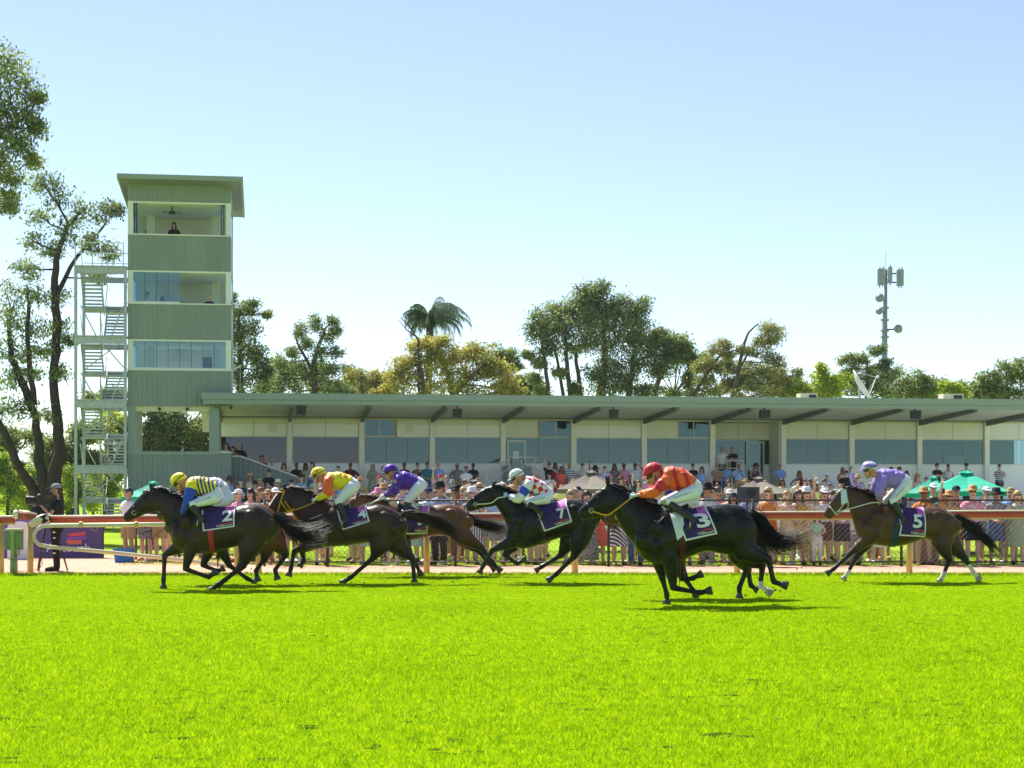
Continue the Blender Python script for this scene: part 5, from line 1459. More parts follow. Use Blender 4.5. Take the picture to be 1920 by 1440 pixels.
B = dict(A, d=30.4, seed=2, xf=(.952, 800, 900, 62, -28), coat=coat_bay, label='bay racehorse galloping behind number 2, mostly hidden by it',
    head=[(520, 372, 570, 570, .085), (470, 392, 525, 585, .10), (410, 440, 465, 597, .10), (345, 520, 400, 630, .072), (300, 572, 345, 650, .062), (272, 606, 305, 668, .056), (265, 622, 290, 660, .035)],
    neck=[(522, 374, 560, 580, .085), (580, 400, 540, 680, .11), (640, 440, 530, 760, .14), (690, 490, 530, 840, .18), (720, 520, 560, 900, .20)], lumps=[(600, 760, .19, .55, .12), (1260, 680, .225, .6, .13)],
    ears=[(505, 335), (522, 335)], earbase=(522, 378), eye=(440, 480), nostril=(290, 614),
    legs=[('f', -1, [(800, 880), (715, 1090), (860, 1145), (915, 1115)], 0), ('f', 1, [(830, 880), (945, 1100), (1115, 1225), (1200, 1260)], 0),
          ('h', -1, [(1300, 740), (1330, 880), (1290, 1040), (1215, 1140), (1235, 1245)], 0), ('h', 1, [(1310, 740), (1390, 880), (1480, 995), (1375, 1140), (1400, 1235)], 0)],
    mane=[(530, 375), (600, 405), (680, 470)], mane_n=150, hair='hair_brn', bit=(375, 585), straps=[[(520, 400), (480, 480), (375, 585)]], rein=[(540, 560), (640, 600)], num=None, girth=([(835, 540), (885, 540), (895, 930), (850, 935)], M['tack']), saddle=(700, 850))
B.pop('cloth')
Cc = dict(d=30.8, zoom=Z2, seed=3, coat=coat_dkbay, label='dark bay racehorse with yellow bridle, ridden by the yellow and orange jockey',
    head=[(165, 350, 225, 560, .085), (118, 372, 182, 582, .10), (65, 440, 132, 592, .10), (15, 520, 68, 625, .072), (-32, 588, 25, 658, .062), (-60, 622, -15, 668, .05)],
    neck=[(168, 350, 222, 575, .085), (265, 362, 268, 640, .11), (380, 405, 310, 720, .14), (500, 470, 345, 800, .18), (600, 515, 390, 850, .2)],
    body=[(345, 690, 350, 780, .05), (400, 630, 390, 835, .15), (500, 560, 465, 880, .21), (600, 525, 570, 890, .25), (720, 540, 690, 882, .275), (840, 540, 820, 866, .29), (930, 520, 930, 852, .28), (1010, 508, 1010, 860, .28), (1090, 528, 1090, 870, .26), (1170, 570, 1170, 840, .22), (1240, 640, 1230, 800, .15), (1270, 700, 1262, 770, .06)],
    lumps=[(480, 720, .2, .55, .12), (1100, 680, .225, .6, .13), (140, 500, .085, .5, .06)],
    ears=[(150, 318), (168, 318)], earbase=(168, 362), eye=(85, 480), nostril=(-42, 628),
    legs=[('f', -1, [(480, 830), (255, 925), (228, 1080), (205, 1150)], 0), ('f', 1, [(500, 830), (300, 930), (330, 1010), (285, 1070)], 0),
          ('h', -1, [(1080, 730), (1015, 890), (965, 985), (765, 1160), (672, 1218)], 0), ('h', 1, [(1120, 750), (1180, 890), (1308, 1000), (1322, 1150), (1325, 1212)], 0)],
    mane=[(175, 352), (260, 362), (380, 405), (480, 455)], mane_lift=1.2, tail=[(1215, 595), (1300, 610), (1450, 655), (1620, 740), (1770, 870)], tail_lift=.25, tail_n=230, hair='hair_brn',
    cloth=[(635, 545), (900, 528), (940, 660), (700, 735)], num='4', numu=(.66, .96), girth=([(690, 545), (735, 545), (745, 860), (705, 865)], M['tack']),
    straps=[[(165, 378), (120, 520), (105, 570)], [(100, 395), (150, 400)], [(130, 470), (190, 560), (255, 540)], [(170, 480), (250, 600)]], bridle_mat=M['tack_y'], strap_r=.013, bit=(55, 600), rein=[(255, 560), (440, 490)], rein_mat=M['tack_y'], saddle=(610, 750), blaze=[(62, 440, .1), (40, 480, .08)])
D = dict(d=33.3, zoom=Z2, seed=4, coat=coat_bay, label='bright bay racehorse with purple cloth, ridden by the purple jockey',
    head=[(800, 430, 830, 600, .085), (755, 455, 795, 610, .10), (705, 505, 745, 630, .09), (660, 560, 705, 655, .07), (625, 605, 670, 680, .058), (610, 630, 640, 680, .04)],
    neck=[(800, 428, 830, 610, .085), (900, 425, 890, 650, .11), (1020, 465, 985, 710, .14), (1120, 505, 1050, 770, .18), (1210, 525, 1120, 800, .2)],
    body=[(1040, 650, 1050, 740, .05), (1090, 600, 1080, 790, .15), (1160, 550, 1150, 830, .21), (1260, 530, 1240, 840, .26), (1360, 535, 1350, 825, .29), (1470, 520, 1460, 798, .28), (1570, 503, 1570, 790, .28), (1660, 505, 1660, 800, .26), (1750, 535, 1740, 790, .22), (1820, 600, 1810, 760, .15), (1850, 660, 1842, 720, .06)],
    lumps=[(1150, 680, .19, .55, .12), (1680, 650, .22, .6, .13)], ears=[(815, 385), (830, 388)], earbase=(825, 435), eye=(735, 535), nostril=(630, 635),
    legs=[('f', -1, [(1210, 770), (1290, 920), (1350, 1050), (1395, 1145)], 0), ('f', 1, [(1200, 770), (1270, 930), (1310, 1030), (1370, 1000)], 0),
          ('h', -1, [(1700, 680), (1775, 800), (1935, 895), (2030, 1025), (2112, 1110)], 0), ('h', 1, [(1690, 690), (1755, 815), (1905, 925), (1990, 1035), (2060, 1105)], 0)],
    mane=[(830, 425), (930, 430), (1050, 475)], tail=[(1800, 590), (1860, 650), (1960, 690), (2100, 720), (2180, 740)], tail_n=150, tail_lift=.05, hair='hair_blk',
    cloth=[(1240, 545), (1470, 528), (1450, 770), (1265, 775)], num='9', numu=(.45, .95), girth=([(1250, 550), (1290, 550), (1300, 830), (1260, 835)], M['tack']),
    straps=[[(800, 455), (760, 540), (690, 610)]], bit=(690, 620), rein=[(880, 540), (1040, 440)], rein_mat=M['tack_w'], saddle=(1180, 1300))
E = dict(d=31.0, zoom=Z3, seed=5, coat=coat_jet, label='black racehorse with number 7 cloth and white reins, in the middle',
    head=[(458, 365, 485, 575, .085), (405, 385, 425, 592, .10), (325, 420, 350, 602, .10), (245, 490, 275, 622, .072), (195, 538, 228, 636, .062), (170, 566, 195, 628, .045)],
    neck=[(462, 362, 485, 582, .085), (560, 395, 530, 660, .11), (650, 450, 570, 740, .14), (730, 520, 602, 830, .18), (795, 555, 640, 900, .21)],
    body=[(598, 760, 606, 840, .05), (630, 690, 630, 900, .14), (690, 615, 680, 985, .2), (770, 560, 760, 1010, .25), (880, 560, 870, 985, .28), (1000, 560, 990, 945, .29), (1100, 540, 1100, 905, .29), (1190, 512, 1190, 885, .28), (1290, 520, 1290, 890, .27), (1390, 560, 1380, 890, .24), (1470, 620, 1450, 840, .17), (1525, 700, 1500, 790, .06)],
    lumps=[(700, 830, .2, .55, .12), (1350, 720, .23, .6, .13), (400, 500, .085, .5, .06)],
    ears=[(475, 322), (490, 330)], earbase=(452, 372), eye=(345, 462), nostril=(192, 575),
    legs=[('f', -1, [(660, 920), (445, 1018), (352, 1178), (312, 1250)], 0), ('f', 1, [(650, 970), (565, 1075), (690, 1160), (782, 1108)], 0),
          ('h', -1, [(1360, 750), (1310, 930), (1255, 1085), (1085, 1255), (990, 1328)], 0), ('h', 1, [(1300, 770), (1215, 930), (1130, 1075), (940, 1190), (872, 1234)], 0)],
    mane=[(470, 362), (560, 392), (660, 450)], mane_lift=.6, tail=[(1480, 620), (1560, 680), (1640, 760), (1700, 860)], tail_n=120, hair='hair_brn',
    cloth=[(872, 605), (1182, 555), (1235, 735), (960, 832)], num='7', numu=(.62, .88), girth=([(905, 600), (955, 600), (985, 945), (935, 955)], M['boot']),
    straps=[[(455, 385), (390, 480), (275, 560)], [(365, 410), (420, 400), (470, 440)], [(250, 495), (300, 600)]], bit=(275, 562), rein=[(430, 550), (500, 500), (575, 490)], rein_mat=M['tack_w'], saddle=(800, 940), blaze=[(405, 385, .06)])
Fh = dict(d=25.1, zoom=Z4, seed=6, coat=coat_jet, label='jet black racehorse with number 3 cloth, nearest to the camera',
    head=[(328, 268, 370, 492, .085), (275, 300, 325, 512, .105), (212, 350, 258, 522, .10), (152, 410, 198, 528, .072), (112, 450, 152, 540, .062), (92, 478, 118, 532, .045)],
    neck=[(335, 265, 375, 512, .085), (430, 312, 410, 580, .11), (540, 372, 455, 650, .14), (640, 422, 502, 712, .18), (735, 465, 545, 790, .21)],
    body=[(508, 660, 515, 720, .05), (548, 590, 555, 800, .15), (640, 495, 640, 862, .22), (760, 460, 750, 872, .265), (870, 465, 860, 838, .29), (970, 455, 960, 802, .3), (1060, 435, 1060, 772, .29), (1150, 422, 1150, 790, .29), (1240, 420, 1240, 800, .28), (1330, 437, 1320, 800, .25), (1400, 495, 1390, 770, .18), (1445, 585, 1430, 700, .07)],
    lumps=[(620, 690, .22, .55, .13), (1300, 600, .25, .6, .13), (300, 430, .09, .5, .06)],
    ears=[(300, 198), (332, 196)], earbase=(322, 282), eye=(242, 372), nostril=(115, 478),
    legs=[('f', 1, [(695, 790), (735, 985), (768, 1105), (765, 1178)], 0), ('f', -1, [(780, 810), (803, 1045), (1000, 1082), (1092, 1062)], 0),
          ('h', -1, [(1310, 660), (1350, 785), (1515, 832), (1550, 1000), (1655, 1030)], 0), ('h', 1, [(1290, 660), (1340, 815), (1490, 885), (1472, 1040), (1560, 1100)], .001)],
    mane=[(345, 262), (440, 310), (550, 370), (650, 420)], mane_lift=.5, tail=[(1400, 490), (1480, 560), (1540, 660), (1640, 720), (1840, 640)], tail_n=280, tail_spread=(.03, .10), tail_lift=.02, hair='hair_blk',
    cloth=[(805, 465), (1048, 448), (1122, 640), (885, 692)], num='3', numu=(.50, .93), girth=([(835, 500), (880, 500), (890, 820), (850, 832)], M['dkred']),
    patches=[('saddle_pad', [(770, 470), (870, 490), (880, 640), (825, 690)], M['padw'])],
    straps=[[(325, 285), (300, 400), (200, 468)], [(262, 312), (330, 318), (372, 400)], [(160, 415), (205, 520)], [(500, 660), (640, 590), (740, 510)]], bit=(195, 470), bridle_mat=M['tack'], rein=[(290, 500), (350, 480), (480, 380)], rein_mat=M['tack_y'], saddle=(770, 920))
G = dict(Fh, d=26.7, seed=7, xf=(.94, 800, 900, 25, -5), coat=coat_brown, label='dark brown racehorse hidden behind number 3, only ears and legs showing',
    head=[(470, 305, 510, 520, .085), (415, 335, 465, 540, .105), (350, 385, 400, 550, .10), (290, 440, 335, 556, .072), (250, 480, 290, 566, .062), (230, 505, 258, 556, .045)],
    neck=[(475, 302, 515, 540, .085), (540, 330, 500, 610, .11), (610, 380, 510, 680, .14), (680, 425, 530, 730, .18), (745, 465, 560, 790, .21)],
    ears=[(462, 232), (500, 222)], earbase=(465, 312), eye=(380, 405), nostril=(255, 506), mane=[(485, 300), (560, 335), (650, 390)], hair='hair_brn',
    legs=[('f', -1, [(790, 810), (850, 990), (930, 985), (1010, 945)], 0), ('f', 1, [(800, 820), (890, 1000), (950, 1090), (968, 1150)], 0),
          ('h', -1, [(1290, 680), (1310, 800), (1365, 900), (1300, 1060), (1302, 1150)], 0), ('h', 1, [(1300, 690), (1340, 830), (1390, 930), (1412, 1050), (1470, 1085)], 0)],
    bit=(335, 500), straps=[], rein=[(430, 520), (500, 420)], num=None, tail=[(1380, 500), (1450, 580), (1490, 680), (1520, 800)], patches=[], rein_mat=M['tack'])
G.pop('cloth')
Hh = dict(d=31.2, zoom=Z5, seed=8, coat=coat_brown, label='brown racehorse with number 5 cloth and white hind legs, furthest right',
    head=[(303, 358, 345, 532, .085), (258, 374, 298, 562, .10), (208, 430, 258, 592, .10), (157, 520, 210, 615, .072), (122, 578, 185, 638, .062), (103, 602, 158, 640, .045)],
    neck=[(308, 350, 350, 562, .085), (410, 362, 375, 640, .11), (520, 420, 395, 720, .14), (610, 475, 420, 790, .18), (690, 510, 470, 835, .21)],
    body=[(415, 740, 420, 800, .05), (450, 670, 445, 830, .14), (520, 580, 510, 855, .21), (620, 510, 610, 876, .25), (720, 510, 710, 886, .28), (830, 535, 820, 880, .29), (930, 545, 920, 852, .29), (1010, 538, 1010, 822, .28), (1090, 530, 1090, 832, .28), (1170, 540, 1170, 842, .27), (1250, 575, 1240, 830, .23), (1310, 635, 1300, 795, .16), (1345, 710, 1335, 765, .06)],
    lumps=[(530, 700, .2, .55, .12), (1190, 680, .22, .6, .13), (280, 500, .085, .5, .06)],
    ears=[(285, 318), (305, 312)], earbase=(302, 368), eye=(235, 455), nostril=(128, 600),
    legs=[('f', -1, [(540, 790), (345, 945), (195, 1085), (130, 1130)], 0), ('f', 1, [(540, 820), (420, 990), (345, 1130), (303, 1192)], .001),
          ('h', -1, [(1180, 710), (1165, 860), (1230, 1005), (1175, 1145), (1138, 1205)], .05), ('h', 1, [(1210, 710), (1280, 860), (1415, 1010), (1485, 1125), (1540, 1197)], .6)],
    mane=[(315, 350), (400, 360), (500, 405), (560, 445)], mane_lift=1.0, mane_n=150, tail=[(1300, 615), (1370, 660), (1460, 720), (1590, 830), (1720, 940)], tail_n=200, tail_spread=(.02, .07), tail_lift=.0, hair='hair_blk',
    cloth=[(800, 548), (1000, 555), (1002, 800), (760, 785)], num='5', numu=(.48, .85), girth=([(735, 560), (790, 560), (760, 872), (695, 880)], M['blue_girth']),
    patches=[('blinker', [(262, 385), (312, 375), (325, 490), (262, 510)], M['blinker'])],
    straps=[[(310, 370), (300, 480), (235, 575)], [(212, 378), (300, 372)], [(165, 525), (230, 605)], [(330, 480), (330, 545)]], bridle_mat=M['tack_w'], bit=(238, 575), rein=[(340, 545), (520, 495), (600, 490)], rein_mat=M['tack_w'], saddle=(690, 830))
HORSES = {}
for nm, sp_ in (('A', A), ('B', B), ('C', Cc), ('D', D), ('E', E), ('F', Fh), ('G', G), ('H', Hh)):
    HORSES[nm] = make_horse(sp_)
# ================================================================== jockeys
M['skin'] = mat('skin_fair', H('#c99072'), .55, .08, 14, spec=.3)
M['breech'] = mat('white_breeches', (0.70, 0.74, 0.78), .6, .06, 6, bump=.35, bscale=9)
M['glove'] = mat('pale_blue_glove', (0.42, 0.58, 0.66), .6, .1, 9)
M['gog'] = mat('dark_goggle', (0.015, 0.014, 0.014), .12, .1, 5, spec=.7)
M['lettgrey'] = mat('grey_lettering', (0.12, 0.16, 0.22), .6, .1, 9)
def silk(name, c1, c2=None, kind='plain', scale=10., rot=0.0, thr=.5):
    m = bpy.data.materials.new(name); m.use_nodes = True
    N, L = m.node_tree.nodes, m.node_tree.links
    b = N['Principled BSDF']; b.inputs['Roughness'].default_value = .42; b.inputs['Specular IOR Level'].default_value = .35; b.inputs['Sheen Weight'].default_value = .15
    tc = N.new('ShaderNodeTexCoord'); mp = N.new('ShaderNodeMapping'); mp.inputs['Rotation'].default_value = (0, rot, 0)
    L.new(tc.outputs['Object'], mp.inputs[0])
    b.inputs['Base Color'].default_value = c1 + (1,)
    if kind == 'check':
        mp.inputs['Location'].default_value = (0, .501, 0)
        ck = N.new('ShaderNodeTexChecker'); ck.inputs['Scale'].default_value = scale; ck.inputs['Color1'].default_value = c1 + (1,); ck.inputs['Color2'].default_value = c2 + (1,)
        L.new(mp.outputs[0], ck.inputs[0]); L.new(ck.outputs[0], b.inputs['Base Color'])
    elif kind in ('spots', 'bands'):
        if kind == 'spots':
            t = N.new('ShaderNodeTexVoronoi'); t.inputs['Scale'].default_value = scale; t.inputs['Randomness'].default_value = .55; o_ = t.outputs['Distance']
        else:
            t = N.new('ShaderNodeTexWave'); t.wave_type = 'BANDS'; t.bands_direction = 'X'; t.inputs['Scale'].default_value = scale; t.inputs['Distortion'].default_value = .6; t.inputs['Detail'].default_value = 1; o_ = t.outputs['Fac']
        L.new(mp.outputs[0], t.inputs['Vector'])
        rp = N.new('ShaderNodeValToRGB'); rp.color_ramp.interpolation = 'CONSTANT'
        rp.color_ramp.elements[0].color = c2 + (1,); rp.color_ramp.elements[1].position = thr; rp.color_ramp.elements[1].color = c1 + (1,)
        L.new(o_, rp.inputs[0]); L.new(rp.outputs[0], b.inputs['Base Color'])
    nz = N.new('ShaderNodeTexNoise'); nz.inputs['Scale'].default_value = 11; nz.inputs['Detail'].default_value = 3; nz.inputs['Distortion'].default_value = 1.2
    L.new(tc.outputs['Object'], nz.inputs[0])
    bp = N.new('ShaderNodeBump'); bp.inputs['Strength'].default_value = .8; bp.inputs['Distance'].default_value = .03
    L.new(nz.outputs['Fac'], bp.inputs['Height']); L.new(bp.outputs[0], b.inputs['Normal'])
    return m
def hand_shape(mb, c, fwd, up, side, size=.085):
    """palm, four curled fingers of different lengths and a thumb from the side of the palm"""
    fwd, up, side = Vector(fwd).normalized(), Vector(up).normalized(), Vector(side).normalized()
    c = Vector(c); s = size
    mb.tube([c - fwd * s * .55, c, c + fwd * s * .4], [s * .34, s * .44, s * .40], 8, ry=.7)
    for i, (o, ln) in enumerate(((-.36, .85), (-.12, 1.0), (.12, .95), (.34, .75))):
        b = c + fwd * s * .35 + up * s * o
        k = b + fwd * s * .42 * ln + side * s * .05
        t = k + (side * .75 + fwd * .15) * s * .38 * ln
        e = t + (side * .25 - fwd * .8) * s * .28 * ln
        mb.tube([b, k, t, e], [s * .115, s * .11, s * .10, s * .08], 6)
    b = c - fwd * s * .15 + up * s * .38
    mb.tube([b, b + (up * .35 + fwd * .4 + side * .3) * s * .6, b + (fwd * .9 + side * .55 + up * .25) * s * .6], [s * .14, s * .125, s * .09], 6)

def make_jockey(hr, sp):
    cv = hr.cv
    hx, hz = cv(*sp['leg'][0])
    root = empty('person', (hr.X0 + hx, hr.d, hz - .25)); tag(root, sp['label'], 'person', 'jockeys riding in the race')
    def L3(p, y): x, z = cv(*p); return Vector((x - hx, y, z - hz + .25))
    def prs(lst, sh=1.0):
        o = []
        for a, b, c, e, w in lst:
            t, q_ = L3((a, b), 0), L3((c, e), 0); m_ = (t + q_) / 2
            t, q_ = m_ + (t - m_) * sh, m_ + (q_ - m_) * sh
            o.append((t.x, t.z, q_.x, q_.z, w * sh))
        return o
    sh_n = L3(sp['arm'][0], -.165); el_n = L3(sp['arm'][1], -.25); ha_n = L3(sp['arm'][2], -.13)
    far = sp.get('farm', sp['arm'])
    sh_f = L3(far[0], .165); el_f = L3(far[1], .25); ha_f = L3(far[2], .13)
    hip, kn, an, toe = sp['leg']
    legs = []
    for sg in (-1, 1):
        legs.append((L3(hip, sg * .11), L3(kn, sg * .29), L3(an, sg * .325), L3(toe, sg * .335)))
    hc = L3(sp['helmet'][:2], sp.get('hy', -.02)); hr_ = sp['helmet'][2] / hr_scale(hr, cv)
    k = hr_ / .145
    nod = sp.get('nod', .25)                       # head pitched forward/down
    fd = Vector((-math.cos(nod), sp.get('turn', -.12), -math.sin(nod))).normalized(); up = Vector((-math.sin(nod), 0, math.cos(nod))).normalized(); sd = fd.cross(up)
    hd = hc - up * .092 * k + fd * .004
    # --- body, one continuous skin
    mb = MB()
    mb.rings(pair_rings(smooth_list(prs(sp['jacket'] , .86), 2), 14)); mb.rings(pair_rings(smooth_list(prs(sp['rump'], .86), 2), 14))
    j0 = prs(sp['jacket'])[1]; sh_c = Vector(((j0[0] + j0[2]) / 2, 0, (j0[1] * .65 + j0[3] * .35)))
    mb.tube([sh_c, hd - up * .06 - fd * .03, hd], [.07, .058, .06], 10)
    rings = []
    for f, rx_, ry_, off in ((-.135, .03, .028, .035), (-.125, .045, .04, .03), (-.10, .068, .055, .02), (-.06, .085, .066, .008), (-.02, .095, .072, 0), (.03, .10, .076, -.006), (.08, .092, .072, -.01), (.115, .06, .05, -.01)):
        rings.append([hd + up * f * k + fd * (off + rx_ * math.cos(t)) * k + sd * ry_ * math.sin(t) * k for t in np.linspace(0, 2 * math.pi, 14, endpoint=False)])
    mb.rings(rings)
    nb = hd + fd * .088 * k - up * .012 * k
    mb.tube([nb + up * .03 - fd * .01, nb + fd * .012, nb + fd * .022 - up * .022, nb - up * .034 - fd * .008], [.010 * k, .013 * k, .019 * k, .010 * k], 7)      # nose
    lp = hd + fd * .078 * k - up * .078 * k
    for dz in (.006, -.009): mb.tube([lp + up * dz - sd * .024, lp + up * dz + fd * .010, lp + up * dz + sd * .024], [.005, .009, .005], 6)     # lips
    for sg in (-1, 1):
        mb.ball(hd + sd * sg * .073 * k - fd * .012 - up * .02, .026, 8, 5, sy=.45, sx=.7)        # ears
    for a, b, c in ((sh_n, el_n, ha_n), (sh_f, el_f, ha_f)):
        mb.tube([a, a.lerp(b, .5), b, b.lerp(c, .4), c], [.055, .048, .040, .036, .024], 9)
    for (a, b, c, e) in legs:
        mb.tube([a, a.lerp(b, .5), b, b.lerp(c, .35), c], [.085, .072, .054, .05, .036], 10); mb.tube([c + (c - e) * .25, c.lerp(e, .5), e], [.034, .036, .026], 8)
    link('body', remesh(mb, 'body', .0125, 2, .4), root, [M['skin']])
    # eyes under the goggles / mouth line
    for sg in (-1, 1):
        mb = MB(); mb.ball(hd + fd * .083 * k + sd * sg * .032 * k + up * .012 * k, .013, 8, 5); mb.build('eye', M['eye'], root, True)
    # --- breeches
    mb = MB()
    mb.rings(pair_rings(smooth_list(prs(sp['rump']), 3), 18))
    for (a, b, c, e) in legs:
        mb.tube([a + Vector((0, 0, -.01)), a.lerp(b, .3), a.lerp(b, .65), b, b.lerp(c, .16)], [.118, .108, .085, .066, .058], 12)
    bm_ = remesh(mb, 'breeches', .015, 4, .5)
    bo = link('breeches', bm_, root, [M['breech']])
    bvh = BVHTree.FromPolygons([v.co.copy() for v in bm_.vertices], [tuple(p.vertices) for p in bm_.polygons])
    if sp.get('text'):
        tm = textmesh(sp['text'], 1.0); co = np.array([v.co[:] for v in tm.vertices]); mn, mx = co.min(0), co.max(0)
        a, b = legs[0][0], legs[0][1]
        ax = (a - b).normalized(); W = (a - b).length; nn = Vector((-ax.z, 0, ax.x))
        for v in tm.vertices:
            u = (v.co.x - mn[0]) / (mx[0] - mn[0]); w_ = (v.co.y - mn[1]) / (mx[1] - mn[1]) - .5
            p = b + ax * W * (.22 + .62 * u) + nn * w_ * .035 + nn * .02
            h = bvh.ray_cast(Vector((p.x, -2, p.z)), Vector((0, 1, 0)))
            v.co = (p.x, (h[0].y if h[0] is not None else p.y) - .006, p.z)
        tag(link('lettering', tm, bo, [M['lettgrey']]), kind='stuff')
    # --- jacket and sleeves
    mb = MB()
    jk = smooth_list(prs(sp['jacket']), 7)
    rd = random.Random(sp['seed'])
    rr = []
    for i, q_ in enumerate(jk):
        w = 1 + .035 * math.sin(i * 2.1 + rd.random()) + rd.uniform(-.015, .015)
        cx, cz = (q_[0] + q_[2]) / 2, (q_[1] + q_[3]) / 2
        rr.append((cx + (q_[0] - cx) * w, cz + (q_[1] - cz) * w, cx + (q_[2] - cx) * w, cz + (q_[3] - cz) * w, q_[4] * w))
    pr_ = pair_rings(rr, 40, 0, .9)
    for i, ring in enumerate(pr_):
        cx = sum(p[0] for p in ring) / 40; cz_ = sum(p[2] for p in ring) / 40
        for k2, p in enumerate(ring):
            th = k2 * 2 * math.pi / 40
            fo = 1 + .030 * math.sin(3.1 * th + i * .75 + sp['seed']) + .026 * math.sin(i * 1.15 + 2.0 * math.sin(th * 2)) + .02 * math.sin(7 * th - i * .5)
            ring[k2] = (cx + (p[0] - cx) * fo, p[1] * fo, cz_ + (p[2] - cz_) * fo)
    mb.rings(pr_, mis=[0] * len(rr))
    jo = mb.build('jacket', sp['jm'], root, True)
    for (a, b, c) in ((sh_n, el_n, ha_n), (sh_f, el_f, ha_f)):
        mb = MB()
        up_ = [a + (a - b) * .15, a.lerp(b, .12), a.lerp(b, .3), a.lerp(b, .5), a.lerp(b, .7), a.lerp(b, .88), b, b.lerp(c, .15), b.lerp(c, .32), b.lerp(c, .5), b.lerp(c, .68), b.lerp(c, sp.get('cuff', .84))]
        ra = [.085, .105, .10, .094, .088, .086, .082, .076, .070, .062, .054, .042]
        ra = [r_ * (1 + .10 * math.sin(i * 2.6 + rd.random() * 2)) for i, r_ in enumerate(ra)]
        # slices of the sleeve take the band colours of the silks
        n_ = 12; rings, prev = [], None
        tmp = MB(); tmp.tube(up_, ra, n_, cap=True)
        mb.v = tmp.v; mb.f = tmp.f
        cols = sp.get('bands', [0] * 11)
        mb.m = [cols[min(10, i // n_)] for i in range(11 * n_)] + [cols[0], cols[10]]
        mb.build('sleeve', sp['sm'], root, True)
    # gloves
    for c, a, sg in ((ha_n, el_n, 1), (ha_f, el_f, -1)):
        mb = MB(); f_ = (c - a).normalized()
        hand_shape(mb, c + f_ * .02, f_, Vector((0, 0, 1)) - f_ * f_.z, Vector((0, sg, -.15)), .088)
        link('glove', remesh(mb, 'glove', .007, 1, .3), root, [sp.get('gm', M['glove'])])
    # boots
    for (a, b, c, e) in legs:
        mb = MB()
        ht = c + (c - e).normalized() * .05
        mb.tube([b.lerp(c, .08), b.lerp(c, .3), b.lerp(c, .7), c], [.066, .064, .050, .045], 12)
        mb.tube([ht, c.lerp(e, .3), c.lerp(e, .75), e + (e - c) * .35, e + (e - c) * .5], [.036, .044, .042, .036, .02], 10)
        link('boot', remesh(mb, 'boot', .014, 2, .4), root, [M['boot']])
        mb = MB(); m_ = c.lerp(e, .75)
        mb.tube([m_ + Vector((0, 0, .11)), m_ + Vector((0, .055, .03)), m_ + Vector((0, .05, -.045)), m_ + Vector((0, -.05, -.045)), m_ + Vector((0, -.055, .03)), m_ + Vector((0, 0, .11))], .008, 5); mb.build('stirrup', M['steel'], root, True)
    # helmet: dome, peak, cap band, pompom-less silk cover
    mb = MB(); rings = []
    nH = 20
    for i in range(9):
        a = i / 8 * math.pi / 2
        ru = math.cos(a) ** .85 if i < 8 else .02
        rings.append([hc + up * (-.055 * k + 1.0 * hr_ * math.sin(a)) + fd * math.cos(t) * hr_ * 1.02 * ru + sd * math.sin(t) * hr_ * .82 * ru for t in np.linspace(0, 2 * math.pi, nH, endpoint=False)])
    mb.rings(rings, mis=sp.get('hbands', [0] * 9))
    ho = mb.build('helmet', sp['hm'], root, True)
    mb = MB(); rings = []
    for f, w in ((.55, .72), (.95, .70), (1.18, .56), (1.32, .34)):
        c = hc - up * (.050 + .022 * f) * k + fd * hr_ * f
        rings.append([c + sd * math.sin(t) * hr_ * w + up * math.cos(t) * .009 for t in np.linspace(0, 2 * math.pi, 10, endpoint=False)])
    mb.rings(rings); mb.build('peak', sp['hm'][0], ho, True)
    mb = MB()
    mb.tube([hc - up * .03 * k + (fd * math.cos(t) * 1.05 + sd * math.sin(t) * .86 + up * (.28 * -math.cos(t))) * hr_ for t in np.linspace(0, 2 * math.pi, 20)], .008, 4, cap=False); mb.build('goggle_strap', M['black'], ho)
    mb = MB(); rings = []
    for t in np.linspace(-1.15, 1.15, 9):
        c = hd + (fd * math.cos(t) * .112 + sd * math.sin(t) * .094) * k + up * .014 * k
        h_ = .03 * k * (1 if abs(t) < .9 else .6)
        rings.append([c + up * h_, c + fd * .008 + up * h_ * .4, c + fd * .008 - up * h_ * .5, c - up * h_, c - fd * .012])
    mb.rings(rings); mb.build('goggles', M['gog'], root, True)
    mb = MB(); mb.tube([hd + sd * .076 * k - up * .0 * k, hd + sd * .06 * k - up * .09 * k + fd * .02, hd - up * .145 * k + fd * .045, hd - sd * .06 * k - up * .09 * k + fd * .02, hd - sd * .076 * k], .008, 5); mb.build('chin_strap', M['black'], ho)
    if 'whip' in sp:
        a, b = [L3(p, -.2) for p in sp['whip'][:2]]
        mb = MB(); mb.tube([a, a.lerp(b, .3), b], [.011, .008, .005], 6); o = mb.build('whip', sp['whip'][2], None, True)
        o.location = root.location; tag(o, sp['whip'][3], 'whip')
    return root
def hr_scale(hr, cv):
    return 1.0 / abs(cv(1, 0)[0] - cv(0, 0)[0])
Yl, Bl, Or, Rd, Pu, Li, Wh, Go = H('#e8d81e'), H('#1c3fae'), H('#e8641c'), H('#c81f2e'), H('#4d1f9c'), H('#9078cf'), (.74, .74, .76), H('#d8a52a')
s_blue = silk('blue_silk', H('#1a45c0')); s_yel = silk('yellow_silk', Yl); s_or = silk('orange_silk', Or); s_red = silk('red_silk', Rd); s_pur = silk('purple_silk', Pu); s_lil = silk('lilac_silk', Li); s_wh = silk('white_silk', Wh); s_go = silk('gold_silk', Go)
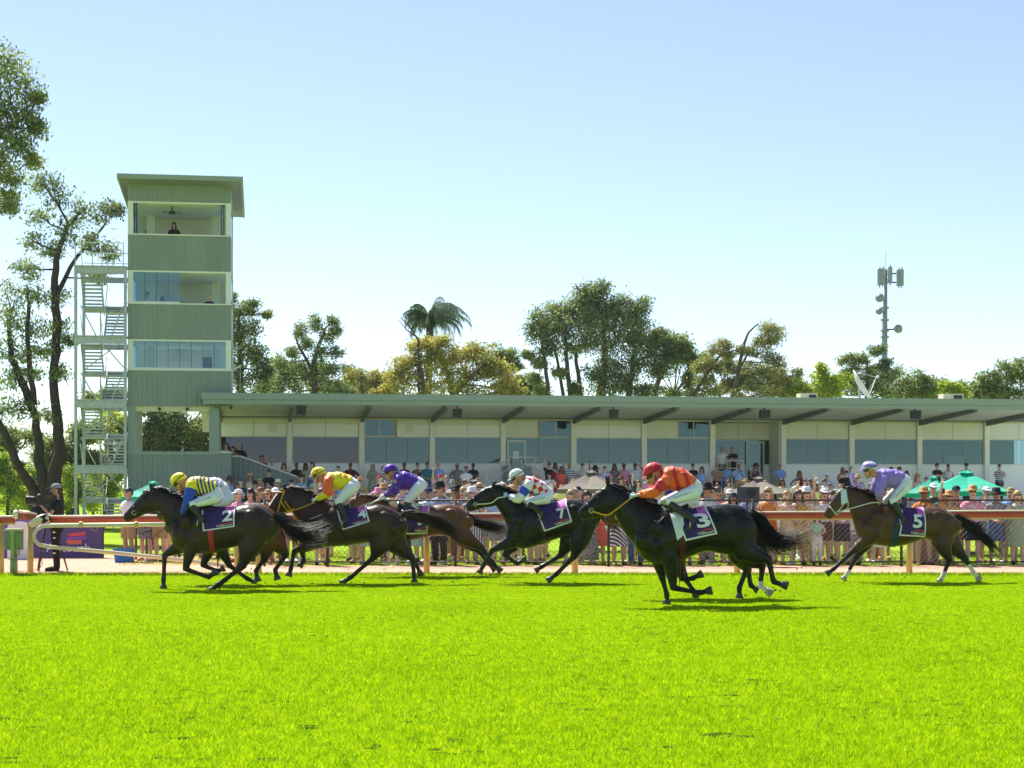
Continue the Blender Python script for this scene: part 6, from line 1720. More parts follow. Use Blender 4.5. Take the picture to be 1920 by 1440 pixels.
JK = {
 'A': dict(seed=1, label='jockey in yellow and blue banded silks and yellow helmet on number 2', helmet=(545, 272, 76), nod=.5,
   jacket=[(612, 300, 630, 400, .1), (660, 266, 660, 420, .19), (760, 254, 735, 434, .19), (860, 288, 800, 446, .17), (908, 340, 830, 468, .165)], rump=[(880, 312, 810, 450, .155), (932, 375, 850, 492, .165), (967, 440, 900, 508, .12)],
   leg=[(900, 440), (692, 510), (800, 640), (745, 690)], arm=[(690, 320), (655, 480), (588, 612)], jm=[silk('yellow_blue_bands', Yl, H('#17347e'), 'bands', 5.2, .25, .5)], sm=[s_blue, s_yel], bands=[1, 1, 0, 0, 0, 0, 0, 0, 0, 0, 0], hm=[s_yel], text='LUCY FYORI', whip=((545, 645), (320, 815), M['black'], 'thin black whip in the left hand of the yellow and blue jockey')),
 'B': dict(seed=2, label='jockey in pale lilac white silks half hidden behind the yellow and blue jockey', helmet=(655, 300, 66), nod=.4,
   jacket=[(700, 300, 700, 400, .1), (745, 272, 745, 420, .19), (830, 262, 825, 435, .19), (905, 300, 870, 448, .17), (950, 355, 900, 460, .16)], rump=[(925, 330, 860, 455, .155), (985, 420, 910, 515, .165), (1005, 470, 950, 530, .12)],
   leg=[(940, 470), (740, 540), (840, 660), (790, 705)], arm=[(760, 330), (720, 480), (650, 560)], jm=[silk('lilac_white_silk', (.70, .66, .74), H('#a48fb8'), 'spots', 9, 0, .22)], sm=[s_wh], hm=[s_wh]),
 'C': dict(seed=3, label='jockey in yellow silks with orange spots and yellow helmet', helmet=(465, 212, 68), nod=.1,
   jacket=[(522, 250, 518, 330, .1), (560, 222, 555, 370, .19), (650, 216, 640, 378, .19), (730, 238, 700, 388, .17), (782, 266, 740, 372, .16)], rump=[(758, 252, 712, 378, .155), (822, 290, 768, 402, .165), (847, 340, 800, 412, .12)],
   leg=[(785, 335), (648, 490), (735, 640), (685, 698)], arm=[(568, 285), (550, 415), (440, 468)], jm=[silk('yellow_orange_spots', Yl, Or, 'spots', 5.5, 0, .30)], sm=[s_or, s_yel], bands=[0, 0, 0, 0, 0, 0, 1, 1, 1, 1, 1], hm=[silk('yellow_orange_helmet', Yl, Or, 'spots', 7, 0, .26)]),
 'D': dict(seed=4, label='jockey in purple silks with gold stars and purple helmet', helmet=(1115, 185, 68), nod=.1,
   jacket=[(1140, 240, 1138, 320, .1), (1180, 212, 1178, 372, .19), (1260, 213, 1260, 382, .19), (1340, 243, 1310, 372, .17), (1382, 280, 1340, 362, .16)], rump=[(1368, 252, 1318, 362, .155), (1420, 290, 1368, 394, .165), (1444, 332, 1400, 404, .12)],
   leg=[(1380, 335), (1268, 480), (1262, 580), (1222, 606)], arm=[(1195, 275), (1150, 395), (1055, 428)], jm=[s_pur], sm=[s_pur], hm=[s_pur], gm=M['tack_w'], stars=[(1165, 302, .05), (1170, 362, .045), (1135, 405, .03)], whip=((1110, 440), (840, 525), M['tack_w'], 'long pale whip held low by the purple jockey')),
 'E': dict(seed=5, label='jockey in red and white checked silks and white helmet on number 7', helmet=(680, 256, 78), nod=.3,
   jacket=[(742, 302, 740, 392, .1), (790, 278, 800, 452, .19), (880, 298, 860, 482, .19), (960, 338, 930, 492, .17), (1012, 390, 960, 502, .16)], rump=[(988, 366, 926, 502, .155), (1042, 410, 980, 544, .165), (1062, 460, 1010, 558, .12)],
   leg=[(1000, 495), (788, 545), (945, 655), (905, 712)], arm=[(805, 362), (705, 515), (592, 476)], jm=[silk('red_white_check', Rd, Wh, 'check', 10.5, .45)], sm=[s_wh, s_blue], bands=[0, 0, 1, 1, 0, 0, 0, 0, 0, 0, 1], hm=[s_wh], gm=M['glove'], text='HATTISON', whip=((590, 383), (725, 386), M['tack_w'], 'short white whip beside the face of the checked jockey')),
 'F': dict(seed=6, label='jockey in orange silks with red bands and red helmet on number 3', helmet=(650, 158, 78), nod=.35,
   jacket=[(702, 192, 708, 272, .1), (738, 150, 740, 312, .19), (820, 138, 830, 322, .19), (910, 168, 900, 322, .17), (978, 226, 940, 312, .16)], rump=[(958, 212, 902, 322, .155), (1017, 260, 958, 372, .165), (1030, 312, 990, 388, .12)],
   leg=[(968, 325), (748, 405), (945, 535), (905, 592)], arm=[(742, 240), (655, 335), (520, 356)], jm=[silk('orange_red_band', Or, Rd, 'bands', 2.0, .3, .36)], sm=[s_or, s_red], bands=[0, 0, 1, 1, 1, 0, 0, 0, 0, 0, 0], cuff=.45, hm=[s_red], text='TheFigaro'),
 'G': dict(seed=7, label='jockey in purple and yellow silks almost hidden behind the orange jockey', helmet=(622, 160, 72), nod=.35,
   jacket=[(702, 215, 708, 282, .1), (738, 185, 740, 322, .19), (820, 170, 830, 332, .19), (910, 195, 900, 332, .17), (960, 240, 930, 322, .16)], rump=[(940, 232, 892, 332, .155), (985, 280, 938, 392, .165), (1000, 332, 960, 405, .12)],
   leg=[(940, 350), (760, 425), (925, 555), (885, 606)], arm=[(750, 265), (770, 345), (690, 380)], jm=[silk('purple_yellow_bands', Yl, H('#4a2c86'), 'bands', 4, .6, .5)], sm=[s_yel, s_pur], bands=[0, 0, 1, 1, 0, 0, 1, 1, 0, 0, 0], hm=[silk('blue_yellow_cap', Yl, H('#273a86'), 'bands', 6, 1.2, .5)]),
 'H': dict(seed=8, label='jockey in lilac silks with gold spots and striped lilac helmet on number 5', helmet=(528, 160, 72), nod=.0,
   jacket=[(588, 235, 570, 312, .1), (630, 190, 618, 345, .18), (710, 188, 700, 362, .19), (790, 203, 770, 362, .17), (842, 226, 800, 342, .16)], rump=[(818, 216, 776, 348, .155), (892, 260, 830, 402, .165), (914, 312, 870, 412, .12)],
   leg=[(845, 335), (703, 480), (802, 640), (752, 688)], arm=[(632, 275), (590, 400), (602, 478)], jm=[silk('lilac_gold_spots', Li, Go, 'spots', 5.5, 0, .14)], sm=[s_lil, s_go], bands=[0] * 11, hm=[s_lil, s_wh], hbands=[1, 0, 0, 1, 1, 0, 0, 0, 0], gm=M['skin'], text='DESTINY')}
for nm in 'ABCDEFGH':
    hr = HORSES[nm]; jr = make_jockey(hr, JK[nm])
    for (zx, zy, r_) in JK[nm].get('stars', []):
        x, z = hr.cv(zx, zy); x -= hr.cv(*JK[nm]['leg'][0])[0]; z -= hr.cv(*JK[nm]['leg'][0])[1] - .25
        mb = MB(); poly = [(x + r_ * (1 if i % 2 == 0 else .42) * math.sin(i * math.pi / 5), z + r_ * (1 if i % 2 == 0 else .42) * math.cos(i * math.pi / 5)) for i in range(10)]
        mb.prism(poly, -.30, -.292); mb.build('gold_star', s_go, jr)
# ================================================================== spectators
SK = [mat('skin_a', H('#c5a08d'), .55, .08, 14, spec=.3), mat('skin_b', H('#b08a77'), .55, .08, 14, spec=.3), mat('skin_c', H('#d8b5a5'), .55, .08, 14, spec=.3), mat('skin_d', H('#8d5b40'), .55, .08, 14, spec=.3)]
M['lips'] = mat('lips', H('#9c5348'), .5, .05, 9)
M['shade'] = mat('sunglass_lens', (0.01, 0.01, 0.012), .1, .1, 5, spec=.8)
POSES = {
 'standing with arms down': [((.25, .02, 1.12), (.25, -.05, .87)), ((-.25, .02, 1.12), (-.25, -.05, .87))],
 'with hands clasped': [((.27, .02, 1.14), (.06, -.22, 1.04)), ((-.27, .02, 1.14), (-.05, -.23, 1.03))],
 'holding up a phone': [((.24, -.10, 1.15), (.06, -.28, 1.36)), ((-.24, -.10, 1.15), (-.05, -.28, 1.35))],
 'shading the eyes': [((.36, -.10, 1.42), (.11, -.16, 1.68)), ((-.25, .02, 1.12), (-.24, -.06, .88))],
 'leaning on the rail': [((.29, -.12, 1.17), (.22, -.36, 1.15)), ((-.29, -.12, 1.17), (-.2, -.37, 1.15))],
 'with one arm raised': [((.25, .02, 1.12), (.24, -.05, .88)), ((-.25, -.03, 1.66), (-.22, -.09, 1.93))],
 'with hands on hips': [((.38, .07, 1.15), (.17, -.06, 1.02)), ((-.38, .07, 1.15), (-.17, -.06, 1.02))],
 'with folded arms': [((.26, -.08, 1.16), (-.10, -.21, 1.21)), ((-.26, -.08, 1.16), (.11, -.19, 1.17))]}
def ell(c, rx_, ry_, n=14):
    return [(c[0] + rx_ * math.cos(t), c[1] + ry_ * math.sin(t), c[2]) for t in np.linspace(0, 2 * math.pi, n, endpoint=False)]
TORSO = [(.80, .150, .105), (.90, .172, .12), (1.0, .155, .11), (1.08, .148, .108), (1.2, .165, .12), (1.32, .185, .115), (1.41, .165, .09), (1.46, .085, .07)]
def torso(mb, inf=0.0, z0=0, z1=9, skirt=None):
    rg = [ell((0, .01, z), a + inf, b + inf) for z, a, b in TORSO if z0 <= z <= z1]
    if skirt: rg = [ell((0, .01, z), a, b) for z, a, b in skirt] + rg
    mb.rings(rg)
PM = {}
for pn, arms in POSES.items():
    mb = MB()
    torso(mb)
    for sg in (-1, 1):
        mb.tube([(sg * .09, .0, .92), (sg * .095, -.005, .72), (sg * .10, -.012, .50), (sg * .102, .012, .34), (sg * .105, .02, .09)], [.098, .08, .056, .056, .036], 10)
        mb.tube([(sg * .105, .05, .045), (sg * .11, -.03, .05), (sg * .122, -.14, .03), (sg * .125, -.19, .025)], [.034, .042, .036, .02], 8)
    mb.tube([(0, .012, 1.42), (0, .006, 1.5), (0, -.005, 1.57)], [.07, .056, .056], 10)
    rg = []
    for f, rx_, ry_, oy_ in ((-.125, .025, .03, -.045), (-.115, .04, .045, -.04), (-.09, .055, .068, -.028), (-.05, .066, .085, -.014), (-.01, .073, .094, -.004), (.035, .076, .098, .004), (.08, .070, .09, .008), (.11, .045, .06, .01)):
        rg.append(ell((0, oy_, 1.645 + f), rx_, ry_))
    mb.rings(rg)
    mb.tube([(0, -.088, 1.665), (0, -.10, 1.645), (0, -.118, 1.622), (0, -.094, 1.612)], [.009, .012, .018, .010], 7)
    for sg in (-1, 1): mb.ball((sg * .074, .012, 1.635), .026, 8, 5, sx=.45, sy=.7)
    for sg, (el, ha) in zip((1, -1), arms):
        sh = Vector((sg * .175, .01, 1.385)); el, ha = Vector(el), Vector(ha)
        mb.tube([sh + Vector((-sg * .03, 0, .01)), sh.lerp(el, .4), el, el.lerp(ha, .45), ha], [.058, .048, .039, .035, .024], 9)
        f_ = (ha - el).normalized(); sd_ = Vector((-sg, 0, 0)); sd_ = (sd_ - f_ * sd_.dot(f_)).normalized(); hand_shape(mb, ha + f_ * .03, f_, f_.cross(sd_), sd_, .09)
    me = remesh(mb, 'body', .0165, 2, .4)
    idx = np.zeros(len(me.polygons), dtype=np.int32)
    for i, pg in enumerate(me.polygons):
        c = pg.center
        if c.z > 1.5 and c.y < -.06:
            if abs(abs(c.x) - .032) < .016 and abs(c.z - 1.657) < .011: idx[i] = 1
            elif abs(c.x) < .026 and abs(c.z - 1.578) < .011: idx[i] = 2
    for m_ in (SK[0], M['eye'], M['lips']): me.materials.append(m_)
    me.polygons.foreach_set('material_index', idx)
    PM[pn, 'body'] = me
    for nm, frac, inf in (('short', (.62, 0), .024), ('long', (1, .92), .022), ('sleeveless', (.0, 0), .012)):
        for dress in (0, 1):
            mb = MB()
            sk = [(.44, .27, .22), (.55, .245, .2), (.7, .215, .165), (.8, .19, .142)] if dress else None
            torso(mb, inf, 0 if not dress else .85, 1.43 if nm == 'sleeveless' else 1.47, sk)
            if frac[0]:
                for sg, (el, ha) in zip((1, -1), arms):
                    sh = Vector((sg * .175, .01, 1.385)); el, ha = Vector(el), Vector(ha)
                    if frac[1] == 0: mb.tube([sh + Vector((-sg * .05, 0, .01)), sh.lerp(el, .3), sh.lerp(el, frac[0])], [.078, .076, .070], 10)
                    else: mb.tube([sh + Vector((-sg * .05, 0, .01)), sh.lerp(el, .4), el, el.lerp(ha, .5), el.lerp(ha, frac[1])], [.078, .068, .058, .05, .04], 10)
            PM[pn, nm, dress] = remesh(mb, 'dress' if dress else 'shirt', .021, 3, .5)
mb = MB(); torso(mb, .026, .78, 1.02)
for sg in (-1, 1): mb.tube([(sg * .085, 0, .9), (sg * .098, -.005, .72), (sg * .104, -.01, .55)], [.112, .108, .10], 10)
PM['shorts'] = remesh(mb, 'shorts', .021, 3, .5)
mb = MB(); torso(mb, .024, .78, 1.02)
for sg in (-1, 1): mb.tube([(sg * .085, 0, .9), (sg * .097, -.005, .72), (sg * .102, -.01, .5), (sg * .105, .01, .3), (sg * .107, .02, .06)], [.112, .096, .075, .07, .062], 10)
PM['trousers'] = remesh(mb, 'trousers', .021, 3, .5)
mb = MB(); mb.rings([ell((0, .01, z), a, b) for z, a, b in ((.12, .27, .22), (.4, .26, .21), (.7, .215, .17), (.9, .19, .14), (1.02, .165, .125))]); PM['long skirt'] = fix_normals(mb.mesh('skirt', None, True))
mb = MB(); mb.tube([(0, .065, .05), (.0, .0, .062), (.008, -.1, .05), (.012, -.175, .035), (.012, -.2, .03)], [.03, .05, .05, .04, .02], 10); PM['shoe'] = mb.mesh('shoe', None, True)
# heads
def dome(mb, zc, rx_, ry_, hgt, yo=.004, z0=-.0, n=14, wob=0):
    rg = []
    for i in range(7):
        a = i / 6 * math.pi / 2; cs = max(.03, math.cos(a)) ** .8
        rg.append(ell((0, yo, zc + z0 + hgt * math.sin(a)), rx_ * cs, ry_ * cs, n))
    mb.rings(rg)
mb = MB(); dome(mb, 1.675, .086, .108, .10, .012); mb.ball((0, .055, 1.64), .075, 12, 7, sx=1.08, sy=.8, sz=1.1); PM['short hair'] = remesh(mb, 'hair', .016, 2, .4)
mb = MB(); dome(mb, 1.665, .09, .112, .112, .012)
mb.tube([(0, .05, 1.68), (0, .075, 1.55), (0, .085, 1.42), (0, .08, 1.33)], [.09, .10, .095, .05], 12, ry=.55)
for sg in (-1, 1): mb.tube([(sg * .07, -.01, 1.69), (sg * .086, .02, 1.58), (sg * .088, .03, 1.46), (sg * .08, .03, 1.38)], [.03, .035, .036, .02], 8)
PM['long hair'] = remesh(mb, 'hair', .016, 2, .4)
mb = MB(); dome(mb, 1.668, .087, .108, .105, .012); mb.ball((0, .06, 1.63), .072, 12, 7, sx=1.05, sy=.8); mb.ball((0, .10, 1.74), .05, 10, 7); PM['hair in a bun'] = remesh(mb, 'hair', .016, 2, .4)
def hat(brim, crown, ry0, droop, flat=1.0):
    mb = MB()
    rg = [ell((0, 0, 1.705 - droop), brim, brim * 1.05, 20), ell((0, 0, 1.712 - droop * .8), brim, brim * 1.05, 20), ell((0, .003, 1.722), .098, .115, 20), ell((0, .003, 1.75), .094, .112, 20), ell((0, .003, 1.722 + crown * .85), .085 * flat, .102 * flat, 20), ell((0, .003, 1.722 + crown), .05 * flat, .07 * flat, 20)]
    mb.rings([rg[0], rg[1], rg[2], rg[3], rg[4], rg[5]])
    m_ = mb.mesh('hat', None, True); return m_
PM['wide straw hat'] = hat(.23, .095, 0, .015); PM['panama hat'] = hat(.155, .10, 0, .004, 1.05); PM['trilby'] = hat(.145, .105, 0, .006, .95); PM['floppy hat'] = hat(.21, .10, 0, .05)
mb = MB(); dome(mb, 1.69, .088, .108, .095, .006)
rg = [[(x, y, 1.70 - .02 * (-y - .08)) for x, y in ((-.075, -.07), (0, -.09), (.075, -.07))]]
mb.rings([[(sx * .07, -.085, z) for sx, z in ((-1, 1.692), (1, 1.692), (1, 1.704), (-1, 1.704))], [(sx * .068, -.15, z) for sx, z in ((-1, 1.685), (1, 1.685), (1, 1.695), (-1, 1.695))], [(sx * .035, -.19, z) for sx, z in ((-1, 1.676), (1, 1.676), (1, 1.684), (-1, 1.684))]])
PM['cap'] = fix_normals(mb.mesh('cap', None, True))
mb = MB(); rg = []
for t in np.linspace(-1.5, 1.5, 9):
    x, y = .082 * math.sin(t), -.002 - .104 * math.cos(t); h_ = .017 if abs(t) < .8 else .008
    if abs(t) < .12: h_ = .008
    nx_, ny_ = math.sin(t) * .008, -math.cos(t) * .008
    rg.append([(x, y, 1.658 + h_), (x + nx_, y + ny_, 1.658 + h_ * .5), (x + nx_, y + ny_, 1.658 - h_ * .7), (x, y, 1.658 - h_)])
mb.rings(rg); PM['sunglasses'] = fix_normals(mb.mesh('sunglasses', None, True))

FAB = {}
def fab(c):
    """cloth by colour word; patterns are woven or printed into the cloth"""
    if c in FAB: return FAB[c]
    base = {'white': (.72, .72, .74), 'pale blue': H('#9fb9dc'), 'light blue': H('#7fa3d6'), 'navy': H('#1f2a48'), 'black': (.016, .016, .018), 'grey': H('#8b8b90'), 'khaki': H('#a08a62'), 'beige': H('#cbb391'), 'tan': H('#b98d5d'), 'pink': H('#e08fb0'), 'coral': H('#e0604f'),
            'red': H('#b9283a'), 'maroon': H('#5e1f2e'), 'orange': H('#dc8430'), 'mustard': H('#bf9433'), 'pale yellow': H('#e0d490'), 'sage green': H('#8fa585'), 'teal': H('#2c6f74'), 'dark green': H('#2c4a35'), 'lilac': H('#a993cf'), 'denim blue': H('#44618f'), 'brown': H('#6b4630'), 'cream': H('#e2d6b8'), 'mint': H('#9fd0b4')}
    w = c.split()
    if c in base: m_ = mat('cloth_' + c.replace(' ', '_'), base[c], .8, .08, 9, bump=.25, bscale=14, spec=.2)
    else:
        a, b, kind = {'blue check': ('pale blue', 'navy', 'check'), 'blue striped': ('white', 'denim blue', 'hband'), 'black and white striped': ('white', 'black', 'dband'), 'floral': ('cream', 'coral', 'spots'), 'dark floral': ('navy', 'pink', 'spots'), 'grey patterned': ('grey', 'black', 'spots'), 'green floral': ('sage green', 'white', 'spots'), 'pink floral': ('pink', 'white', 'spots'), 'purple striped': ('white', 'navy', 'vband')}[c]
        m_ = bpy.data.materials.new('cloth_' + c.replace(' ', '_')); m_.use_nodes = True
        N, L = m_.node_tree.nodes, m_.node_tree.links; bs = N['Principled BSDF']; bs.inputs['Roughness'].default_value = .8; bs.inputs['Specular IOR Level'].default_value = .2
        tc = N.new('ShaderNodeTexCoord'); mp = N.new('ShaderNodeMapping'); L.new(tc.outputs['Object'], mp.inputs[0])
        rp = N.new('ShaderNodeValToRGB'); rp.color_ramp.interpolation = 'CONSTANT'; rp.color_ramp.elements[0].color = base[b] + (1,); rp.color_ramp.elements[1].color = base[a] + (1,)
        if kind == 'spots':
            t = N.new('ShaderNodeTexVoronoi'); t.inputs['Scale'].default_value = 15; rp.color_ramp.elements[1].position = .36; o_ = t.outputs['Distance']
        elif kind == 'check':
            t = N.new('ShaderNodeTexChecker'); t.inputs['Scale'].default_value = 38; t.inputs['Color1'].default_value = (1, 1, 1, 1); t.inputs['Color2'].default_value = (.2, .2, .2, 1); o_ = t.outputs['Fac']; rp.color_ramp.elements[1].position = .5; rp.color_ramp.elements[0].color = H('#5f7cab') + (1,)
        else:
            t = N.new('ShaderNodeTexWave'); t.wave_type = 'BANDS'; t.bands_direction = {'h': 'Z', 'v': 'X', 'd': 'DIAGONAL'}[kind[0]]; t.inputs['Scale'].default_value = {'h': 3.2, 'v': 6, 'd': 5.5}[kind[0]]; rp.color_ramp.elements[1].position = .5; o_ = t.outputs['Fac']
        L.new(mp.outputs[0], t.inputs['Vector']); L.new(o_, rp.inputs[0]); L.new(rp.outputs[0], bs.inputs['Base Color'])
    FAB[c] = m_
    return m_
HAIRC = {'dark': mat('dark_hair', (.018, .012, .009), .5, .3, 20), 'brown': mat('brown_hair', (.07, .035, .018), .5, .3, 20), 'blond': mat('blond_hair', (.42, .28, .12), .5, .3, 20), 'grey': mat('grey_hair', (.34, .33, .32), .6, .2, 20), 'red': mat('auburn_hair', (.16, .05, .02), .5, .3, 20)}
used = set()
def person(loc, rz, h, pose, top, topcol, bottom, botcol, head, headcol, hair='brown', skin=0, glasses=False, where='', shoes=True, group='spectators behind the fence', label=None):
    """one spectator: continuous body plus clothes that share their meshes with others of the same cut"""
    if label is None:
        garment = topcol + ' ' + ('dress' if top[1] else {'short': 'shirt', 'long': 'shirt', 'sleeveless': 'top'}[top[0]])
        hd_ = {'short hair': hair + ' hair', 'long hair': 'long ' + hair + ' hair', 'hair in a bun': hair + ' hair bun'}.get(head, headcol + ' ' + head if not head.startswith('wide') else head)
        label = 'person in %s, %s, %s' % (garment, hd_, where)
        if bottom and not top[1] and len(label.split()) < 12: label = 'person in %s and %s %s, %s, %s' % (garment, botcol, bottom, hd_, where)
        if len(label.split()) > 16: label = 'person in %s, %s' % (garment, where)
        if label in used and len(label.split()) < 13: label = label.replace(' in ', ' %s in ' % pose, 1)
        if label in used: return None
    used.add(label)
    r = empty('person', loc, rz); s = h / 1.76
    r.scale = (s * random.uniform(.98, 1.12), s * random.uniform(1.0, 1.15), s)
    tag(r, label, 'person', group)
    link('body', PM[pose, 'body'], r, [SK[skin], M['eye'], M['lips']])
    link('dress' if top[1] else 'shirt', PM[pose, top[0], top[1]], r, [fab(topcol)])
    if bottom and not top[1]: link(bottom.replace(' ', '_'), PM[bottom], r, [fab(botcol)])
    if head in ('short hair', 'long hair', 'hair in a bun'): link('hair', PM[head], r, [HAIRC[hair]])
    else:
        link('hat' if head != 'cap' else 'cap', PM[head], r, [fab(headcol)])
        hb = link('hair', PM['long hair' if top[1] else 'short hair'], r, [HAIRC[hair]])
        hb.scale = (1, 1, 1)
    if glasses: link('sunglasses', PM['sunglasses'], r, [M['shade']])
    if shoes:
        for sg in (-1, 1):
            o = link('shoe', PM['shoe'], r, [fab(random.choice(['white', 'black', 'brown', 'tan']))]); o.location = (sg * .108, .0, 0)
    return r

TOPS = [('short', 0), ('short', 0), ('long', 0), ('sleeveless', 0), ('sleeveless', 1), ('short', 1)]
TC_M = ['white', 'pale blue', 'light blue', 'navy', 'black', 'grey', 'pink', 'sage green', 'blue check', 'cream', 'white', 'teal', 'khaki', 'lilac', 'blue striped', 'dark green', 'maroon', 'beige', 'mint']
TC_F = ['floral', 'coral', 'pink', 'white', 'pale yellow', 'orange', 'mustard', 'grey patterned', 'black and white striped', 'green floral', 'dark floral', 'red', 'mint', 'tan', 'lilac', 'pink floral', 'purple striped', 'beige', 'sage green', 'cream', 'white', 'white', 'cream', 'pale blue', 'grey', 'black']
BC = ['khaki', 'beige', 'denim blue', 'navy', 'grey', 'white', 'black', 'tan']
def rnd_person(loc, rz, where, zone='front', **kw):
    for _ in range(40):
        fem = random.random() < .5
        if fem:
            top = random.choice([('sleeveless', 1), ('short', 1), ('sleeveless', 1), ('sleeveless', 0), ('short', 0)]); tcol = random.choice(TC_F); h = random.uniform(1.54, 1.76)
            head = random.choice(['long hair', 'long hair', 'hair in a bun', 'wide straw hat', 'floppy hat', 'long hair', 'cap'])
        else:
            top = random.choice([('short', 0), ('short', 0), ('long', 0)]); tcol = random.choice(TC_M); h = random.uniform(1.64, 1.90)
            head = random.choice(['short hair', 'short hair', 'cap', 'cap', 'panama hat', 'trilby', 'short hair', 'wide straw hat'])
        hc_ = {'cap': random.choice(['white', 'navy', 'black', 'khaki', 'red', 'grey']), 'panama hat': random.choice(['cream', 'white']), 'trilby': random.choice(['brown', 'black', 'grey']), 'floppy hat': random.choice(['black', 'white', 'beige', 'pink']), 'wide straw hat': 'tan'}.get(head, '')
        pose = random.choice(list(POSES) + ['holding up a phone', 'leaning on the rail'] if zone == 'front' else [p for p in POSES if p != 'leaning on the rail'])
        a = dict(h=h, pose=pose, top=top, topcol=tcol, bottom=None if top[1] else random.choice(['shorts', 'shorts', 'trousers'] if zone == 'front' else ['trousers', 'shorts']), botcol=random.choice(BC), head=head, headcol=hc_, hair=random.choice(list(HAIRC)), skin=random.choice([0, 0, 1, 2, 2, 3]), glasses=random.random() < .5)
        if a['bottom'] is None: a['botcol'] = ''
        a.update(kw)
        o = person(loc, rz, a.pop('h'), a.pop('pose'), a.pop('top'), a.pop('topcol'), a.pop('bottom'), a.pop('botcol'), a.pop('head'), a.pop('headcol'), where=where, shoes=(zone == 'front'), group='spectators behind the fence' if zone == 'front' else 'spectators on the terrace', **a)
        if o: return o

ANCH = [(500, 'left of the yellow jockey\'s horse'), (600, 'under the yellow jockey'), (690, 'behind the yellow jockey'), (770, 'below the purple jockey'), (850, 'right of the purple jockey'), (930, 'behind horse seven\'s head'), (1010, 'under the checked jockey'), (1090, 'behind horse seven\'s rump'), (1180, 'between horses seven and three'), (1280, 'behind the orange jockey'), (1370, 'behind horse three\'s rump'), (1450, 'behind horse three\'s tail'), (1530, 'left of horse five'), (1600, 'behind horse five\'s head'), (1680, 'under the lilac jockey'), (1760, 'behind horse five\'s rump'), (1840, 'below the green umbrella'), (2100, 'at the right edge')]
def anch(px):
    for a, w in ANCH:
        if px < a: return w
def face(): return R(random.uniform(-38, 10))        # most turn to look along the track after the horses
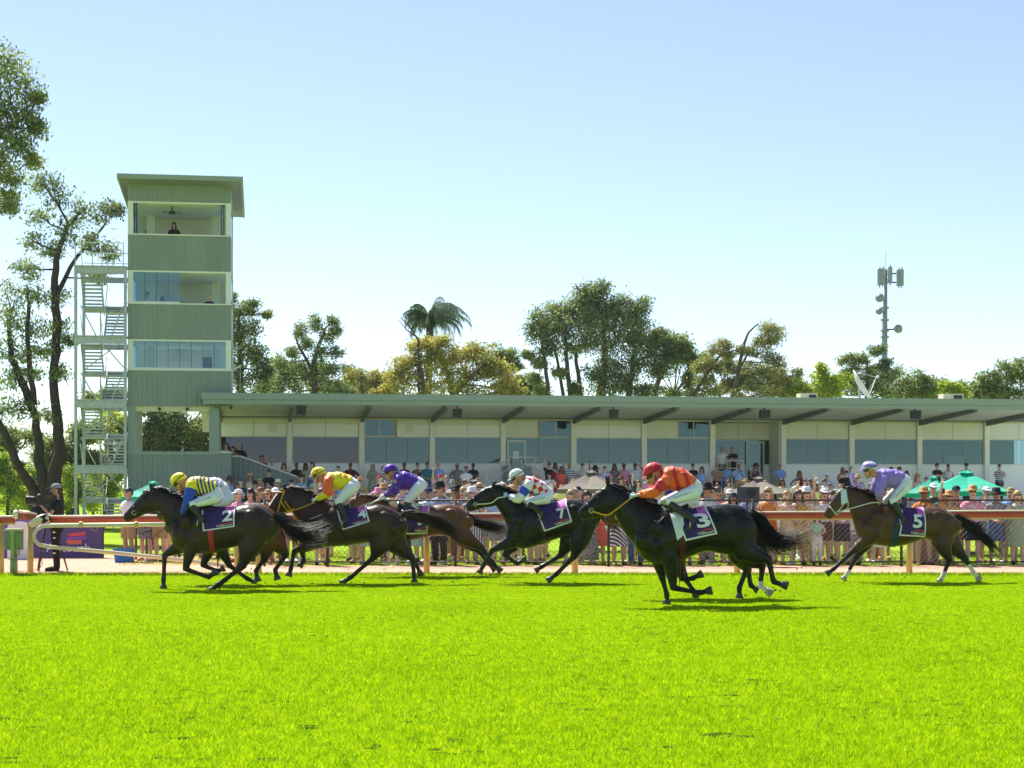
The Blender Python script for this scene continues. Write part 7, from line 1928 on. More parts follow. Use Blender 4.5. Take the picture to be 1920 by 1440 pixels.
# named people of the photograph at the fence
def at(px, d): return Vector(((px - 960) / F * d, d, 0))
NAMED = [
 (447, 38.9, 1.72, 'with folded arms', ('short', 0), 'pink', 'shorts', 'khaki', 'cap', 'white', 'grey', 0, False, 'person in pink shirt and white cap behind number 2 horse\'s back'),
 (470, 39.4, 1.75, 'with hands clasped', ('sleeveless', 1), 'floral', None, '', 'long hair', '', 'dark', 0, True, 'person in floral dress and sunglasses beside the white capped spectator'),
 (503, 39.0, 1.72, 'standing with arms down', ('short', 0), 'sage green', 'shorts', 'beige', 'cap', 'khaki', 'brown', 1, False, 'person in sage shirt and khaki cap left of the yellow bridled horse'),
 (803, 38.6, 1.75, 'leaning on the rail', ('short', 0), 'white', 'shorts', 'navy', 'cap', 'navy', 'brown', 1, False, 'person in white shirt and navy cap behind the bay horse\'s cloth'),
 (824, 38.0, 1.86, 'with hands clasped', ('short', 0), 'blue check', 'trousers', 'black', 'trilby', 'black', 'dark', 1, True, 'person in blue check shirt, black trilby and sunglasses above the bay horse'),
 (868, 38.8, 1.78, 'with folded arms', ('short', 0), 'grey', 'shorts', 'khaki', 'short hair', '', 'blond', 0, False, 'person in grey shirt and blond hair behind the panama hat'),
 (885, 38.1, 1.74, 'with hands clasped', ('sleeveless', 1), 'purple striped', None, '', 'panama hat', 'white', 'grey', 0, False, 'person in striped dress and white panama hat facing horse seven'),
 (1070, 38.3, 1.72, 'holding up a phone', ('sleeveless', 0), 'white', 'shorts', 'white', 'long hair', '', 'blond', 2, True, 'person in white top and sunglasses just right of the checked jockey'),
 (1083, 39.0, 1.78, 'shading the eyes', ('short', 0), 'navy', 'shorts', 'grey', 'cap', 'navy', 'grey', 0, False, 'person in navy shirt and cap under the taupe umbrella'),
 (1100, 38.0, 1.70, 'with hands clasped', ('sleeveless', 0), 'grey patterned', 'long skirt', 'grey patterned', 'long hair', '', 'dark', 0, True, 'person in long grey patterned dress between horses seven and three'),
 (1122, 38.4, 1.68, 'standing with arms down', ('sleeveless', 1), 'coral', None, '', 'long hair', '', 'brown', 2, False, 'person in coral dress behind the striped dress'),
 (1160, 37.7, 1.72, 'with folded arms', ('sleeveless', 1), 'black and white striped', None, '', 'hair in a bun', '', 'dark', 0, True, 'person in black and white diagonal striped dress below horse three\'s chin'),
 (1180, 38.3, 1.66, 'with hands clasped', ('short', 0), 'sage green', 'shorts', 'khaki', 'long hair', '', 'brown', 2, False, 'person in sage green shirt and khaki shorts under horse three\'s neck'),
 (1326, 38.0, 1.84, 'leaning on the rail', ('short', 0), 'white', 'trousers', 'grey', 'floppy hat', 'black', 'dark', 1, True, 'person in white shirt and black wide hat right of the orange jockey'),
 (1345, 38.9, 1.78, 'with folded arms', ('short', 0), 'pink', 'shorts', 'beige', 'short hair', '', 'brown', 1, True, 'person in pink shirt behind the black wide hat'),
 (1367, 38.5, 1.72, 'with hands clasped', ('short', 0), 'beige', 'shorts', 'navy', 'cap', 'white', 'grey', 0, False, 'person in beige shirt and white cap left of the black loudspeaker'),
 (1440, 38.2, 1.78, 'with hands clasped', ('sleeveless', 0), 'orange', 'shorts', 'orange', 'long hair', '', 'blond', 2, True, 'person in orange top with long blond hair right of the loudspeaker'),
 (1475, 37.8, 1.70, 'holding up a phone', ('sleeveless', 1), 'beige', None, '', 'long hair', '', 'blond', 2, False, 'person in beige dress pointing a phone above horse three\'s tail'),
 (1497, 37.9, 1.72, 'with hands clasped', ('sleeveless', 1), 'mustard', None, '', 'long hair', '', 'brown', 0, False, 'person in mustard dress left of horse five'),
 (1512, 38.6, 1.74, 'with folded arms', ('sleeveless', 1), 'cream', None, '', 'panama hat', 'white', 'blond', 2, True, 'person in cream dress and white hat left of horse five'),
 (1532, 37.6, 1.18, 'with hands clasped', ('sleeveless', 0), 'mint', 'trousers', 'white', 'long hair', '', 'brown', 2, False, 'small child in mint top and white trousers at the fence left of horse five'),
 (1545, 38.2, 1.74, 'with one arm raised', ('sleeveless', 0), 'white', 'shorts', 'brown', 'cap', 'white', 'brown', 0, True, 'person in white cap and top in front of horse five\'s nose'),
 (1580, 37.9, 1.72, 'with hands clasped', ('short', 0), 'lilac', 'shorts', 'black', 'cap', 'red', 'brown', 0, True, 'person in lilac shirt and black shorts behind horse five\'s bridle'),
 (1604, 37.8, 1.5, 'standing with arms down', ('short', 0), 'white', 'trousers', 'grey', 'short hair', '', 'blond', 2, False, 'short person in white shirt behind horse five\'s chest'),
 (1732, 38.6, 1.70, 'with folded arms', ('short', 0), 'black', 'shorts', 'tan', 'trilby', 'black', 'dark', 1, False, 'person in black shirt and black trilby behind horse five\'s saddle'),
 (1750, 39.6, 1.86, 'standing with arms down', ('short', 0), 'dark green', 'shorts', 'khaki', 'cap', 'white', 'grey', 0, False, 'tall person in dark green shirt and white cap by the green umbrellas'),
 (1767, 38.3, 1.74, 'shading the eyes', ('short', 0), 'teal', 'shorts', 'beige', 'cap', 'navy', 'brown', 1, True, 'person in teal shirt and navy cap above horse five\'s rump'),
 (1793, 38.7, 1.80, 'holding up a phone', ('short', 0), 'khaki', 'shorts', 'brown', 'cap', 'black', 'dark', 1, False, 'person in khaki shirt and black cap holding up a phone, right'),
 (1824, 38.0, 1.78, 'leaning on the rail', ('short', 0), 'pink floral', 'shorts', 'navy', 'wide straw hat', 'tan', 'blond', 2, True, 'person in pink floral shirt and very wide straw hat, right'),
 (1850, 38.9, 1.78, 'with folded arms', ('short', 0), 'white', 'shorts', 'grey', 'cap', 'white', 'grey', 0, False, 'person in white shirt and cap between straw hat and black floppy hat'),
 (1868, 38.1, 1.72, 'with hands clasped', ('short', 0), 'grey', 'shorts', 'denim blue', 'floppy hat', 'black', 'dark', 1, True, 'person in grey shirt, denim shorts and black floppy hat, right'),
 (1895, 38.6, 1.76, 'with folded arms', ('short', 0), 'light blue', 'shorts', 'khaki', 'cap', 'khaki', 'grey', 0, False, 'person in light blue shirt and khaki cap near the right edge'),
 (1908, 37.8, 1.70, 'leaning on the rail', ('sleeveless', 1), 'sage green', None, '', 'long hair', '', 'blond', 2, True, 'person in sage green dress leaning on the fence at the right edge')]
taken = []
for (px, d, h, pose, top, tcol, bot, bcol, head, hcol, hair, skin, gl, lb) in NAMED:
    person(at(px, d), face(), h, pose, top, tcol, bot, bcol, head, hcol, hair, skin, gl, label=lb); taken.append((px, d))
rows = [(37.75, 30, 'at the fence', 505), (38.7, 33, 'in the second row', 480), (39.9, 40, 'in the third row', 470), (41.6, 58, 'further back', 480)]
for d, step, rw, x0 in rows:
    px = x0
    while px < 1960:
        q_ = px + random.uniform(-13, 13); dd = d + random.uniform(-.1, .5)
        if all(abs(q_ - t) * dd / F > .36 or abs(dd - e) > .5 for t, e in taken) and not (d > 39.5 and (1690 < q_ < 1912 or 1040 < q_ < 1180 or 1350 < q_ < 1495)) and not (1690 < q_ < 1716 and d < 38) and not (1375 < q_ < 1428 and d < 38.2):
            rnd_person(at(q_, dd), face(), rw + ' ' + anch(q_)); taken.append((q_, dd))
        px += step * random.choice((.85, .85, 1, 1, 1.15, 1.9))
# people near the left gate
for (px, d, h, pose, top, tcol, bot, bcol, head, hcol, hair, sk_, gl, lb) in (
    (241, 39.5, 1.76, 'with hands clasped', ('short', 0), 'white', 'shorts', 'khaki', 'short hair', '', 'dark', 1, False, 'person in white shirt and khaki shorts standing behind number 2 horse\'s nose'),
    (274, 39.8, 1.72, 'with folded arms', ('short', 0), 'grey', 'shorts', 'grey patterned', 'short hair', '', 'brown', 0, False, 'person in patterned grey shorts behind number 2 horse\'s head'),
    (300, 39.6, 1.78, 'with hands clasped', ('short', 0), 'brown', 'shorts', 'khaki', 'cap', 'khaki', 'brown', 0, True, 'person in brown shirt and khaki shorts behind number 2 horse\'s neck'),
    (322, 40.2, 1.66, 'standing with arms down', ('sleeveless', 1), 'pale yellow', None, '', 'long hair', '', 'blond', 2, False, 'person in pale yellow dress behind number 2 horse\'s chest'),
    (418, 41.0, 1.70, 'with hands clasped', ('sleeveless', 1), 'coral', None, '', 'long hair', '', 'dark', 0, False, 'person in coral dress behind number 2 horse\'s belly'),
    (385, 41.3, 1.75, 'with folded arms', ('short', 0), 'beige', 'shorts', 'beige', 'short hair', '', 'grey', 0, False, 'person in all beige behind number 2 horse\'s girth'),
    (74, 42.5, 1.60, 'standing with arms down', ('short', 0), 'black', 'shorts', 'navy', 'short hair', '', 'dark', 1, False, 'person in black shirt and navy shorts behind the bent cream pipe, left')):
    person(at(px, d), face(), h, pose, top, tcol, bot, bcol, head, hcol, hair, sk_, gl, label=lb)
# terrace
STEP = .187
def terr_z(k): return 0 if k < -12.5 else min(6, int((k + 12.5) / 1.5) + 1) * STEP
def terrace_person(px, ytop, *a, **kw):
    h = kw.pop('h', 1.74)
    best = None
    for k in (-11.8, -10.3, -8.8, -7.3, -5.8, -4.3, -3.2, -2.2, -1.4):
        t = bt(px, k); zt_ = bz(px, ytop, k); e = abs(zt_ - h - terr_z(k))
        if best is None or e < best[0]: best = (e, t, k)
    _, t, k = best
    return bw(t, k, terr_z(k)), h
T_ = [(532, 868, ('sleeveless', 1), 'tan', 'long hair', 'brown', 'with hands clasped', 'person in tan dress on the terrace at the foot of the balustrade'),
 (504, 883, ('short', 1), 'black', 'hair in a bun', 'dark', 'standing with arms down', 'person in black dress standing before the green balustrade'),
 (556, 868, ('short', 0), 'black', 'short hair', 'dark', 'with hands clasped', 'person in black shirt and jeans on the terrace left of the yellow jockey'),
 (573, 868, ('sleeveless', 1), 'green floral', 'long hair', 'dark', 'with folded arms', 'person in green floral dress on the terrace left of the yellow helmet'),
 (585, 866, ('sleeveless', 0), 'light blue', 'long hair', 'brown', 'standing with arms down', 'person in light blue top on the terrace left of the yellow helmet'),
 (634, 872, ('short', 0), 'black', 'short hair', 'dark', 'with folded arms', 'person in black shirt on the terrace above the yellow jockey\'s back'),
 (657, 870, ('long', 0), 'maroon', 'short hair', 'brown', 'with hands on hips', 'person in maroon shirt on the terrace above the yellow jockey\'s breeches'),
 (470, 889, ('sleeveless', 1), 'floral', 'wide straw hat', 'brown', 'with hands clasped', 'person in floral dress and straw hat on the lower terrace, left'),
 (486, 895, ('sleeveless', 1), 'pink floral', 'long hair', 'blond', 'with folded arms', 'person in pink floral dress on the lower terrace, left'),
 (428, 900, ('short', 0), 'light blue', 'short hair', 'dark', 'with hands clasped', 'person in light blue shirt on the lowest terrace step, far left'),
 (447, 910, ('short', 0), 'pale blue', 'short hair', 'brown', 'with folded arms', 'person in pale blue shirt on the lowest terrace step, left'),
 (698, 868, ('sleeveless', 1), 'green floral', 'cap', 'grey', 'with hands clasped', 'person in green floral dress and white cap left of the purple helmet'),
 (718, 872, ('short', 0), 'grey', 'short hair', 'grey', 'standing with arms down', 'person in grey shirt just left of the purple helmet'),
 (758, 868, ('long', 0), 'black', 'short hair', 'dark', 'with folded arms', 'person in black long sleeves above the purple jockey\'s back'),
 (783, 868, ('short', 0), 'dark floral', 'short hair', 'brown', 'holding up a phone', 'person in dark floral shirt right of the purple jockey'),
 (801, 866, ('short', 0), 'teal', 'short hair', 'dark', 'with hands clasped', 'person in teal shirt on the terrace by the fourth post'),
 (822, 865, ('short', 0), 'light blue', 'short hair', 'grey', 'with hands clasped', 'person in light blue shirt on the terrace right of the fourth post'),
 (857, 869, ('short', 0), 'grey', 'short hair', 'grey', 'with hands on hips', 'person in grey shirt, hands on hips, left of the entry stair'),
 (874, 874, ('short', 0), 'white', 'short hair', 'brown', 'with hands clasped', 'person in white shirt left of the entry stair'),
 (887, 869, ('short', 0), 'navy', 'short hair', 'dark', 'with folded arms', 'person in navy shirt behind the white shirt by the entry stair'),
 (1030, 868, ('short', 0), 'black', 'short hair', 'dark', 'with one arm raised', 'person in black shirt with one arm raised right of the entry stair'),
 (1041, 868, ('sleeveless', 1), 'red', 'long hair', 'dark', 'with hands on hips', 'person in red dress right of the entry stair'),
 (1053, 876, ('sleeveless', 1), 'coral', 'long hair', 'brown', 'with hands clasped', 'person in coral dress beside the blue striped shirt'),
 (1067, 868, ('short', 0), 'blue striped', 'short hair', 'blond', 'with one arm raised', 'person in blue and white striped shirt raising an arm by the post'),
 (1092, 869, ('short', 0), 'white', 'short hair', 'dark', 'with folded arms', 'person in white shirt above the taupe umbrella\'s left slope'),
 (1116, 872, ('sleeveless', 1), 'dark floral', 'floppy hat', 'dark', 'with one arm raised', 'person in dark floral dress and hat raising an arm above the taupe umbrella'),
 (1134, 876, ('short', 0), 'pale blue', 'short hair', 'brown', 'with hands clasped', 'person in pale blue shirt above the taupe umbrella\'s peak'),
 (1152, 870, ('sleeveless', 1), 'grey patterned', 'long hair', 'dark', 'with folded arms', 'person in grey patterned dress above horse three\'s ears'),
 (1170, 870, ('short', 0), 'pink', 'short hair', 'red', 'standing with arms down', 'person in pink shirt above horse three\'s neck'),
 (1191, 869, ('short', 0), 'white', 'short hair', 'dark', 'shading the eyes', 'person in white shirt shading the eyes left of the red helmet'),
 (1299, 872, ('short', 0), 'black', 'short hair', 'dark', 'with folded arms', 'person in black shirt above the orange jockey\'s breeches'),
 (1316, 876, ('sleeveless', 1), 'light blue', 'long hair', 'dark', 'with hands clasped', 'person in light blue dress right of the orange jockey'),
 (1344, 869, ('short', 0), 'khaki', 'short hair', 'grey', 'with folded arms', 'person in khaki shirt below the balcony rail, left'),
 (1362, 869, ('short', 0), 'light blue', 'short hair', 'grey', 'with hands clasped', 'person in light blue shirt below the balcony rail, middle'),
 (1385, 868, ('long', 0), 'pale blue', 'short hair', 'grey', 'holding up a phone', 'person in pale blue shirt below the balcony rail holding a phone'),
 (1417, 872, ('sleeveless', 1), 'dark floral', 'floppy hat', 'brown', 'with hands clasped', 'person in dark floral dress and hat in front of the recessed door'),
 (1462, 869, ('short', 0), 'light blue', 'short hair', 'grey', 'with hands clasped', 'person in light blue shirt at the post right of the recessed doorway'),
 (1499, 879, ('sleeveless', 1), 'maroon', 'long hair', 'red', 'with hands on hips', 'person in maroon dress, hands on hips, right of the recessed doorway'),
 (1520, 896, ('short', 0), 'denim blue', 'short hair', 'dark', 'with folded arms', 'person in denim blue shirt on the lower terrace left of horse five'),
 (1529, 903, ('sleeveless', 1), 'pale yellow', 'long hair', 'dark', 'standing with arms down', 'person in pale yellow dress on the lower terrace left of horse five'),
 (1546, 899, ('short', 0), 'white', 'short hair', 'dark', 'with hands clasped', 'person in white shirt on the lower terrace left of horse five\'s head'),
 (1556, 906, ('short', 0), 'black', 'short hair', 'brown', 'with folded arms', 'person in black shirt on the lowest step left of horse five\'s head'),
 (1580, 873, ('sleeveless', 1), 'beige', 'long hair', 'blond', 'with folded arms', 'person in beige dress above horse five\'s ears'),
 (1596, 873, ('short', 0), 'pale blue', 'short hair', 'grey', 'with hands clasped', 'person in pale blue shirt left of the lilac helmet'),
 (1587, 886, ('short', 0), 'black', 'short hair', 'dark', 'with hands on hips', 'person in black shirt just above horse five\'s ears'),
 (1608, 893, ('short', 0), 'grey', 'short hair', 'brown', 'with hands clasped', 'person in grey shirt between horse five\'s ears and the lilac jockey'),
 (1671, 874, ('short', 0), 'white', 'short hair', 'dark', 'with hands clasped', 'person in white shirt above the lilac jockey\'s back'),
 (1687, 876, ('short', 0), 'navy', 'short hair', 'dark', 'with folded arms', 'person in navy shirt above the lilac jockey\'s breeches'),
 (1700, 884, ('sleeveless', 1), 'red', 'long hair', 'dark', 'with hands clasped', 'person in red dress right of the lilac jockey'),
 (1757, 867, ('short', 0), 'black', 'short hair', 'dark', 'with folded arms', 'person in black shirt with folded arms left of the green umbrella peak'),
 (1778, 872, ('sleeveless', 0), 'white', 'hair in a bun', 'brown', 'with hands clasped', 'person in white top left of the green umbrella peak'),
 (1812, 867, ('short', 0), 'black', 'cap', 'dark', 'with hands on hips', 'person in black shirt and cap behind the green umbrella peak'),
 (1874, 872, ('short', 0), 'blue striped', 'short hair', 'dark', 'holding up a phone', 'person in blue striped shirt right of the green umbrella')]
for (px, yt, top, tcol, head, hair, pose, lb) in T_:
    loc, h = terrace_person(px, yt)
    person(loc, BA + R(random.uniform(-35, 15)), h, pose, top, tcol, None if top[1] else random.choice(['trousers', 'shorts']), random.choice(['navy', 'black', 'denim blue', 'khaki']), head, {'cap': 'white' if 'white cap' in lb else 'black', 'floppy hat': 'black', 'wide straw hat': 'tan'}.get(head, ''), hair, random.choice([0, 1, 2, 3]), random.random() < .4, shoes=False, group='spectators on the terrace', label=lb)
TAN = [(500, 'left of the yellow jockey'), (620, 'behind the yellow jockey'), (720, 'left of the purple jockey'), (850, 'behind the purple jockey'), (960, 'left of the checked jockey'), (1060, 'right of the checked jockey'), (1180, 'behind the taupe umbrella'), (1300, 'behind the orange jockey'), (1480, 'by the recessed doorway'), (1600, 'left of the lilac jockey'), (1720, 'behind the lilac jockey'), (2000, 'behind the green umbrellas')]
for px, yt in [(x + random.uniform(-8, 8), random.choice([892, 898, 903, 908])) for x in range(430, 1760, 23)]:
    loc, h = terrace_person(px, yt, h=1.7)
    rnd_person(loc, BA + R(random.uniform(-35, 15)), 'low on the terrace ' + [w for a, w in TAN if px < a][0], zone='terrace')
# landing, balcony and tower people
for (px, yt, k, h, top, tcol, head, hair, pose, lb) in (
    (424, 831, -1.6, 1.70, ('sleeveless', 0), 'white', 'long hair', 'dark', 'with hands clasped', 'person in white top on the stair landing beside the tower'),
    (437, 837, -1.7, 1.66, ('sleeveless', 1), 'brown', 'long hair', 'dark', 'with folded arms', 'person in brown dress on the stair landing between two others'),
    (450, 831, -1.5, 1.76, ('long', 0), 'black', 'short hair', 'grey', 'standing with arms down', 'person in dark suit on the stair landing'),
    (491, 854, -2.2, 1.78, ('short', 0), 'red', 'short hair', 'dark', 'leaning on the rail', 'person in red shirt leaning on the sloping balustrade'),
    (510, 861, -2.2, 1.74, ('short', 0), 'white', 'short hair', 'grey', 'leaning on the rail', 'person in white shirt leaning on the sloping balustrade'),
    (1353, 838, -.2, 1.76, ('short', 0), 'white', 'short hair', 'grey', 'shading the eyes', 'person in white shirt on the balcony of the recessed doorway'),
    (1373, 838, -.2, 1.80, ('short', 0), 'black', 'short hair', 'grey', 'with folded arms', 'person in black shirt on the balcony of the recessed doorway')):
    t = bt(px, k); z = bz(px, yt, k) - h
    person(bw(t, k, z), BA + R(random.uniform(-25, 10)), h, pose, top, tcol, None if top[1] else 'trousers', 'black', head, '', hair, 0, False, shoes=False, group='spectators on the stand\'s landings', label=lb)
    mb = MB(); mb.box(t - .35, t + .35, k - .28, k + .35, z - .12, z - .005); o = mb.build('landing_slab', M['concrete'], None); o.matrix_world = Matrix.Translation(BO) @ Matrix.Rotation(BA, 4, 'Z'); tag(o, kind='structure')
for (px, yt, k, tcol, head, hair, pose, lb, h) in (
    (326, 417, -4.6, 'black', 'long hair', 'dark', 'with hands clasped', 'person in black in the open top room of the tower', 1.7),
    (392, 553, -5.8, 'navy', 'short hair', 'blond', 'with hands clasped', 'person in navy shirt in the open window of the tower\'s second storey', 1.6),
    (276, 547, -5.2, 'white', 'short hair', 'dark', 'with hands clasped', 'person in white shirt behind the tower glass, left', 1.7),
    (304, 556, -5.2, 'grey', 'long hair', 'dark', 'with folded arms', 'person with dark hair low behind the tower glass', 1.6)):
    person(bw(bt(px, k), k, bz(px, yt, k) - h), BA + R(-15), h, pose, ('short', 0), tcol, 'trousers', 'black', head, '', hair, 0, False, shoes=False, group='officials in the judges tower', label=lb)
# ================================================================== props
# camera operator and camera
op = person(at(105, 35.0) , R(-75), 1.84, 'holding up a phone', ('short', 0), 'black', 'trousers', 'black', 'cap', 'grey', 'dark', 1, False, label='camera operator dressed in black behind the left rail', group='people by the left gate')
for c_ in op.children:
    if c_.name.startswith('shoe'): c_.material_slots[0].link = 'OBJECT'; c_.material_slots[0].material = fab('black')
cd = 34.9
CM = empty('video_camera', at(90, cd)); tag(CM, 'large black broadcast camera on a tripod at the left rail', 'camera')
cz = CH - (938 - HY) / F * cd
mb = MB(); mb.box(-.22, .18, -.11, .11, cz - .10, cz + .10); mb.build('camera_body', M['black'], CM)
mb = MB(); mb.tube([(-.22, 0, cz), (-.3, 0, cz), (-.42, 0, cz), (-.45, 0, cz)], [.07, .085, .10, .105], 12); mb.build('lens', M['black'], CM, True)
mb = MB(); mb.box(-.12, .06, -.05, .05, cz + .13, cz + .17); mb.box(-.12, -.09, -.03, .03, cz + .1, cz + .13); mb.box(.03, .06, -.03, .03, cz + .1, cz + .13); mb.build('carry_handle', M['black'], CM)
mb = MB(); mb.box(.0, .16, -.2, -.12, cz + .02, cz + .12); mb.build('viewfinder', M['darkmetal'], CM)
mb = MB(); mb.box(-.1, .12, -.1, .1, cz - .22, cz - .105); mb.build('tripod_head', M['darkmetal'], CM)
mb = MB(); mb.tube([(.1, -.05, cz - .18), (.5, -.1, cz - .3)], .014, 6); mb.build('pan_handle', M['black'], CM)
for a in (.3, 2.4, 4.5):
    mb = MB(); mb.tube([(0.03 * math.cos(a), .03 * math.sin(a), cz - .22), (.28 * math.cos(a), .28 * math.sin(a), .45), (.4 * math.cos(a), .4 * math.sin(a), .02)], [.03, .024, .018], 6); mb.build('tripod_leg', M['darkmetal'], CM, True)
for zz_ in (.38, .7, .82):
    mb = MB(); mb.tube([(.16, -.1, zz_), (.16, -.1, zz_ + .03)], .035, 8); mb.build('clamp', M['steel'], CM)
mb = MB(); mb.tube([Vector(p) for p in smooth_list([(-.05, -.05, .8), (-.12, -.1, .4), (-.1, -.1, .14), (-.3, -.12, .03), (-.75, -.1, .02)], 4)], .009, 5); o = mb.build('cable', M['tack_r'], None, True); o.location = CM.location; tag(o, 'thin red camera cable drooping to the ground beside the tripod', 'cable')
# blue bin and clutter by the gate
BB = empty('tub', at(233, 39.0)); tag(BB, 'blue plastic tub on the path behind number 2 horse\'s nose', 'tub')
M['bluep'] = mat('blue_plastic', H('#1f6fb4'), .45, .1, 6)
mb = MB(); rg = [[(a * w, b * w * .7, z) for a, b in ((-1, -1), (-.3, -1.05), (.3, -1.05), (1, -1), (1, 1), (-1, 1))] for z, w in ((0, .19), (.30, .215), (.30, .235), (.335, .235), (.335, .21), (.05, .18))]
mb.rings(rg); mb.build('shell', M['bluep'], BB)
mb = MB(); mb.box(-.26, -.235, -.06, .06, .25, .29); mb.build('grip', M['bluep'], BB); mb = MB(); mb.box(.235, .26, -.06, .06, .25, .29); mb.build('grip', M['bluep'], BB)
# umbrellas
M['taupe'] = mat('taupe_canvas', H('#756b60'), .8, .07, 3, bump=.2); M['greenc'] = mat('green_canvas', H('#12a98a'), .75, .07, 3, bump=.2)
M['taupe_in'] = M['taupe']
def umbrella(px, py_peak, px0, px1, py_edge, d, m_, label, sides=4, rot=.6, cap_h=.12, txt=None):
    pk, e0, e1 = P(px, py_peak, d), P(px0, py_edge, d), P(px1, py_edge, d)
    r = empty('umbrella', (pk.x, d, 0)); tag(r, label, 'umbrella', 'umbrellas over the lawn')
    rad = (e1.x - e0.x) / 2 * 1.02
    cx = (e0.x + e1.x) / 2 - pk.x
    mb = MB()
    n = sides; ze, zp = e0.z, pk.z
    def ring(f, dz=0):
        out = []
        for i in range(n * 4):
            a = rot + i * 2 * math.pi / (n * 4); c0 = math.cos(math.pi / n) / math.cos(((a - rot) % (2 * math.pi / n)) - math.pi / n)
            sag = -.05 * math.sin(math.pi * f) * (1 - abs(((a - rot) % (2 * math.pi / n)) / (math.pi / n) - 1)) 
            out.append((cx * f + rad * f * c0 * math.cos(a), rad * f * c0 * math.sin(a), zp + (ze - zp) * f ** .92 + sag + dz))
        return out
    fr = [.03, .2, .4, .6, .8, 1.0]
    rg = [ring(f) for f in fr] + [ring(1.0, -.12), [(x_ * .985, y_ * .985, z_) for x_, y_, z_ in ring(1.0, -.12)]] + [[(x_, y_, z_ - .012) for x_, y_, z_ in ring(f)] for f in fr[::-1]]
    mb.rings(rg, cap=False); mb.build('canopy', m_, r)
    mb = MB(); mb.rings([[(x_ * 1.0, y_ * 1.0, z_ + cap_h * .45) for x_, y_, z_ in ring(.03)], [(x_, y_, z_ + .07) for x_, y_, z_ in ring(.16)], [(x_, y_, z_ + .055) for x_, y_, z_ in ring(.165)]], cap=True); mb.build('vent_cap', m_, r)
    mb = MB(); mb.tube([(cx * .3, 0, .0), (0, 0, zp)], .028, 8); mb.build('pole', M['darkmetal'], r, True)
    for i in range(n):
        a = rot + i * 2 * math.pi / n
        mb = MB(); mb.beam((0, 0, zp - .05), (cx + rad * .97 * math.cos(a), rad * .97 * math.sin(a), ze - .03), .02, .02); mb.build('rib', M['darkmetal'], r)
    mb = MB(); mb.tube([(0, 0, 0), (0, 0, .08)], .3, 12); mb.build('base', M['darkmetal'], r)
    if txt:
        s_, xo, w_, f0 = txt
        tm = textmesh(s_, 1.0, 0, .02); co = np.array([v.co[:] for v in tm.vertices]); mn, mx = co.min(0), co.max(0); k = w_ / (mx[0] - mn[0])
        bvh = None
        cmesh = r.children[0].data
        bvh = BVHTree.FromPolygons([v.co.copy() for v in cmesh.vertices], [tuple(p.vertices) for p in cmesh.polygons])
        for v in tm.vertices:
            x_ = xo + (v.co.x - mn[0]) * k; z_ = ze + (zp - ze) * f0 + (v.co.y - mn[1]) * k * .9
            h = bvh.ray_cast(Vector((x_, -6, z_)), Vector((0, 1, 0)))
            v.co = (x_, (h[0].y if h[0] is not None else -rad * .8) - .012, z_)
        tag(link('lettering', tm, r, [M['white']]), kind='stuff')
    return r
umbrella(1108, 884, 1034, 1186, 917, 46, M['taupe'], 'taupe umbrella behind horse three\'s ears', rot=.52, txt=('bannister', -.08, .75, .12))
umbrella(1422, 896, 1346, 1500, 925, 45, M['taupe'], 'taupe umbrella behind the black loudspeaker', rot=.5, txt=('downs', .15, .6, .1))
umbrella(890, 902, 826, 950, 924, 47, M['taupe'], 'small taupe umbrella left of horse seven\'s head', rot=.4)
umbrella(1812, 884, 1706, 1912, 921, 43.5, M['greenc'], 'larger bright green umbrella behind horse five\'s rump', rot=.62, txt=('The Good Island', .02, .85, .12))
umbrella(1752, 894, 1690, 1800, 925, 46, M['greenc'], 'smaller bright green umbrella left of the larger green one', rot=.3)
umbrella(287, 904, 228, 345, 931, 48, M['greenc'], 'bright green umbrella behind number 2 horse\'s ears', rot=.55)
# loudspeaker on a stand behind the fence
LS = empty('loudspeaker', at(1401, 37.5)); tag(LS, 'black box loudspeaker on a stand at the fence right of the orange jockey', 'loudspeaker')
z = lambda py: CH - (py - HY) / F * 37.5
w = 43 / F * 37.5 / 2
mb = MB(); mb.quadbox([(-w * .93, -.15, z(942)), (w * .93, -.15, z(942)), (w * .75, .17, z(942)), (-w * .75, .17, z(942)), (-w, -.17, z(913)), (w, -.17, z(913)), (w * .8, .17, z(913)), (-w * .8, .17, z(913))]); mb.build('cabinet', M['speaker'], LS)
mb = MB(); mb.tube([(.07, -.172, z(924)), (.07, -.185, z(924))], .10, 16); mb.build('horn', M['black'], LS)
mb = MB(); mb.tube([(0, 0, .3), (0, 0, z(942))], .025, 8); mb.build('stand_pole', M['black'], LS)
for a in (.5, 2.6, 4.7):
    mb = MB(); mb.tube([(0, 0, .55), (.38 * math.cos(a), .3 * math.sin(a), .02)], .016, 6); mb.build('stand_leg', M['black'], LS)
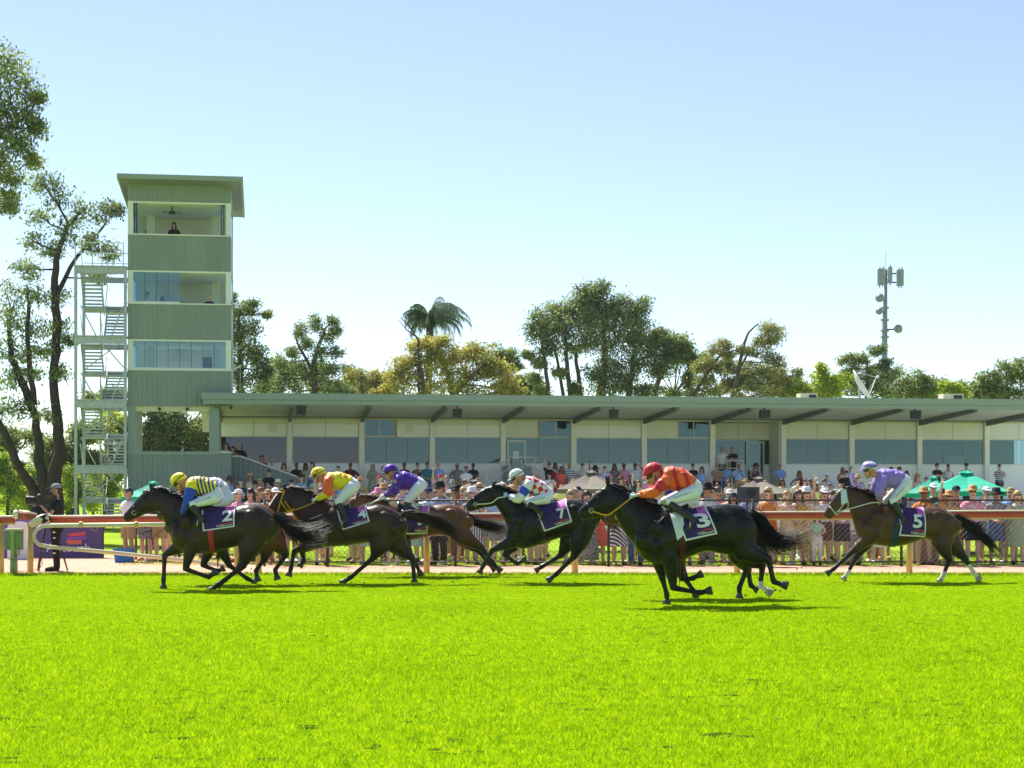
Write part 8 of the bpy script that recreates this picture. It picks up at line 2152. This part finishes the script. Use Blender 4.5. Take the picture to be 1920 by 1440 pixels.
# brown textured bin behind the fence
BN2 = empty('litter_bin', at(1733, 38.0)); tag(BN2, 'brown rough litter bin behind the fence under horse five', 'bin')
M['brownbin'] = mat('rough_brown_bin', H('#6b4a40'), .9, .35, 8, bump=.5, stretch=(1, 1, .4))
mb = MB(); mb.tube([(0, 0, 0), (0, 0, .1), (0, 0, .6), (0, 0, .72)], [.24, .26, .27, .27], 16); mb.build('drum', M['brownbin'], BN2, True)
mb = MB(); mb.tube([(0, 0, .72), (0, 0, .76)], [.285, .28], 16); mb.build('rim', M['darkmetal'], BN2, True)

# clods of turf kicked up behind the hooves
M['clod'] = mat('turf_clod', (0.06, 0.075, 0.02), .95, .5, 30, spec=.05)
mb = MB(); rd = random.Random(5)
for (px, py, d, sx, sy, n) in ((700, 1060, 30.8, 40, 30, 30), (790, 1050, 31, 35, 45, 46), (860, 1040, 33, 40, 40, 20), (500, 1090, 29, 40, 22, 22), (1110, 1060, 31, 45, 35, 26), (1450, 1100, 25.2, 60, 30, 34), (1270, 1100, 25.3, 40, 25, 16), (1840, 1070, 31.2, 45, 28, 26), (1660, 1075, 31.2, 40, 18, 12)):
    for _ in range(n):
        c = P(px + rd.gauss(0, sx), min(py + rd.gauss(0, sy), HY + CH * F / d - 1), d + rd.uniform(-.5, .5)); r_ = rd.choice([.006, .008, .01, .016])
        mb.ball(c, r_, 5, 3, sx=rd.uniform(.7, 1.6), sy=rd.uniform(.7, 1.3), sz=rd.uniform(.5, 1.1))
tag(mb.build('turf_clods', M['clod']), 'small clods of turf flying behind the galloping hooves', 'clods', kind='stuff')

# ================================================================== thin summer haze over the course
mb = MB(); mb.box(-95, 95, -6, 135, -1.0, 46)
hz = mb.build('haze', [bpy.data.materials.new('haze_air')]); tag(hz, kind='stuff')
hm = hz.data.materials[0]; hm.use_nodes = True
N, L = hm.node_tree.nodes, hm.node_tree.links
N.remove(N['Principled BSDF'])
pv = N.new('ShaderNodeVolumePrincipled'); pv.inputs['Color'].default_value = (0.92, 0.95, 1.0, 1); pv.inputs['Density'].default_value = 0.00014; pv.inputs['Anisotropy'].default_value = 0.45
L.new(pv.outputs[0], N['Material Output'].inputs['Volume'])
